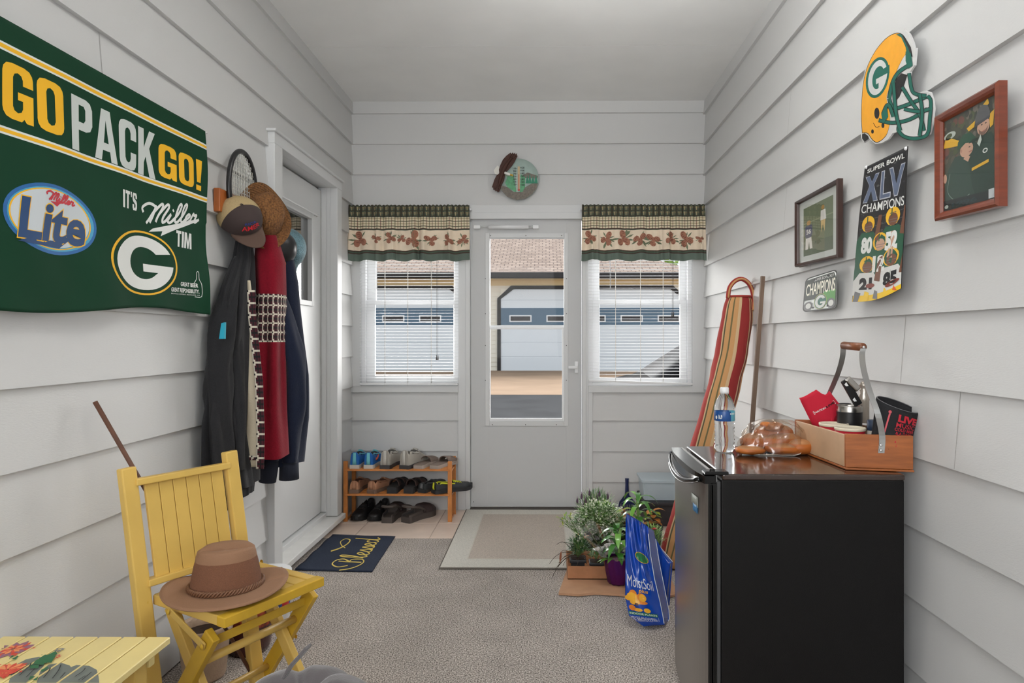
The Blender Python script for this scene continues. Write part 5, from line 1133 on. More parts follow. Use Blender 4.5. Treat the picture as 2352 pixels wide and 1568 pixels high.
# grey plush cushion with a strap, near the bottom edge
gv = mat('grey_velvet', (92, 87, 88), .9, sheen=.5, bump=.2, bs=200)
c = Vector((-.565, 1.50, 0))
t = thing('pumpkin_cushion', 'grey plush pumpkin-shaped cushion with stem strap on the carpet, bottom edge', 'cushion', c)
f = MB(); HH = .388
def pf(u, v):
    a = 2*PI*u; ph_ = v*PI; r = math.sin(ph_)**.8; rib = 1-.10*abs(math.cos(3*a+.5))**6*math.sin(ph_)
    z = HH*(.5-.5*math.cos(ph_)); top = math.exp(-(r/.22)**2)*(1 if v > .5 else 0); z -= .055*top
    z -= .012*abs(math.cos(3*a+.5))**6*(v > .5)
    return (c.x+.215*r*rib*math.cos(a), c.y+.19*r*rib*math.sin(a), max(.002, z))
f.sheet(pf, 96, 40, gv); f.build('cushion', t)
s0 = Vector((c.x-.0, c.y, HH-.05)); sp = [s0, P(668, 1530, Y=1.50), P(690, 1505, Y=1.49), P(708, 1484, Y=1.48)]
sp[0] = P(653, 1556, Y=1.5)
f = MB()
for a, b_ in zip(catmull(sp, 4), catmull(sp, 4)[1:]): f.bar(a, b_+(b_-a)*.15, .007, .022, gv, up=(0, -1, .3), bev=.002)
f.build('stem_strap', t)
# ================================================================== MATS
nb = mat('navy_mat', (34, 44, 64), .95, var=.2, vs=160, bump=.3, bs=200); gy = mat('mat_gold_thread', (222, 196, 100), .8, var=.1, vs=80)
t = thing('blessed_mat', 'navy doormat with gold blessed script beside the inner door step', 'doormat', (-1.1, 3.55, 0))
cn = [P(678, 1308, Z=.005), P(855, 1312, Z=.005), P(908, 1231, Z=.005), P(764, 1227, Z=.005)]
def mfn(u, v):
    a = cn[0].lerp(cn[1], u); b_ = cn[3].lerp(cn[2], u); p = a.lerp(b_, v); p.z = .005+.006*math.exp(-((u)/.1)**2)*math.sin(v*9+1)**2+.003*math.sin(u*9)*math.sin(v*7)**2
    return p
f = MB(); f.sheet(mfn, 30, 30, nb, .004); f.build('mat', t)
f = MB()
def mm(u, v):  # u along depth (near->far) 0..1 ; v across towards the left wall
    p = mfn(.80-v*.62, .06+u*.86); return (p.x, p.y, p.z+.0015)
script(f, 'Blessed', .10, .98, .0, .62, mm, gy, lambda s: .026, .04)
f.stroke([(.62, .66), (.70, .80), (.82, .90), (.93, .86), (.90, .72), (.76, .70), (.60, .78), (.50, .92)], lambda s: .018+.03*s*s, mm, gy, 5, .04)
f.build('script_lettering', t)
rb_ = mat('rug_border', (214, 210, 200), .95, var=.25, vs=120, bump=.8, bs=90, stretch=(1, 5, 1)); rc = mat('rug_field', (190, 178, 166), .95, var=.22, vs=200, bump=.4, bs=200); rl = mat('rug_line', (205, 200, 188), .9); re = mat('rug_edge', (106, 100, 92), .9)
n_l = P(1007, 1304, Z=.008); f_l = P(1080, 1174, Z=.008); X0, X1 = n_l.x, .245; Y0, Y1 = n_l.y, 4.425
t = thing('entry_rug', 'beige bordered rug in front of the storm door', 'rug', ((X0+X1)/2, (Y0+Y1)/2, 0))
f = MB(); f.box((X0, Y0, .001), (X1, Y1, .009), re, .003, seg=1); f.box((X0+.008, Y0+.008, .004), (X1-.008, Y1-.008, .0105), rb_); f.build('border', t)
f = MB(); ix0, ix1, iy0, iy1 = X0+.135, X1-.135, Y0+.135, Y1-.135
f.box((ix0-.006, iy0-.006, .006), (ix1+.006, iy1+.006, .0112), rl); f.box((ix0, iy0, .006), (ix1, iy1, .0117), rc); f.build('field', t)
# ================================================================== SHOE RACK AND SHOES
bam = mat('bamboo_orange', (200, 128, 66), .4, var=.12, vs=20, stretch=(1, 6, 1))
rx0, rx1, ry0, ry1 = -1.278, -.612, 4.155, 4.335
t = thing('shoe_rack', 'three tier bamboo shoe rack under the left window', 'shoe rack', ((rx0+rx1)/2, (ry0+ry1)/2, 0))
for x, zt_ in ((rx0, .385), (rx1, .385)):
    for y in (ry0, ry1): f = MB(); f.box((x-.013, y-.009, 0), (x+.013, y+.009, zt_), bam, .002); f.build('post', t)
    for z in (.012, .164, .322): f = MB(); f.box((x-.006, ry0, z-.012), (x+.006, ry1, z+.001), bam, .002); f.build('side_rail', t)
Z1, Z2 = .336, .178
for z in (Z1, Z2):
    f = MB()
    for k in range(6):
        y = ry0-.004+k*(ry1-ry0+.008)/5; wd = .012; f.box((rx0, y-wd, z-.012), (rx1, y+wd, z), bam, .0015, seg=1)
    f.build('shelf', t)
def foot(t_): return interp([(0, .028), (.06, .033), (.25, .033), (.45, .034), (.62, .043), (.75, .047), (.88, .040), (.96, .024), (1, .006)], t_)[0]
def foff(t_): return interp([(0, 0), (.4, -.003), (.75, .004), (1, .008)], t_)[0]
def shoe_upper(L, hh, open0, open1, thr, mu, ml, wid=1.0, toe=.045, base=.022, rimw=.72, heel=None):
    """low shoe, heel at y=0, toe at y=L"""
    f = MB(); NT = 28; NA = 24
    def fn(u, v):
        t_ = v; w_ = foot(t_)*wid; h = interp([(0, heel or hh), (.12, (heel or hh)*1.0), (.25, hh*.86), (open1, hh*1.0), (.75, lerp(hh, toe, .72)), (.93, toe), (1, toe*.5)], t_)[0]
        o = max(0, min(1, (t_-open0)/.04))*max(0, min(1, (open1-t_)/.05))
        # u 0..1 left to right over the top; the opening dips inside
        a = (u-.5)*2; s = abs(a)
        if o <= 0:
            an = (1-s)*PI/2; x = math.copysign(w_*math.cos(an)**.65, a) if s > 1e-6 else 0; z = base+(h-base)*math.sin(an)**.8
        else:
            if s > .55: k_ = (1-s)/.45; x_ = w_*lerp(1, rimw, k_**1.6); z_ = base+(h-base)*k_**.85
            elif s > .35: k_ = (s-.35)/.2; x_ = w_*rimw*lerp(.80, 1, k_); z_ = lerp(base+.012, h, k_)
            else: x_ = w_*rimw*.80*s/.35; z_ = base+.012
            an = (1-s)*PI/2; xc = w_*math.cos(an)**.65; zc = base+(h-base)*math.sin(an)**.8
            x = math.copysign(lerp(xc, x_, o), a); z = lerp(zc, z_, o)
        return (x+foff(t_)*wid, .004+t_*(L-.008), z)
    f.sheet(fn, NA, NT, lambda i, j: ml if (abs((i+.5)/NA-.5)*2 < .56 and open0 < (j+.5)/NT < open1) else mu)
    cap = [fn(i/NA, 0) for i in range(NA+1)]; f.add(cap, [tuple(range(NA+1))], mu, True)
    return f, fn
def sole(L, th, m, wid=1.06, z0=0, heel=0):
    f = MB(); n = 30; pts = []
    for k in range(n+1): t_ = k/n; pts.append((foot(t_)*wid+foff(t_), -.003+t_*(L+.006)))
    for k in range(n, -1, -1): t_ = k/n; pts.append((-foot(t_)*wid+foff(t_), -.003+t_*(L+.006)))
    def toe(y): return .012*max(0, (y/L-.8)/.2)**2
    f.prism([Vector((x, y, z0+toe(y))) for x, y in pts], (0, 0, th), m); return f
SH = {}
def mkshoe(kind, lab, cat, loc, rz, group, mirror=1):
    t = thing(kind, lab, cat, (0, 0, 0), 0, group)
    return t
def place(t, loc, rz): t.location = loc; t.rotation_euler = (0, 0, rz)
def laces(fn, m, t0, t1, n, hh):
    f = MB()
    for k in range(n):
        v = lerp(t0, t1, k/(n-1)); a = Vector(fn(.36, v)); b_ = Vector(fn(.64, v)); m_ = (a+b_)/2; m_.z = max(a.z, b_.z)+.006
        f.tube([a, m_, b_], .0024, m, 6, sm=3)
    return f
G_ = 'shoes on the bamboo rack'
def sneaker(nm, labs, upper, solec, lining, acc, L, hh, locs, bulky=1.0):
    t = thing(nm, labs[0], 'shoe', (0, 0, 0), 0, G_)
    f, fn = shoe_upper(L, hh, .05, .50, .3, upper, lining, bulky, heel=hh*1.12); f.build('upper', t)
    sole(L, .024, solec, 1.08*bulky).build('sole', t)
    f = MB(); f.tube([Vector(fn(u, v))+Vector((0, 0, .001)) for u, v in [(.22, .5), (.22, .3), (.24, .15), (.3, .07), (.5, .055), (.7, .07), (.76, .15), (.78, .3), (.78, .5)]], .0045, acc, 8, sm=3); f.build('collar', t)
    laces(fn, acc, .50, .68, 5, hh).build('laces', t)
    f = MB(); a = Vector(fn(.5, .50)); f.tube([a+Vector((0, .035, -.006)), a+Vector((0, .012, -.001)), a+Vector((0, -.002, .006))], [.013, .016, .013], acc, 10, flat=.3, up=(0, 0, 1)); f.build('tongue', t)
    f = MB(); f.tube([(0, -.0, .026), (0, -.003, hh*.6), (0, .001, hh*1.1)], [.014, .012, .01], acc, 8, flat=.25, up=(0, 1, 0)); f.build('heel_tab', t)
    place(t, *locs[0])
    for lb_, (lo, rz) in zip(labs[1:], locs[1:]): last = dup(t, lo, rz, lb_)
    return (t, fn, last) if len(locs) > 1 else t
sb = mat('shoe_blue', (20, 100, 178), .6, bump=.2, bs=200); st = mat('shoe_teal', (110, 190, 200), .6); sw_ = mat('shoe_white_sole', (206, 200, 190), .6); dk = mat('shoe_dark_inside', (50, 48, 48), .9)
def LX(px, y): return P(px, 1000, Y=y).x
YH = 4.158
snk = sneaker('sneaker', ['blue sneaker at the far left end of the top shelf', 'blue sneaker with orange side mark, second from left on the top shelf'], sb, sw_, dk, st, .265, .092, [((LX(814, YH), YH, Z1), 0), ((LX(846, YH), YH, Z1), -.05)], .98)
f = MB(); fn_ = snk[1]; orm = mat('orange_mark', (226, 104, 70), .5)
f.tube([Vector(fn_(.93, .22))+Vector((.002, 0, 0)), Vector(fn_(.90, .34))+Vector((.003, 0, 0)), Vector(fn_(.82, .46))+Vector((.003, 0, .001))], [.004, .006, .002], orm, 6, sm=4, flat=.6)
f.tube([Vector(fn_(.93, .22))+Vector((.002, 0, 0)), Vector(fn_(.86, .26))+Vector((.003, 0, 0))], [.004, .002], orm, 6); o_ = f.build('side_mark', snk[2], local=True)
sg_ = mat('shoe_grey', (160, 154, 144), .6, bump=.2, bs=200); sgs = mat('shoe_grey_sole', (58, 56, 58), .6); sgl = mat('shoe_lace_grey', (90, 88, 84), .7); 
sneaker('walking_shoe', ['grey walking shoe with laces, left one of the pair on the top shelf', 'pale grey walking shoe turned slightly right, right one of the pair on the top shelf'], sg_, sgs, sgl, mat('shoe_silver', (190, 186, 178), .5), .285, .105, [((LX(884, YH-.01), YH-.012, Z1), -.1), ((LX(928, YH-.01), YH-.012, Z1), -.28)], 1.08)
def slide(nm, labs, msole, mstrap, L, th, locs, straps):
    t = thing(nm, labs[0], 'sandal', (0, 0, 0), 0, G_)
    sole(L, th, msole, 1.1).build('sole', t)
    f = sole(L-.01, .003, mstrap if straps != 2 else dk, 1.0, th); f.build('footbed', t)
    for (a0, a1, h) in ([(.48, .80, .05)] if straps == 1 else [(.56, .78, .05), (.2, .42, .062)]):
        f = MB(); f.sheet(lambda u, v, a0=a0, a1=a1, h=h: (foff(lerp(a0, a1, v))+foot(lerp(a0, a1, v))*1.10*math.cos(PI*(1-u)), lerp(a0, a1, v)*L, th*.6+h*(1-.25*v)*math.sin(PI*u)**.7), 16, 6, mstrap, .005); f.build('strap', t)
    place(t, *locs[0])
    for lb_, (lo, rz) in zip(labs[1:], locs[1:]): dup(t, lo, rz, lb_)
    return t
ss = mat('sandal_grey', (168, 156, 146), .7); ssb = mat('sandal_bed', (118, 102, 92), .8)
slide('slide_sandal', ['taupe slide sandal behind its pair near the right end of the top shelf', 'taupe slide sandal furthest right on the top shelf'], ss, ssb, .25, .022, [((LX(960, YH), YH, Z1), -.25), ((LX(997, YH), YH, Z1), -.38)], 1)
st_ = mat('shoe_suede_tan', (176, 128, 98), .8, var=.1, vs=40); sth = mat('shoe_suede_dark', (92, 60, 46), .8)
sneaker('loafer', ['tan suede shoe at the far left end of the middle shelf', 'tan suede shoe angled right, second from left on the middle shelf'], st_, mat('sole_brown', (120, 96, 80), .7), sth, st_, .27, .070, [((LX(813, YH), YH, Z2), 0), ((LX(852, YH), YH, Z2), -.35)], .98)
sbn = mat('sandal_brown', (66, 46, 40), .6, var=.1, vs=60); sbs = mat('sandal_sole_black', (42, 42, 44), .8)
slide('strap_sandal', ['dark brown strap sandal, left of the pair in the middle of the middle shelf', 'dark brown strap sandal, right of the pair in the middle of the middle shelf'], sbs, sbn, .27, .036, [((LX(900, YH), YH, Z2), -.04), ((LX(938, YH), YH, Z2), -.12)], 2)
swb = mat('water_shoe_black', (44, 46, 48), .6); yl = mat('neon_yellow', (214, 220, 50), .5)
t = sneaker('water_shoe', ['black water shoe with yellow piping tipped over the right end of the middle shelf'], swb, sbs, dk, yl, .27, .062, [((LX(996, YH-.02), YH-.02, Z2+.006), -.95)], 1.05)
t2 = sneaker('water_shoe', ['black water shoe half hidden behind the yellow-piped one'], swb, sbs, dk, mat('grey_piping', (90, 92, 94), .6), .25, .055, [((LX(968, YH+.02), YH+.02, Z2), -.4)], .95)
bs_ = mat('shoe_black', (30, 30, 32), .4)
def front(nm, labs, locs):
    sneaker(nm, labs, bs_, mat('sole_black', (22, 22, 24), .6), dk, mat('black_lace', (38, 38, 40), .7), .265, .082, locs, .98)
front('black_shoe', ['black lace-up shoe on the tiles, leftmost under the rack', 'black lace-up shoe on the tiles, second from left under the rack'], [((LX(822, 4.15)+.02, 4.405, 0), PI-.12), ((LX(858, 4.15)+.015, 4.40, 0), PI-.06)])
cg_ = mat('clog_brown', (78, 70, 66), .6); cgu = mat('clog_dark', (58, 46, 46), .6)
def clog(labs, locs):
    t = thing('clog', labs[0], 'clog', (0, 0, 0), 0, G_); L = .27
    f = MB()
    def fn(u, v):
        t_ = v; w_ = foot(t_)*1.2; h = interp([(0, .056), (.38, .062), (.50, .092), (.75, .088), (.95, .062), (1, .025)], t_)[0]; a = (u-.5)*2; s = abs(a)
        if t_ < .46:
            if s > .6: k_ = (1-s)/.4; x = w_*lerp(1, .88, k_); z = lerp(.012, h, k_)
            else: x = w_*.86*s/.6; z = .034
            if s > .5 and s <= .6: z = lerp(.034, h, (s-.5)/.1)
        else: an = (1-s)*PI/2; x = w_*math.cos(an)**.6; z = .012+(h-.012)*math.sin(an)**.8
        return (math.copysign(x, a)+foff(t_), t_*L, z)
    f.sheet(fn, 32, 34, lambda i, j: dk if (j < 15 and 6 < i < 25) else (cgu if j > 15 else cg_)); f.add([fn(i/32, 0) for i in range(33)], [tuple(range(33))], cg_, True); f.build('upper', t)
    sole(L, .036, cg_, 1.22).build('sole', t)
    f = MB(); pts = [(.048, .13, .062), (.044, .08, .086), (.036, .02, .100), (.016, -.002, .104), (-.016, -.002, .104), (-.036, .02, .100), (-.044, .08, .086), (-.046, .13, .062)]
    f.tube(pts, .008, cg_, 10, sm=5); f.build('heel_strap', t)
    f = MB()
    for s in (-1, 1): f.tube([(s*.048, .13, .055), (s*.056, .13, .055)], .011, cgu, 12)
    f.build('rivet', t)
    place(t, *locs[0])
    for lb_, (lo, rz) in zip(labs[1:], locs[1:]): dup(t, lo, rz, lb_)
clog(['dark brown clog pointing at the wall, left of the pair under the rack', 'dark brown clog angled right, right of the pair under the rack'], [((LX(890, 4.13), 4.12, 0), -.08), ((LX(932, 4.13), 4.125, 0), -.50)])
# ================================================================== FRIDGE
FZ, FY0, FY1, FX0, FX1 = .785, 1.85, 2.335, .4445, 1.010
fb = mat('black_textured_steel', (11, 10, 10), .4, bump=.25, bs=420, spec=.25); fg = mat('gloss_black', (12, 12, 12), .16, spec=.35); fd = mat('brushed_dark_door', (150, 146, 142), .28, .9, bump=.02, bs=300); ft = mat('dark_brown_gloss_top', (52, 38, 32), .16, coat=.5, var=.15, vs=4); gask = mat('grey_gasket', (70, 70, 70), .6)
bx0 = P(1657, 1088, Y=FY0).x
t = thing('mini_fridge', 'black compact refrigerator against the right wall, bottom right', 'refrigerator', ((FX0+FX1)/2, (FY0+FY1)/2, 0))
f = MB(); f.box((bx0, FY0, .03), (FX1, FY1, FZ-.016), fb, .004); f.build('body', t)
f = MB(); f.box((bx0+.004, FY0+.002, FZ-.018), (FX1+.004, FY1-.002, FZ), ft, .005, seg=3); f.build('top_panel', t)
f = MB(); f.box((bx0-.012, FY0+.008, .05), (bx0+.001, FY1-.008, FZ-.022), gask, .003); f.build('door_gasket', t)
dx = P(1612, 1100, Y=FY0).x; NB = 20
f = MB()
def dfr(u, v):
    y = lerp(FY0, FY1, u); z = lerp(.035, FZ-.028, v); return (FX0+.012*(2*u-1)**4+.004*(2*u-1)**2, y, z)
vs = []; L_ = [(dfr(k/NB, 0)[0], dfr(k/NB, 0)[1]) for k in range(NB+1)]+[(bx0-.014, FY1), (bx0-.014, FY0)]
f.prism([(a, b_, .035) for a, b_ in L_], (0, 0, FZ-.060), fd)
f.build('door', t)
f = MB(); f.box((FX0+.014, FY0-.002, .035), (bx0-.013, FY0+.004, FZ-.026), fg, .001); 
for x_ in (FX0+.022, bx0-.03): f.box((x_, FY0-.005, .035), (x_+.006, FY0, FZ-.03), fg, .001)
f.build('door_edge', t)
f = MB(); 
def hb2(u, v):
    y = lerp(FY0+.0, FY1, u); return (0, y, 0)
# top cap of the door with a scooped pull
L_ = []
for k in range(NB+1):
    u = k/NB; x, y, _ = dfr(u, 0); sc = .016*math.exp(-((u-.5)/.24)**4); L_.append((x-.012+.0*sc, y))
f.prism([(a, b_, FZ-.027) for a, b_ in L_]+[(bx0-.014, FY1, FZ-.027), (bx0-.014, FY0, FZ-.027)], (0, 0, .022), fg)
f.build('door_cap', t)
f = MB()
pts = []
for k in range(NB+1):
    u = .06+.88*k/NB; x, y, _ = dfr(u, 0); e = math.sin(PI*(k/NB))**.5; pts.append(Vector((x-.014-.012*e, y, FZ-.020-.034*math.sin(PI*k/NB)**.8)))
f.tube(pts, .0062, fg, 12, flat=1.2, up=(0, 0, 1)); f.tube([p+Vector((-.005, 0, -.006)) for p in pts], .0009, mat('chrome_line', (220, 220, 220), .15, 1), 6)
f.sheet(lambda u, v: tuple(pts[int(round(u*NB))].lerp(Vector((dfr(.06+.88*u, 0)[0]-.002, pts[int(round(u*NB))].y, FZ-.010)), v)), NB, 3, fg, .002)
f.build('handle', t)
f = MB(); f.box((bx0-.045, FY0+.002, FZ-.004), (bx0+.022, FY0+.045, FZ+.007), fg, .003); f.lathe([(0, .012), (.008, .011), (.009, 0)], (bx0-.02, FY0+.024, FZ), fg, 12); f.build('hinge_cover', t)
f = MB(); f.box((bx0-.016, FY0+.01, FZ-.026), (bx0-.010, FY1-.01, FZ-.003), mat('seal_white', (180, 180, 178), .4)); f.build('top_seal', t)
for nm, (x0, x1, y0_, y1_), m_ in (('badge', (1589, 1601, 1130, 1152), mat('grey_badge', (176, 182, 172), .4)), ('energy_sticker', (1592, 1600, 1153, 1170), mat('energy_blue', (44, 132, 190), .4))):
    f = MB(); ya, yb = P(x0, 1150, X=FX0-.0).y, P(x1, 1150, X=FX0).y; za, zb = P(x0, y0_, X=FX0).z, P(x0, y1_, X=FX0).z
    f.sheet(lambda u, v: (dfr((lerp(ya, yb, u)-FY0)/(FY1-FY0), 0)[0]-.0016, lerp(ya, yb, u), lerp(zb, za, v)), 4, 2, m_, -.001)
    f.build(nm, t)
# ------------------------------------------------------------ water bottle
c = P(1664, 1037, Z=FZ); c.z = FZ+.0005
wg = bpy.data.materials.new('clear_plastic'); wg.use_nodes = True; b = wg.node_tree.nodes['Principled BSDF']; b.inputs['Transmission Weight'].default_value = 1; b.inputs['Roughness'].default_value = .03; b.inputs['IOR'].default_value = 1.25; b.inputs['Base Color'].default_value = (.97, .985, .99, 1)
t = thing('water_bottle', 'clear plastic water bottle with blue label on top of the black fridge', 'bottle', c)
pf_ = [(.0, .002), (.02, 0), (.029, .003), (.033, .012)]
for k in range(13):
    z = .018+k*.0065; pf_.append((.0335 if k % 2 == 0 else .0312, z))
pf_ += [(.0336, .105), (.0336, .140), (.0345, .145), (.033, .155), (.028, .172), (.019, .188), (.0135, .195), (.013, .203)]
f = MB(); f.lathe(pf_, c, wg, 40, wob=lambda a, i: 1+(.03*math.cos(5*a) if i < 5 else .012*math.cos(6*a+i) if i < 17 else 0)); f.build('bottle', t)
f = MB(); f.lathe([(0, .218), (.012, .218), (.0145, .216), (.015, .203), (.0145, .197), (0, .197)], c, vinyl, 32, wob=lambda a, i: 1+(.02*math.cos(24*a) if 0 < i < 4 else 0)); f.build('cap', t)
lbm = mat('label_blue', (20, 74, 140), .35); lbt = mat('label_aqua', (96, 176, 196), .35)
f = MB(); f.lathe([(.0343, .106), (.0346, .107), (.0346, .138), (.0343, .139)], c, lbm, 48, mf=lambda i, k: lbt if (k < 8 or 38 < k) else lbm)
def cy_(l): return lambda a, z: (c.x+(.0346+l)*math.cos(a), c.y+(.0346+l)*math.sin(a), c.z+z)
a0 = math.atan2(-c.y, -c.x)
f.text('KIRK', a0+.55, a0+1.2, .128, .134, cy_(.0006), bw2, .03) ; f.tess([[(a0+.5, .126), (a0+1.3, .126), (a0+1.3, .136), (a0+.5, .136)]], cy_(.0003), ink); f.text('16.9', a0-.6, a0-.2, .113, .128, cy_(.0004), bw2, .04); f.ell((a0-.85, .118), .12, .006, cy_(.0004), bw2, 12)
f.build('label', t)
# ------------------------------------------------------------ bread bag
bc = P(1776, 1030, Z=FZ); 
t = thing('bread_bag', 'clear plastic bag of orange-brown buns between the bottle and the wooden caddy', 'bag', (bc.x+.01, 2.19, FZ))
bun = mat('golden_bun', (168, 92, 32), .5, var=.18, vs=25, bump=.15, bs=40); bunt = mat('bun_pale', (164, 112, 68), .6, var=.1, vs=30)
def blob(f, c, rx, ry, rz, m, n=24, k=12, sq=.8, wob=0, seed=0, mtop=None):
    rnd = random.Random(seed); ph = [rnd.uniform(0, 6) for _ in range(4)]
    vs = []; fs = []; ms = []
    for i in range(k+1):
        p = PI*i/k
        for j in range(n):
            a = 2*PI*j/n; w_ = 1+wob*(math.sin(3*a+ph[0]+p*2)+.6*math.sin(7*a+ph[1]-p*5)+.4*math.sin(11*a+ph[2]+p*9))
            vs.append(Vector(c)+Vector((rx*math.sin(p)**sq*math.cos(a)*w_, ry*math.sin(p)**sq*math.sin(a)*w_, -rz*math.cos(p)*(1+wob*math.sin(5*a+ph[3])*math.sin(p)))))
    for i in range(k):
        for j in range(n): fs.append((i*n+j, i*n+(j+1) % n, (i+1)*n+(j+1) % n, (i+1)*n+j)); ms.append(mtop if mtop and i >= k*.62 else m)
    return f.add(vs, fs, ms, True)
bcx, bcy = P(1700, 1040, Z=FZ).x, 2.20
for k, (px, Y_, rx, rz_, h) in enumerate(((1740, 2.23, .064, .030, .033), (1795, 2.21, .072, .032, .034), (1836, 2.17, .044, .025, .026), (1722, 2.165, .050, .014, .0155), (1776, 2.24, .066, .028, .062), (1800, 2.17, .066, .018, .019))):
    f = MB(); x = (px-1254)/1500*Y_; blob(f, (x, Y_, FZ+h), rx, .042, rz_, bun, wob=.03, seed=k, mtop=bunt); f.build('bun', t)
bagm = glassmat('clear_bag', (.93, .90, .86), .10, .12)
x0 = (1696-1254)/1500*2.2; x1 = (1862-1254)/1500*2.18; xm = (x0+x1)/2
f = MB()
def bagf(u, v):
    a = 2*PI*u; p = PI*v*.5; rx = (x1-x0)/2*1.0; ry = .07
    r = math.cos(p)**.55; z = .104*math.sin(p)**1.15
    cr_ = 1+.05*math.sin(7*a+v*9)+.04*math.sin(13*a-v*14)+.03*math.sin(23*a)
    return (xm+rx*r*math.cos(a)*cr_-.0*z, bcy+.0+ry*r*math.sin(a)*cr_, FZ+.003+z*(1+.06*math.sin(5*a+1)))
f.sheet(bagf, 80, 24, bagm); f.build('plastic', t)
f = MB(); kx, ky = (1776-1254)/1500*2.2, 2.2; blob(f, (kx, ky, FZ+.088), .03, .022, .016, mat('twisted_bag_end', (170, 110, 66), .35), wob=.14, seed=5); blob(f, (kx-.03, ky, FZ+.096), .018, .012, .008, mat('orange_tie', (220, 130, 50), .5), wob=.1, seed=6); f.build('twisted_end', t)
# plant tag lying on the fridge
t = thing('plant_tag', 'white plant tag with pictures lying on the fridge before the bag', 'plant tag', P(1770, 1046, Z=FZ))
f = MB(); wht = mat('white_card', (226, 226, 220), .5)
pa = P(1704, 1044, Z=FZ+.001); pb = P(1826, 1046, Z=FZ+.002); pc_ = P(1813, 1037, Z=FZ+.002); pd_ = P(1722, 1037, Z=FZ+.001)
f.prism([pa, pb, pc_, pd_], (0, 0, .0012), wht)
def tg(u, v): p = pa.lerp(pb, u).lerp(pd_.lerp(pc_, u), v); return (p.x, p.y, p.z+.0016)
for k, cc_ in enumerate(((60, 90, 60), (200, 90, 60), (70, 70, 90), (180, 150, 90))): f.tess([[(.1+k*.16, .2), (.23+k*.16, .2), (.23+k*.16, .8), (.1+k*.16, .8)]], tg, mat('tag_c%d' % k, cc_, .5))
e0_ = P(1829, 1046, Z=FZ+.002)
f.prism([pb, pc_, pc_+Vector((.016, .0, .012)), e0_+Vector((.024, 0, .026)), e0_+Vector((.012, -.004, .006))], (0, .0012, .0008), wht)
f.build('card', t)
# ------------------------------------------------------------ wooden caddy
cw = mat('caddy_side_wood', (196, 160, 126), .5, var=.12, vs=10, stretch=(8, 1, 1)); ce = mat('caddy_end_wood', (158, 90, 44), .42, var=.22, vs=10, stretch=(1, 1, 9), bump=.05, bs=80); cbm = mat('caddy_rim', (120, 70, 40), .5)
A0 = P(1943, 1079, Z=FZ); A0.z = FZ; A1 = P(2098, 1085, Z=FZ); A1.z = FZ; w1 = (A1-A0); Wd = w1.length; wx = w1.normalized(); 
wy_ = Vector((-.055, 1, 0)).normalized(); Ld = .345; Hc = .104
CA0 = A0+Vector((0, 0, .001))
t = thing('wooden_caddy', 'wooden caddy with metal-strapped handle full of drink gear on the fridge', 'caddy', A0+w1*.5+wy_*Ld*.5)
def CP(a, b_, z): return CA0+wx*a+wy_*b_+Vector((0, 0, z))
def cbox(f, a0, a1, b0, b1, z0, z1, m, bev=.0015):
    M = Matrix((wx, wy_, Vector((0, 0, 1)))).transposed().to_4x4(); M.translation = CA0; f.box((a0, b0, z0), (a1, b1, z1), m, bev, M)
for nm, q, m_ in (('end_panel', (0, Wd, 0, .010, .007, Hc), ce), ('end_panel', (0, Wd, Ld-.010, Ld, .007, Hc), ce), ('side_panel', (0, .007, .0102, Ld-.0102, .007, Hc-.003), cw), ('side_panel', (Wd-.007, Wd, .0102, Ld-.0102, .007, Hc-.003), cw), ('bottom_panel', (-.002, Wd+.002, -.002, Ld+.002, 0, .006), ce)):
    f = MB(); cbox(f, *q, m_); f.build(nm, t)
alu = mat('aluminium_strap', (176, 176, 174), .3, .8); grip = mat('grip_wood', (128, 78, 52), .35, var=.2, vs=30)
nearG = P(1982, 797, Y=2.00); farG = P(1938, 793, Y=2.115); 
sc_ = CP(Wd*.52, -.003, 0)
st1 = [P(2024, 1040, Y=sc_.y), P(2026, 1000, Y=sc_.y), P(2016, 950, Y=1.885), P(1998, 900, Y=1.91), P(1984, 850, Y=1.95), P(1980, 815, Y=1.99), nearG+Vector((0, -.003, -.004))]
def strap(f, pts, wd, th, m, across):
    pp = catmull(pts, 5); vs = []; n = len(pp); ac = Vector(across).normalized()
    for i, p in enumerate(pp):
        tn = (pp[min(i+1, n-1)]-pp[max(i-1, 0)]).normalized(); nr = tn.cross(ac).normalized()
        vs += [p+ac*wd/2+nr*th/2, p-ac*wd/2+nr*th/2, p-ac*wd/2-nr*th/2, p+ac*wd/2-nr*th/2]
    fs = [(i*4+k, i*4+(k+1) % 4, i*4+4+(k+1) % 4, i*4+4+k) for i in range(n-1) for k in range(4)]+[(0, 1, 2, 3), (n*4-4, n*4-3, n*4-2, n*4-1)]
    f.add(vs, fs, m, False)
f = MB(); strap(f, st1, .0165, .0022, alu, wx); f.build('handle_strap', t)
fe = CP(Wd*.5, Ld+.003, .05)
st2 = [fe, fe+Vector((0, 0, .05)), P(1898, 920, Y=2.235), P(1913, 885, Y=2.21), P(1927, 850, Y=2.16), P(1935, 820, Y=2.13), farG+Vector((0, .003, -.004))]
f = MB(); strap(f, st2, .0165, .0022, alu, wx); f.build('handle_strap', t)
f = MB(); f.tube([nearG, farG], .0125, grip, 16); f.build('grip', t)
for q_ in (1022, 1034):
    f = MB(); p = P(2024, q_, Y=sc_.y-.003); f.lathe([(0, .002), (.004, .0015), (.0045, 0)], p, chrome, 12, M=Matrix.Rotation(PI/2, 4, 'X')); f.build('screw', t)
f = MB(); f.lathe([(0, .002), (.004, .0015), (.0045, 0)], nearG+Vector((0, -.006, 0)), chrome, 12, M=Matrix.Rotation(PI/2, 4, 'X')); f.build('screw', t)
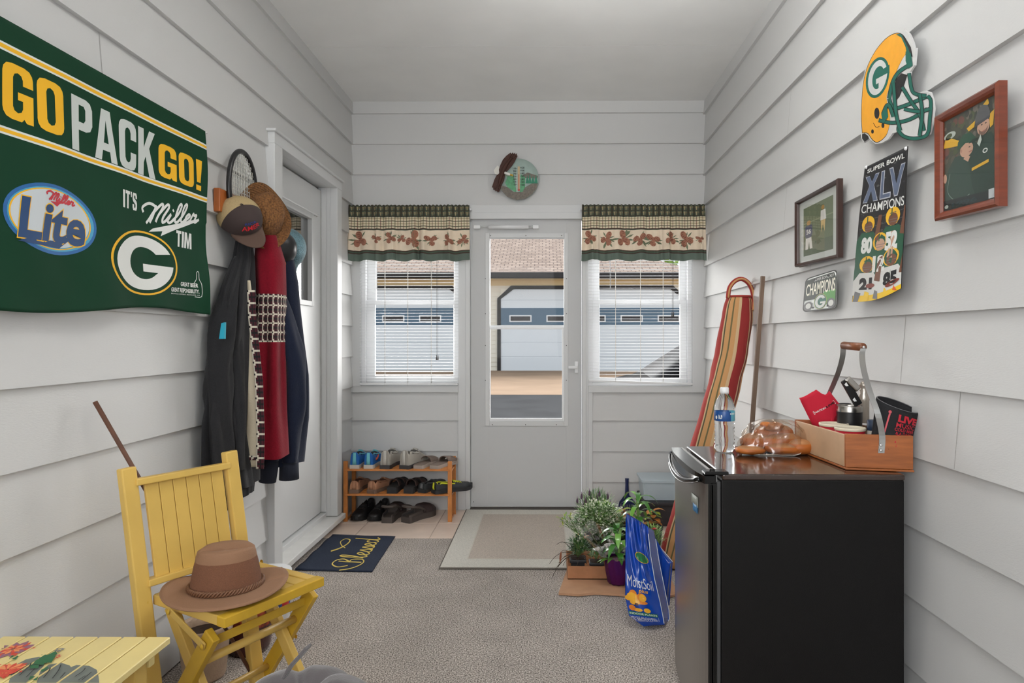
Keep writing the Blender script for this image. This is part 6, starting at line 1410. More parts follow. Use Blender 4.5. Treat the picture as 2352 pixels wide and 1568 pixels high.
# things in the caddy
redm = mat('red_plastic', (186, 22, 44), .4); crm = mat('cream_lid', (222, 212, 188), .5)
def tub(c, r, lab):
    t = thing('plastic_tub', lab, 'tub', c, 0, 'red tubs in the caddy')
    f = MB(); f.lathe([(0, 0), (r*.82, 0), (r*.86, .004), (r*.95, .0985), (r*.90, .0985), (0, .0985)], c, redm, 36); f.build('tub', t)
    f = MB(); f.lathe([(r*.96, .0985), (r, .0995), (r*1.01, .106), (r*.98, .1075), (r*.90, .1075), (r*.86, .1055), (0, .1055)], c, crm, 40); f.build('lid', t)
tub(CP(.052, .085, .0065), .044, 'red tub with cream lid nearest the front end of the caddy'); tub(CP(.050, .180, .0065), .044, 'red tub with cream lid behind the nearest one, along the left side of the caddy')
blackn = mat('black_neoprene', (24, 24, 27), .85, bump=.2, bs=300); steel = mat('steel', (180, 176, 170), .25, 1)
c = CP(.113, .215, .0065)
t = thing('tumbler', 'black steel-rimmed tumbler in the middle of the caddy', 'tumbler', c)
f = MB(); f.lathe([(0, 0), (.030, 0), (.033, .01), (.038, .12), (.0385, .142)], c, mat('black_powder_coat', (22, 22, 24), .4), 40); f.build('cup', t)
f = MB(); f.lathe([(.0385, .142), (.0387, .160), (.0375, .162), (.036, .158), (.034, .02), (0, .015)], c, steel, 40); f.build('rim', t)
f = MB(); a0 = math.atan2(-c.y, -c.x); f.text('ARDO', a0-.35, a0+.35, .085, .094, (lambda a, z: (c.x+.0372*math.cos(a), c.y+.0372*math.sin(a), c.z+z)), mat('grey_print', (150, 150, 150), .5), .02); f.build('lettering', t)
# opener and stopper standing in the tumbler
p0 = P(1972, 930, Y=2.07); p1 = P(1939, 872, Y=2.07)
t = thing('bottle_opener', 'black and chrome lever bottle opener standing in the tumbler', 'opener', p0)
f = MB(); f.bar(p0, p1, .026, .010, blkp, up=(0, -1, .1), bev=.003); f.build('lever', t)
f = MB(); f.bar(P(1972, 895, Y=2.062), P(1946, 868, Y=2.062), .020, .012, steel, up=(0, -1, 0), bev=.004); f.build('jaw', t)
f = MB(); 
for a_, b_ in ((1944, 884), (1963, 919)):
    f.prism([P(a_-4, b_-1, Y=2.056), P(a_, b_-6, Y=2.056), P(a_+5, b_+2, Y=2.056), P(a_, b_+3, Y=2.056)], (0, .002, 0), vinyl)
f.build('diamond_mark', t)
sc0 = P(1984, 935, Y=2.13); t = thing('bottle_stopper', 'clear ridged decanter stopper rising from the tumbler', 'stopper', sc0)
f = MB(); f.lathe([(.016, -.05), (.016, .02), (.017, .035), (.012, .045), (.014, .055), (.009, .062), (.015, .070), (.010, .080), (.006, .084), (0, .085)], sc0, mat('smoky_acrylic', (170, 160, 148), .12, .2, coat=.6), 24, wob=lambda a, i: 1+.06*math.cos(8*a)); f.build('stopper', t)
# red koozie with white lettering, tilted
def koozie(nm, lab, quad, Y_, depth, m, art, notch=False, group=None, tilt=0):
    """flattened foam sleeve: quad px tl,tr,br,bl"""
    C = [P(x, y, Y=Y_) for x, y in quad]; ctr = sum(C, Vector())/4
    t = thing(nm, lab, 'can sleeve', (C[2]+C[3])/2)
    def g(u, v, o):
        p = C[3].lerp(C[2], u).lerp(C[0].lerp(C[1], u), v); return p+Vector((0, o, 0))
    f = MB(); N = 32; H = 14
    def ft_(u, v):
        a = 2*PI*u; uu = .5-.5*math.cos(a) ; o = depth*math.sin(a)
        vv = v
        if notch and v > .5 and o < 0: 
            pr2 = notch(uu); vv = .5+(v-.5)*2*(pr2-.5)
        if notch and v > .5 and o >= 0: vv = .5+(v-.5)*2*(notch(uu)*.9+.02-.5)
        return g(uu, vv, o)+Vector((0, 0, tilt*(o+depth)*v))
    f.sheet(ft_, N, H, m, .0025)
    if tilt: f.tube([ft_(k/N, 1)+Vector((0, 0, .0008)) for k in range(N)], .0011, gray_, 6, closed=True)
    f.build('sleeve', t)
    def mp(u, v): a = math.acos(max(-1, min(1, 1-2*u))); p = g(u, v, -depth*math.sin(a)); return (p.x, p.y-.0042, p.z)
    f = MB(); art(f, mp); f.build('print', t)
    return t
def art1(f, mp):
    f.tess([rrect(.12, .60, .90, .70, .01), rrect(.13, .612, .89, .688, .008)[::-1]], mp, bw2)
    f.text('NATION', .15, .52, .625, .675, mp, bw2, .03, .06); f.text('LIVE', .55, .87, .625, .675, mp, ink, .05, .06)
    f.ell((.72, .22), .2, .13, mp, mat('cartoonless_badge', (150, 18, 36), .5), 16, .1); f.ell((.72, .22), .13, .085, mp, gray_, 12, .1); f.stroke([(.6, .2), (.7, .3), (.85, .2)], .02, mp, ink, 4)
koozie('can_sleeve', 'red foam can sleeve with white lettering tilted in the caddy left side', [(1843, 925), (1898, 892), (1956, 966), (1880, 1000)], 2.20, .022, mat('red_foam', (204, 26, 54), .8, bump=.1, bs=200), art1, notch=lambda u: 1.0+(.0 if not .0 else 0) if u < .0 else (1.16-.0*u if u < .62 else .92 if u > .72 else lerp(1.16, .92, (u-.62)/.1)))
def art2(f, mp):
    f.text('LIVE', .40, .92, .70, .88, mp, redm, .05, .08); f.text('MUSIC', .38, .90, .57, .68, mp, redm, .01, .08); f.text('COLD BEER', .36, .90, .475, .55, mp, redm, .02, .08); f.text('& A DAMN', .40, .88, .385, .455, mp, redm, .01, .08); f.text('GOOD', .42, .88, .25, .39, mp, redm, .07, .08); f.text('TIME', .42, .88, .08, .22, mp, redm, .07, .08)
    f.stroke([(.14, .25), (.17, .55), (.20, .84)], .035, mp, redm, 3, .08); f.ell((.13, .22), .075, .08, mp, mat('pink_print', (210, 120, 130), .5), 14, .08); f.ell((.20, .88), .035, .04, mp, redm, 8, .08)
koozie('foam_sleeve', 'black foam sleeve with red live music lettering at the right end of the caddy', [(2016, 926), (2107, 954), (2084, 1034), (2002, 1024)], 1.925, .032, blackn, art2, tilt=.42)
koozie('black_sleeve', 'plain black foam sleeve behind the red one in the caddy', [(1918, 928), (1952, 926), (1950, 990), (1922, 990)], 2.19, .02, blackn, lambda f, mp: f.tess([[(.4, .3), (.6, .3), (.6, .5), (.4, .5)]], mp, gray_))
c = CP(.118, .085, .0065)
t = thing('small_jar', 'small jar with dark blue cap beside the lettered black sleeve', 'jar', c); f = MB(); f.lathe([(0, 0), (.018, 0), (.019, .095), (.016, .10), (0, .10)], c, mat('clear_jar', (190, 186, 176), .2), 24); f.build('jar', t); f = MB(); f.lathe([(.0175, .100), (.0185, .102), (.0185, .128), (.016, .131), (0, .131)], c, mat('navy_cap', (36, 52, 76), .4), 24); f.build('lid', t)
# ------------------------------------------------------------ striped bag leaning in the corner
stripe = [((160, 52, 46), .22), ((206, 176, 136), .04), ((88, 84, 60), .012), ((200, 150, 98), .09), ((110, 100, 66), .05), ((200, 150, 98), .09), ((88, 84, 60), .012), ((206, 176, 136), .06), ((150, 44, 42), .20), ((206, 176, 136), .05), ((120, 60, 50), .06), ((200, 150, 98), .116)]
smats = []; acc = 0
for i_, (c_, w_) in enumerate(stripe): acc += w_; smats.append((acc, mat('stripe_%d%d%d' % c_, c_, .85, bump=.2, bs=300)))
cen = [(1.008, 3.42, 1.385, .062, .045), (.998, 3.42, 1.30, .078, .060), (.965, 3.40, 1.10, .084, .068), (.925, 3.385, .95, .082, .070), (.87, 3.37, .75, .083, .072), (.80, 3.36, .50, .085, .074), (.72, 3.35, .25, .085, .074), (.665, 3.345, .06, .080, .070), (.655, 3.345, .008, .06, .055)]
t = thing('chair_bag', 'long red and tan striped bag leaning in the right corner', 'bag', (.66, 3.345, 0))
cpts = catmull([c[:3] for c in cen], 5); crad = [interp([(i/(len(cen)-1), c[3], c[4]) for i, c in enumerate(cen)], k/(len(cpts)-1)) for k in range(len(cpts))]
f = MB(); vs = []; fs = []; ms = []; N = 64
for i, p in enumerate(cpts):
    tn = (cpts[min(i+1, len(cpts)-1)]-cpts[max(i-1, 0)]).normalized(); x = Vector((0, 1, 0)).cross(tn).normalized()*-1; x = x if x.x > 0 else -x; y = tn.cross(x)
    y = y if y.y > 0 else -y
    for j in range(N):
        a = -PI-.15+2*PI*j/N; r = 1+.03*math.sin(a*3+i*.5)+.02*math.sin(i*1.3+a)
        vs.append(p+x*crad[i][0]*math.cos(a)*r+y*crad[i][1]*math.sin(a)*r)
for i in range(len(cpts)-1):
    for j in range(N):
        fs.append((i*N+j, i*N+(j+1) % N, (i+1)*N+(j+1) % N, (i+1)*N+j)); u = ((j+.5)/N*2.0) % 1
        ms.append(next(m for a_, m in smats if u <= a_+1e-6))
fs += [tuple(range(N)), tuple(range((len(cpts)-1)*N, len(cpts)*N))]; ms += [smats[0][1], smats[0][1]]
f.add(vs, fs, ms, True); f.build('body', t)
f = MB(); hl_ = [P(1672, 684, Y=3.40), P(1676, 660, Y=3.40), P(1690, 644, Y=3.40), P(1706, 641, Y=3.41), P(1722, 654, Y=3.42), P(1730, 680, Y=3.43), P(1728, 712, Y=3.40)]
f.tube(hl_, .0115, smats[0][1], 12, sm=6); f.tube([p+Vector((0, -.008, .0)) for p in hl_], .0055, smats[3][1], 8, sm=6); f.build('carry_strap', t)
f = MB(); f.tube([(1.008+.060*math.cos(2*PI*k/30), 3.42+.045*math.sin(2*PI*k/30), 1.386) for k in range(30)], .006, smats[0][1], 8, closed=True); f.build('drawstring_hem', t)
a = P(1752, 634, Y=3.14); a = P(1752, 634, X=1.048); b_ = P(1702, 1330, Z=.004)
t_ = MB(); t_.bar(b_, a, .020, .016, mat('weathered_wood', (110, 88, 72), .5, var=.3, vs=14, stretch=(1, 1, .3)), up=(0, 1, 0), bev=.002)
tag(t_.build('wooden_stake', None, tuple(b_)), 'weathered wooden stake leaning on the right wall beside the striped bag', 'stake')
# ================================================================== PLANTS, TRAYS, SOIL
kraft = mat('kraft_cardboard', (186, 142, 108), .85, var=.06, vs=20); kraft2 = mat('kraft_carton', (168, 118, 82), .85, var=.08, vs=30)
f = MB(); pA = P(1283, 1368, Z=0); pB = P(1306, 1316, Z=0)
L_ = [(pA.x, pA.y), (pA.x+.09, pA.y-.015), (pA.x+.17, pA.y+.005), (pA.x+.28, pA.y-.012), (.50, 2.92), (.60, 2.96), (.60, 3.50), (.30, 3.62), (pB.x, pB.y+.25), (pB.x-.01, pB.y)]
f.prism([(x, y, .004) for x, y in L_], (0, 0, .010), kraft); tag(f.build('cardboard_sheet', None, (.3, 3.2, 0)), 'flat brown cardboard sheet under the plants on the carpet', 'cardboard')
z0 = .015
T0 = P(1304, 1332, Z=z0); T1 = P(1394, 1340, Z=z0); ty0, ty1, tx0, tx1 = 3.13, 3.36, T0.x, T1.x+.01
t = thing('cardboard_tray', 'low brown carton holding two small potted plants', 'tray', ((tx0+tx1)/2, (ty0+ty1)/2, z0))
f = MB(); f.box((tx0, ty0, z0), (tx1, ty1, z0+.003), kraft2); f.build('base', t)
for q in (((tx0, ty0, z0), (tx1, ty0+.004, z0+.062)), ((tx0, ty1-.004, z0), (tx1, ty1, z0+.062)), ((tx0, ty0+.0045, z0), (tx0+.004, ty1-.0045, z0+.060)), ((tx1-.004, ty0+.0045, z0), (tx1, ty1-.0045, z0+.060))):
    f = MB(); f.box(q[0], q[1], kraft2); f.build('side', t)
def leaf(f, p, d, L, wd, m, curl=.4, n=5, up=Vector((0, 0, 1)), fold=.15):
    """arching leaf strip"""
    d = Vector(d).normalized(); q = Vector(p); side = d.cross(up); side = side.normalized() if side.length > .05 else Vector((1, 0, 0)); vs = []
    for i in range(n+1):
        s = i/n; w_ = wd*math.sin(PI*min(1, .08+s*.92))**.8*.5 if s < 1 else .0005
        nr = side.cross(d); vs += [q-side*w_+nr*fold*w_, q.copy(), q+side*w_+nr*fold*w_]
        q = q+d*(L/n); d = (d+Vector((0, 0, -curl/n*1.6))).normalized()
    fs = []
    for i in range(n):
        for k in (0, 1): fs.append((i*3+k, i*3+k+1, i*3+4+k, i*3+3+k))
    f.add(vs, fs, m, True)
dgp = mat('nursery_pot', (34, 34, 36), .5)
def pot(t, c, r, h, m, sq=False):
    f = MB()
    if sq: f.prism([(c[0]-r*.8, c[1]-r*.8, c[2]), (c[0]+r*.8, c[1]-r*.8, c[2]), (c[0]+r*.8, c[1]+r*.8, c[2]), (c[0]-r*.8, c[1]+r*.8, c[2])], (0, 0, h*.96), m); f.box((c[0]-r, c[1]-r, c[2]+h*.8), (c[0]+r, c[1]+r, c[2]+h), m, .003)
    else: f.lathe([(0, 0), (r*.75, 0), (r*.97, h*.85), (r*1.04, h*.85), (r*1.04, h), (r*.96, h), (r*.9, h*.9)], c, m, 32)
    f.build('pot', t)
    f = MB(); f.lathe([(0, h*.9+.004), (r*.6, h*.9+.003), (r*.9, h*.9)], c, soil, 20) if not sq else f.lathe([(0, h+.003), (r*.6, h+.002), (r*.9, h+.0005)], c, soil, 16); f.build('soil', t)
def bush(f, c, rx, ry, rz, n, L, wd, ms, seed, upb=.5, stems=None, sm=None, base=None):
    rnd = random.Random(seed)
    for k in range(n):
        th = rnd.uniform(0, 2*PI); cz_ = rnd.uniform(-.6, 1); r = math.sqrt(1-cz_*cz_*.9)*rnd.uniform(.45, 1)
        p = Vector(c)+Vector((rx*r*math.cos(th), ry*r*math.sin(th), rz*cz_*rnd.uniform(.6, 1)))
        d = Vector((math.cos(th)*r, math.sin(th)*r, upb+rnd.uniform(-.4, .6)))+Vector([rnd.uniform(-.4, .4) for _ in range(3)])
        leaf(f, p, d, L*rnd.uniform(.6, 1.2), wd*rnd.uniform(.7, 1.2), rnd.choice(ms), curl=.5, n=3)
        if stems and k % stems == 0:
            b_ = Vector(base or (c[0], c[1], c[2]-rz)); m_ = (p+b_)/2+Vector((rnd.uniform(-.01, .01), rnd.uniform(-.01, .01), .01)); f.tube([b_, m_, p], .0011, sm, 4, sm=2)
lg = mat('leaf_mid_green', (84, 130, 62), .55); lg2 = mat('leaf_light_green', (138, 172, 92), .55); lg3 = mat('leaf_dark_green', (44, 84, 44), .55); lgw = mat('leaf_silver', (178, 196, 156), .6); stm = mat('stem_green', (104, 132, 74), .6); pet = mat('petal_white', (226, 230, 208), .6); lgy = mat('leaf_grey_green', (120, 150, 116), .6)
# small herb in the tray with curly twigs
c = (tx0+.052, 3.205, z0+.004)
t = thing('potted_herb', 'small herb with curly bare twigs in the left of the carton', 'potted plant', c)
pot(t, c, .040, .075, dgp, True)
f = MB(); bush(f, (c[0]+.01, c[1], z0+.13), .05, .05, .055, 260, .03, .007, [lg3, lg, lg3, mat('leaf_pale_grey', (150, 164, 140), .6)], 5, stems=6, sm=stm, base=(c[0], c[1], z0+.08)); f.build('foliage', t)
f = MB(); rnd = random.Random(9); twm = mat('dry_twig', (74, 62, 50), .8)
for k in range(16):
    a = rnd.uniform(2.3, 4.4) if k < 11 else rnd.uniform(-1.6, 0); L_ = rnd.uniform(.08, .17) if k < 11 else rnd.uniform(.04, .09); p = Vector((c[0], c[1], z0+.085)); pts = [p]; vz = rnd.uniform(.1, .9); 
    for q in range(6):
        p = p+Vector((math.cos(a)*L_/6, math.sin(a)*L_/6*.6, vz*L_/6)); vz -= rnd.uniform(.1, .5); a += rnd.uniform(-.35, .35); pts.append(p.copy())
    f.tube(pts, .0011, twm, 5, sm=4)
f.build('twigs', t)
f = MB(); bush(f, (c[0]+.015, c[1]-.0, z0+.18), .03, .02, .03, 26, .018, .012, [mat('petal_peach', (212, 160, 120), .6), lg2, pet], 6, stems=2, sm=stm, base=(c[0], c[1], z0+.1)); f.build('blossoms', t)
dl = MB(); leaf(dl, (tx0-.03, 3.18, z0+.115), (-.1, -.1, -1), .055, .014, mat('dry_brown_leaf', (142, 82, 54), .8), curl=.0); dl.tube([(c[0], c[1], z0+.09), (tx0-.01, 3.19, z0+.12), (tx0-.03, 3.18, z0+.113)], .001, twm, 5, sm=3); dl.build('dry_leaf', t)
# succulent pot
c = (tx0+.142, 3.195, z0+.004)
t = thing('potted_succulent', 'small black pot of fine grey-green leaves in the right of the carton', 'potted plant', c)
pot(t, c, .036, .062, dgp, True)
f = MB(); bush(f, (c[0]-.005, c[1], z0+.095), .034, .03, .022, 130, .018, .006, [lgw, lgy, lg], 8, stems=8, sm=stm, base=(c[0], c[1], z0+.07)); f.build('foliage', t)
# frosty white-flowered bush and lavender
c = (.275, 3.52, .015)
t = thing('flowering_bush', 'bushy plant dotted with tiny white flowers behind the carton', 'potted plant', c)
pot(t, c, .07, .10, dgp)
f = MB(); bush(f, (c[0]+.01, c[1]-.01, .185), .14, .10, .10, 1000, .026, .010, [lg, lg2, lg, lgw], 12, stems=7, sm=stm, base=(c[0], c[1], .10)); f.build('foliage', t)
f = MB(); bush(f, (c[0]+.01, c[1]-.015, .195), .150, .11, .112, 800, .013, .011, [pet, pet, lgw], 13, upb=.3); f.build('flowers', t)
c = (.27, 3.72, .0)
t = thing('lavender', 'tall lavender with dark purple flower heads at the back of the plants', 'potted plant', c)
pot(t, c, .065, .11, dgp)
f = MB(); bush(f, (c[0]+.01, c[1], .205), .115, .09, .085, 620, .036, .0045, [lgy, lgw, lg], 14, upb=1.3, stems=7, sm=stm, base=(c[0], c[1], .10)); f.build('foliage', t)
f = MB(); lv = mat('lavender_purple', (92, 70, 88), .8); lvt = mat('lavender_tuft', (176, 156, 178), .7)
for px, py in ((1336, 1140), (1354, 1132), (1377, 1134), (1396, 1140), (1402, 1158), (1345, 1150), (1326, 1150), (1399, 1172), (1372, 1142), (1360, 1148), (1340, 1162)):
    p = P(px, py, Y=3.68); b_ = Vector((c[0]+(p.x-c[0])*.3, c[1], .15)); f.tube([b_, (b_+p)/2+Vector(((p.x-c[0])*.1, 0, .02)), p-Vector((0, 0, .01))], .0013, stm, 5, sm=3)
    blob(f, p, .0062, .0062, .016, lv, n=8, k=6, wob=.08, seed=px)
    for k in range(4): leaf(f, p+Vector((0, 0, .012)), (math.cos(k*1.6)*.5, math.sin(k*1.6)*.5, 1), .016, .005, lvt, curl=.2, n=2)
f.build('flower_heads', t)
tw = MB(); bush(tw, (P(1300, 1215, Y=3.45).x, 3.45, .20), .035, .02, .05, 30, .03, .009, [lg2, mat('leaf_yellow_green', (176, 190, 80), .5)], 16, stems=2, sm=stm, base=(.19, 3.45, .10)); 
t = thing('leggy_seedling', 'thin yellow-green seedling stems at the far left of the plants', 'potted plant', (.17, 3.45, .015)); tw.build('foliage', t); pot(t, (.165, 3.455, .015), .032, .06, dgp)
# lily in a purple foil pot wrapped in cellophane
c = Vector((P(1420, 1350, Z=.02).x, 3.09, .015)); c.x = .372-.03
foil = mat('purple_foil', (92, 26, 104), .22, .6, bump=.5, bs=60); foils = mat('silver_foil', (206, 206, 204), .2, .8, bump=.6, bs=40); cel = glassmat('cellophane', (.95, .95, .95), .22, .08)
t = thing('foil_wrapped_lily', 'leafy green plant in a purple foil pot with silver collar', 'potted plant', c)
f = MB(); f.lathe([(0, 0), (.045, 0), (.052, .01), (.060, .06), (.064, .11), (.066, .125)], c, foil, 48, wob=lambda a, i: 1+.045*math.sin(11*a+i)); f.build('foil_pot', t)
f = MB(); f.lathe([(.060, .118), (.066, .126), (.082, .140), (.110, .150)], c, foils, 48, wob=lambda a, i: 1+(.02+.09*(i == 3))*math.sin(6*a+i)+.03*math.sin(13*a)); f.build('foil_collar', t)
f = MB(); f.sheet(lambda u, v: (c.x+(.066+.10*v)*math.cos(lerp(1.6, 3.9, u))*(1+.06*math.sin(u*19)), c.y+(.05+.06*v)*math.sin(lerp(1.6, 3.9, u)), c.z+.125+.14*v*(.55+.45*math.sin(u*PI+.2))+.01*math.sin(u*23)), 30, 10, cel); f.build('cellophane', t)
f = MB(); f.lathe([(0, .112), (.055, .108)], c, soil, 20); f.build('soil', t)
f = MB(); lly = mat('lily_leaf', (62, 124, 42), .3, coat=.3); lly2 = mat('lily_leaf_light', (110, 170, 60), .3, coat=.3)
rnd = random.Random(31)
f.tube([(c.x, c.y, .11), (c.x+.005, c.y, .2), (c.x+.01, c.y, .27)], .006, lg2, 8)
for k in range(20):
    a = k*2.4; z = .13+k*.0075; leaf(f, (c.x, c.y, z), (math.cos(a), math.sin(a), 1.1-.03*k), rnd.uniform(.10, .15), .028, rnd.choice([lly, lly, lly2]), curl=rnd.uniform(1.0, 2.0), n=8)
for k in range(5): a = 3.4+k*.5; leaf(f, (c.x-.02, c.y-.02, .125), (math.cos(a), math.sin(a)*.6, .5), .09, .018, lly2, curl=.8, n=6)
f.build('leaves', t)
c = Vector((P(1465, 1260, Y=3.45).x, 3.45, .0))
t = thing('potted_lily', 'tall arching green-leaved plant behind the blue soil bag', 'potted plant', c)
pot(t, c, .065, .12, dgp)
f = MB(); f.tube([(c.x, c.y, .11), (c.x, c.y, .25), (c.x-.004, c.y, .33)], .006, lg2, 8)
for k in range(16):
    a = k*2.4; z = .20+k*.009; leaf(f, (c.x, c.y, z), (math.cos(a), math.sin(a), 1.1), rnd.uniform(.11, .15), .026, rnd.choice([lly, lly, lly2]), curl=rnd.uniform(1.2, 2.0), n=8)
f.build('leaves', t)
p0_ = P(1458, 1162, Y=3.44); leafp = [p0_, P(1470, 1150, Y=3.44), P(1490, 1146, Y=3.44)]
# coleus
col1 = mat('coleus_orange', (176, 112, 44), .55, var=.3, vs=60); col2 = mat('coleus_green', (150, 170, 60), .5); col3 = mat('coleus_dark', (96, 44, 40), .6)
for lab, (px, py, Y_) in {'orange-leaved coleus behind the tall green leaves, left one': (1432, 1172, 3.80), 'yellow-edged coleus before the translucent tub, right one': (1500, 1174, 3.72)}.items():
    p = P(px, py, Y=Y_); t = thing('coleus', lab, 'potted plant', (p.x, Y_, 0)); pot(t, (p.x, Y_, 0), .055, .10, dgp)
    f = MB(); rnd = random.Random(px); f.tube([(p.x, Y_, .09), (p.x, Y_, p.z-.01)], .004, col3, 6)
    for k in range(22):
        a = k*2.4; z = p.z-.09+.10*k/22; r_ = rnd.choice([col1, col1, col2, col3]); leaf(f, (p.x, Y_, z), (math.cos(a), math.sin(a), .35), rnd.uniform(.05, .08), .034, r_, curl=.7, n=4)
    f.build('leaves', t)
c = Vector((P(1508, 1240, Y=3.12).x, 3.12, 0)); c.x = .505
t = thing('red_flower_plant', 'low feathery green plant with a red bloom beside the striped bag', 'potted plant', c); pot(t, c, .05, .10, dgp)
f = MB(); bush(f, (c.x, c.y, .215), .055, .05, .06, 330, .03, .003, [lg2, lg, lg2], 41, upb=.8, stems=6, sm=stm, base=(c.x, c.y, .09)); f.build('foliage', t)
f = MB(); p = P(1503, 1217, Y=3.08); 
for k in range(14): leaf(f, p, (math.cos(k*2.4), math.sin(k*2.4), .4+.05*k), .016, .010, mat('bloom_red', (176, 30, 44), .5), curl=.3, n=2)
f.build('bloom', t)
# blue potting-soil bag
sbm = mat('soil_bag_blue', (14, 68, 170), .22, coat=.3, bump=.15, bs=25); sbw = mat('soil_bag_white', (222, 226, 230), .35); sbg = mat('soil_bag_green', (34, 120, 70), .35); sby = mat('soil_bag_yellow', (240, 176, 50), .35)
e_l = [(0, 1437, 2.66), ]
t = thing('soil_bag', 'blue plastic bag of potting soil standing open in front of the fridge', 'bag', (.41, 2.70, 0))
EL_ = [(1438, 1180), (1437, 1240), (1437, 1310), (1437, 1370), (1445, 1410), (1478, 1438)][::-1]; ER_ = [(1488, 1210), (1494, 1270), (1504, 1330), (1516, 1380), (1524, 1420), (1526, 1434)][::-1]
EB_ = [(1503, 1220), (1514, 1290), (1526, 1350), (1536, 1400), (1537, 1420), (1534, 1428)][::-1]
def ev(E, v): k = v*(len(E)-1); i = min(int(k), len(E)-2); return lerp(E[i][0], E[i+1][0], k-i), lerp(E[i][1], E[i+1][1], k-i)
def sbf(u, v):
    bulge = math.sin(PI*min(1, v*1.02))**.6
    yF = 2.635+.12*v*v; 
    L1 = ev(EL_, v); R1 = ev(ER_, v)
    if u < .5:   # front face left->right
        s = u*2; px = lerp(L1[0], R1[0], s); py = lerp(L1[1], R1[1], s)+(6*math.sin(v*PI) if 0 < v < 1 else 0)
        Y_ = yF-.035*math.sin(PI*s)*bulge+.012*math.sin(s*14+v*22)*v*v+.01*math.sin(s*25+v*9)*v**3; return P(px, py, Y=Y_)
    if u < .62:
        s = (u-.5)/.12; B1 = ev(EB_, v); Y_ = yF+.07*s+.01*s*(1-v); return P(lerp(R1[0], B1[0], s), lerp(R1[1], B1[1], s), Y=Y_)
    s = (u-.62)/.38; B1 = ev(EB_, v); pa = P(B1[0], B1[1], Y=yF+.07); pb = P(L1[0], L1[1], Y=yF); 
    q = pa.lerp(pb, s); q.y += .075*math.sin(PI*s*.9)*(1-.6*v); q.z = pa.lerp(pb, s).z; return q
f = MB(); f.sheet(sbf, 100, 50, sbm); R_ = [sbf(k/40, 0) for k in range(40)]; f.add(R_, [tuple(range(40))], sbm); f.build('bag', t)
def sm_(l): 
    return lambda u, v: tuple(Vector(sbf(min(.4999, u*.5), v))+Vector((-.0006, -.0022-l, 0)))
f = MB(); CU = .07
f.text('MoistSoil', .06, .90, .51, .60, sm_(0), sbw, .0, CU); f.text('plus', .40, .70, .465, .505, sm_(0), sby, .02, CU, shear=.2);
g_ = MB(); g_.ell((.62, .745), .26, .035, sm_(0), sbg, 18, CU, rot=.0); g_.ell((.62, .745), .26, .035, sm_(.0002), sby, 18, CU, hole=.9); g_.build('printed_emblem', t)
r2 = random.Random(3)
for k in range(13): f.ell((r2.uniform(.10, .62), r2.uniform(.29, .455)), r2.uniform(.08, .16), r2.uniform(.02, .035), sm_(.0004+k*.0001), r2.choice([sby, mat('print_orange', (226, 132, 40), .4), sby]), 12, CU)
f.ell((.3, .36), .06, .015, sm_(.0022), mat('print_brown', (90, 50, 30), .4), 10, CU); f.tess([[(.02, .225), (.86, .225), (.86, .262), (.02, .262)]], sm_(0), sbg, CU); f.text('INDOOR PLANTS', .04, .84, .232, .255, sm_(.0005), sbw, .02, CU)
f.text('MORE BLOOMS*', .04, .80, .185, .208, sm_(0), sbw, .005, CU); f.text('6 MONTHS', .04, .80, .135, .170, sm_(0), sbw, .005, CU); f.text('FEEDS UP TO', .1, .6, .10, .115, sm_(0), sbw, .0, CU)
for s_ in ([(.02, .175), (.86, .175)], [(.02, .125), (.86, .125)], [(.86, .225), (.86, .125)]): f.stroke(s_, .006, sm_(0), sbw, 0, CU)
f.build('printed_label', t)
f = MB(); f.tube([Vector(sbf(.5, v/20))+Vector((-.001, -.003, 0)) for v in range(1, 20)], .0016, sbw, 6); f.tube([Vector(sbf(.62, v/20))+Vector((0, -.002, 0)) for v in range(1, 20)], .0016, sbw, 6); f.build('seam', t)
# second blue bag leaning behind it
t = thing('blue_bag', 'blue plastic bag with white edging behind the soil bag', 'bag', (.50, 2.80, 0))
f = MB()
def b2(u, v):
    px = lerp(lerp(1500, 1537, u), lerp(1488, 1545, u), v); py = lerp(1400, lerp(1222, 1290, u), v); Y_ = 2.86+.05*math.sin(PI*u)*.4+.0*v; p = P(px, py, Y=Y_); p.z = max(p.z, .002) if v > 0 else .002; return p
f.sheet(b2, 16, 24, sbm, -.03); f.build('bag', t)
f = MB(); f.tube([Vector(b2(u/10, 1))+Vector((0, -.002, 0)) for u in range(11)], .0018, sbw, 6); f.build('seam', t)
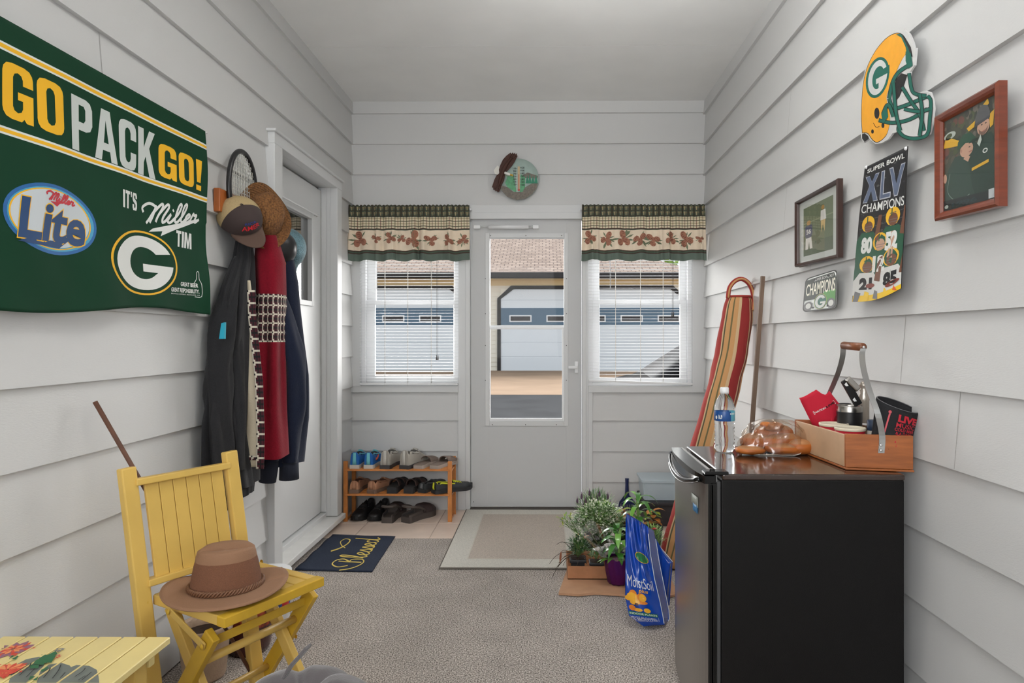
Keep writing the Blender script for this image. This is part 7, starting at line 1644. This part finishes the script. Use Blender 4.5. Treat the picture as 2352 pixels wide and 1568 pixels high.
# litter scoop against the back wall
scm = mat('navy_plastic', (28, 40, 84), .35)
YS = 4.405
t = thing('litter_scoop', 'navy slotted scoop leaning on the back wall right of the door', 'scoop', P(1440, 1180, Y=YS))
f = MB(); q = lambda x, y, yy=YS: P(x, y, Y=yy)
f.tube([q(1440, 1098), q(1440, 1112), q(1440, 1130), q(1440, 1143)], [.013, .011, .013, .020], scm, 12, flat=.5, up=(0, 1, 0), sm=4); f.build('handle', t)
f = MB(); body_ = [(1433, 1138), (1447, 1138), (1456, 1150), (1459, 1166), (1458, 1190), (1422, 1190), (1421, 1166), (1424, 1150)]
slots = []
for k in range(8): x = 1425.5+k*3.9; slots.append([(x, 1158), (x+1.7, 1158), (x+1.7, 1186), (x, 1186)])
for l_ in (0, .004): f.tess([body_]+[s[::-1] for s in slots], lambda x, y, l_=l_: tuple(q(x, y, YS+l_)), scm)
for k in range(len(body_)): a_, b__ = body_[k], body_[(k+1) % len(body_)]; f.add([q(*a_, YS), q(*b__, YS), q(*b__, YS+.004), q(*a_, YS+.004)], [(0, 1, 2, 3)], scm)
f.tube([q(1424, 1150, YS-.004), q(1421, 1166, YS-.012), q(1422, 1190, YS-.018)], .003, scm, 6, sm=3); f.tube([q(1456, 1150, YS-.004), q(1459, 1166, YS-.012), q(1458, 1190, YS-.018)], .003, scm, 6, sm=3)
f.build('basket', t)
# dark tote with a translucent tub standing on it
tote = mat('dark_tote', (40, 38, 42), .5); trl = mat('frosted_plastic', (186, 200, 208), .3)
x0, x1 = P(1478, 1180, Y=4.15).x, 1.03
t = thing('storage_tote', 'dark plastic tote on the floor in the right corner under the window', 'storage box', ((x0+x1)/2, 4.2, 0))
f = MB(); f.box((x0, 4.06, .0), (x1, 4.36, .135), tote, .012); f.build('tub', t); f = MB(); f.box((x0-.012, 4.045, .130), (x1+.01, 4.375, .152), tote, .006); f.build('lid', t)
xa, xb = P(1471, 1140, Y=4.2).x, .99
t = thing('clear_tub', 'translucent frosted plastic tub sitting on the dark tote', 'storage box', ((xa+xb)/2, 4.2, .153))
f = MB(); cz_ = [(.0, 0), (.0, .13)]
def tubf(u, v): 
    L_ = rrect(xa+.01*(1-v), 4.09+.01*(1-v), xb-.01*(1-v), 4.33-.01*(1-v), .02); k = int(round(u*len(L_))) % len(L_); return (L_[k][0], L_[k][1], .154+v*.115)
f.sheet(tubf, 20, 4, trl, .002, smooth=False); L_ = rrect(xa+.01, 4.10, xb-.01, 4.32, .02); f.add([(a_, b__, .1545) for a_, b__ in L_], [tuple(range(20))], trl); f.build('tub', t)
f = MB(); f.prism([(a_, b__, .266) for a_, b__ in rrect(xa-.008, 4.082, xb+.008, 4.338, .024)], (0, 0, .014), trl); f.build('lid', t)
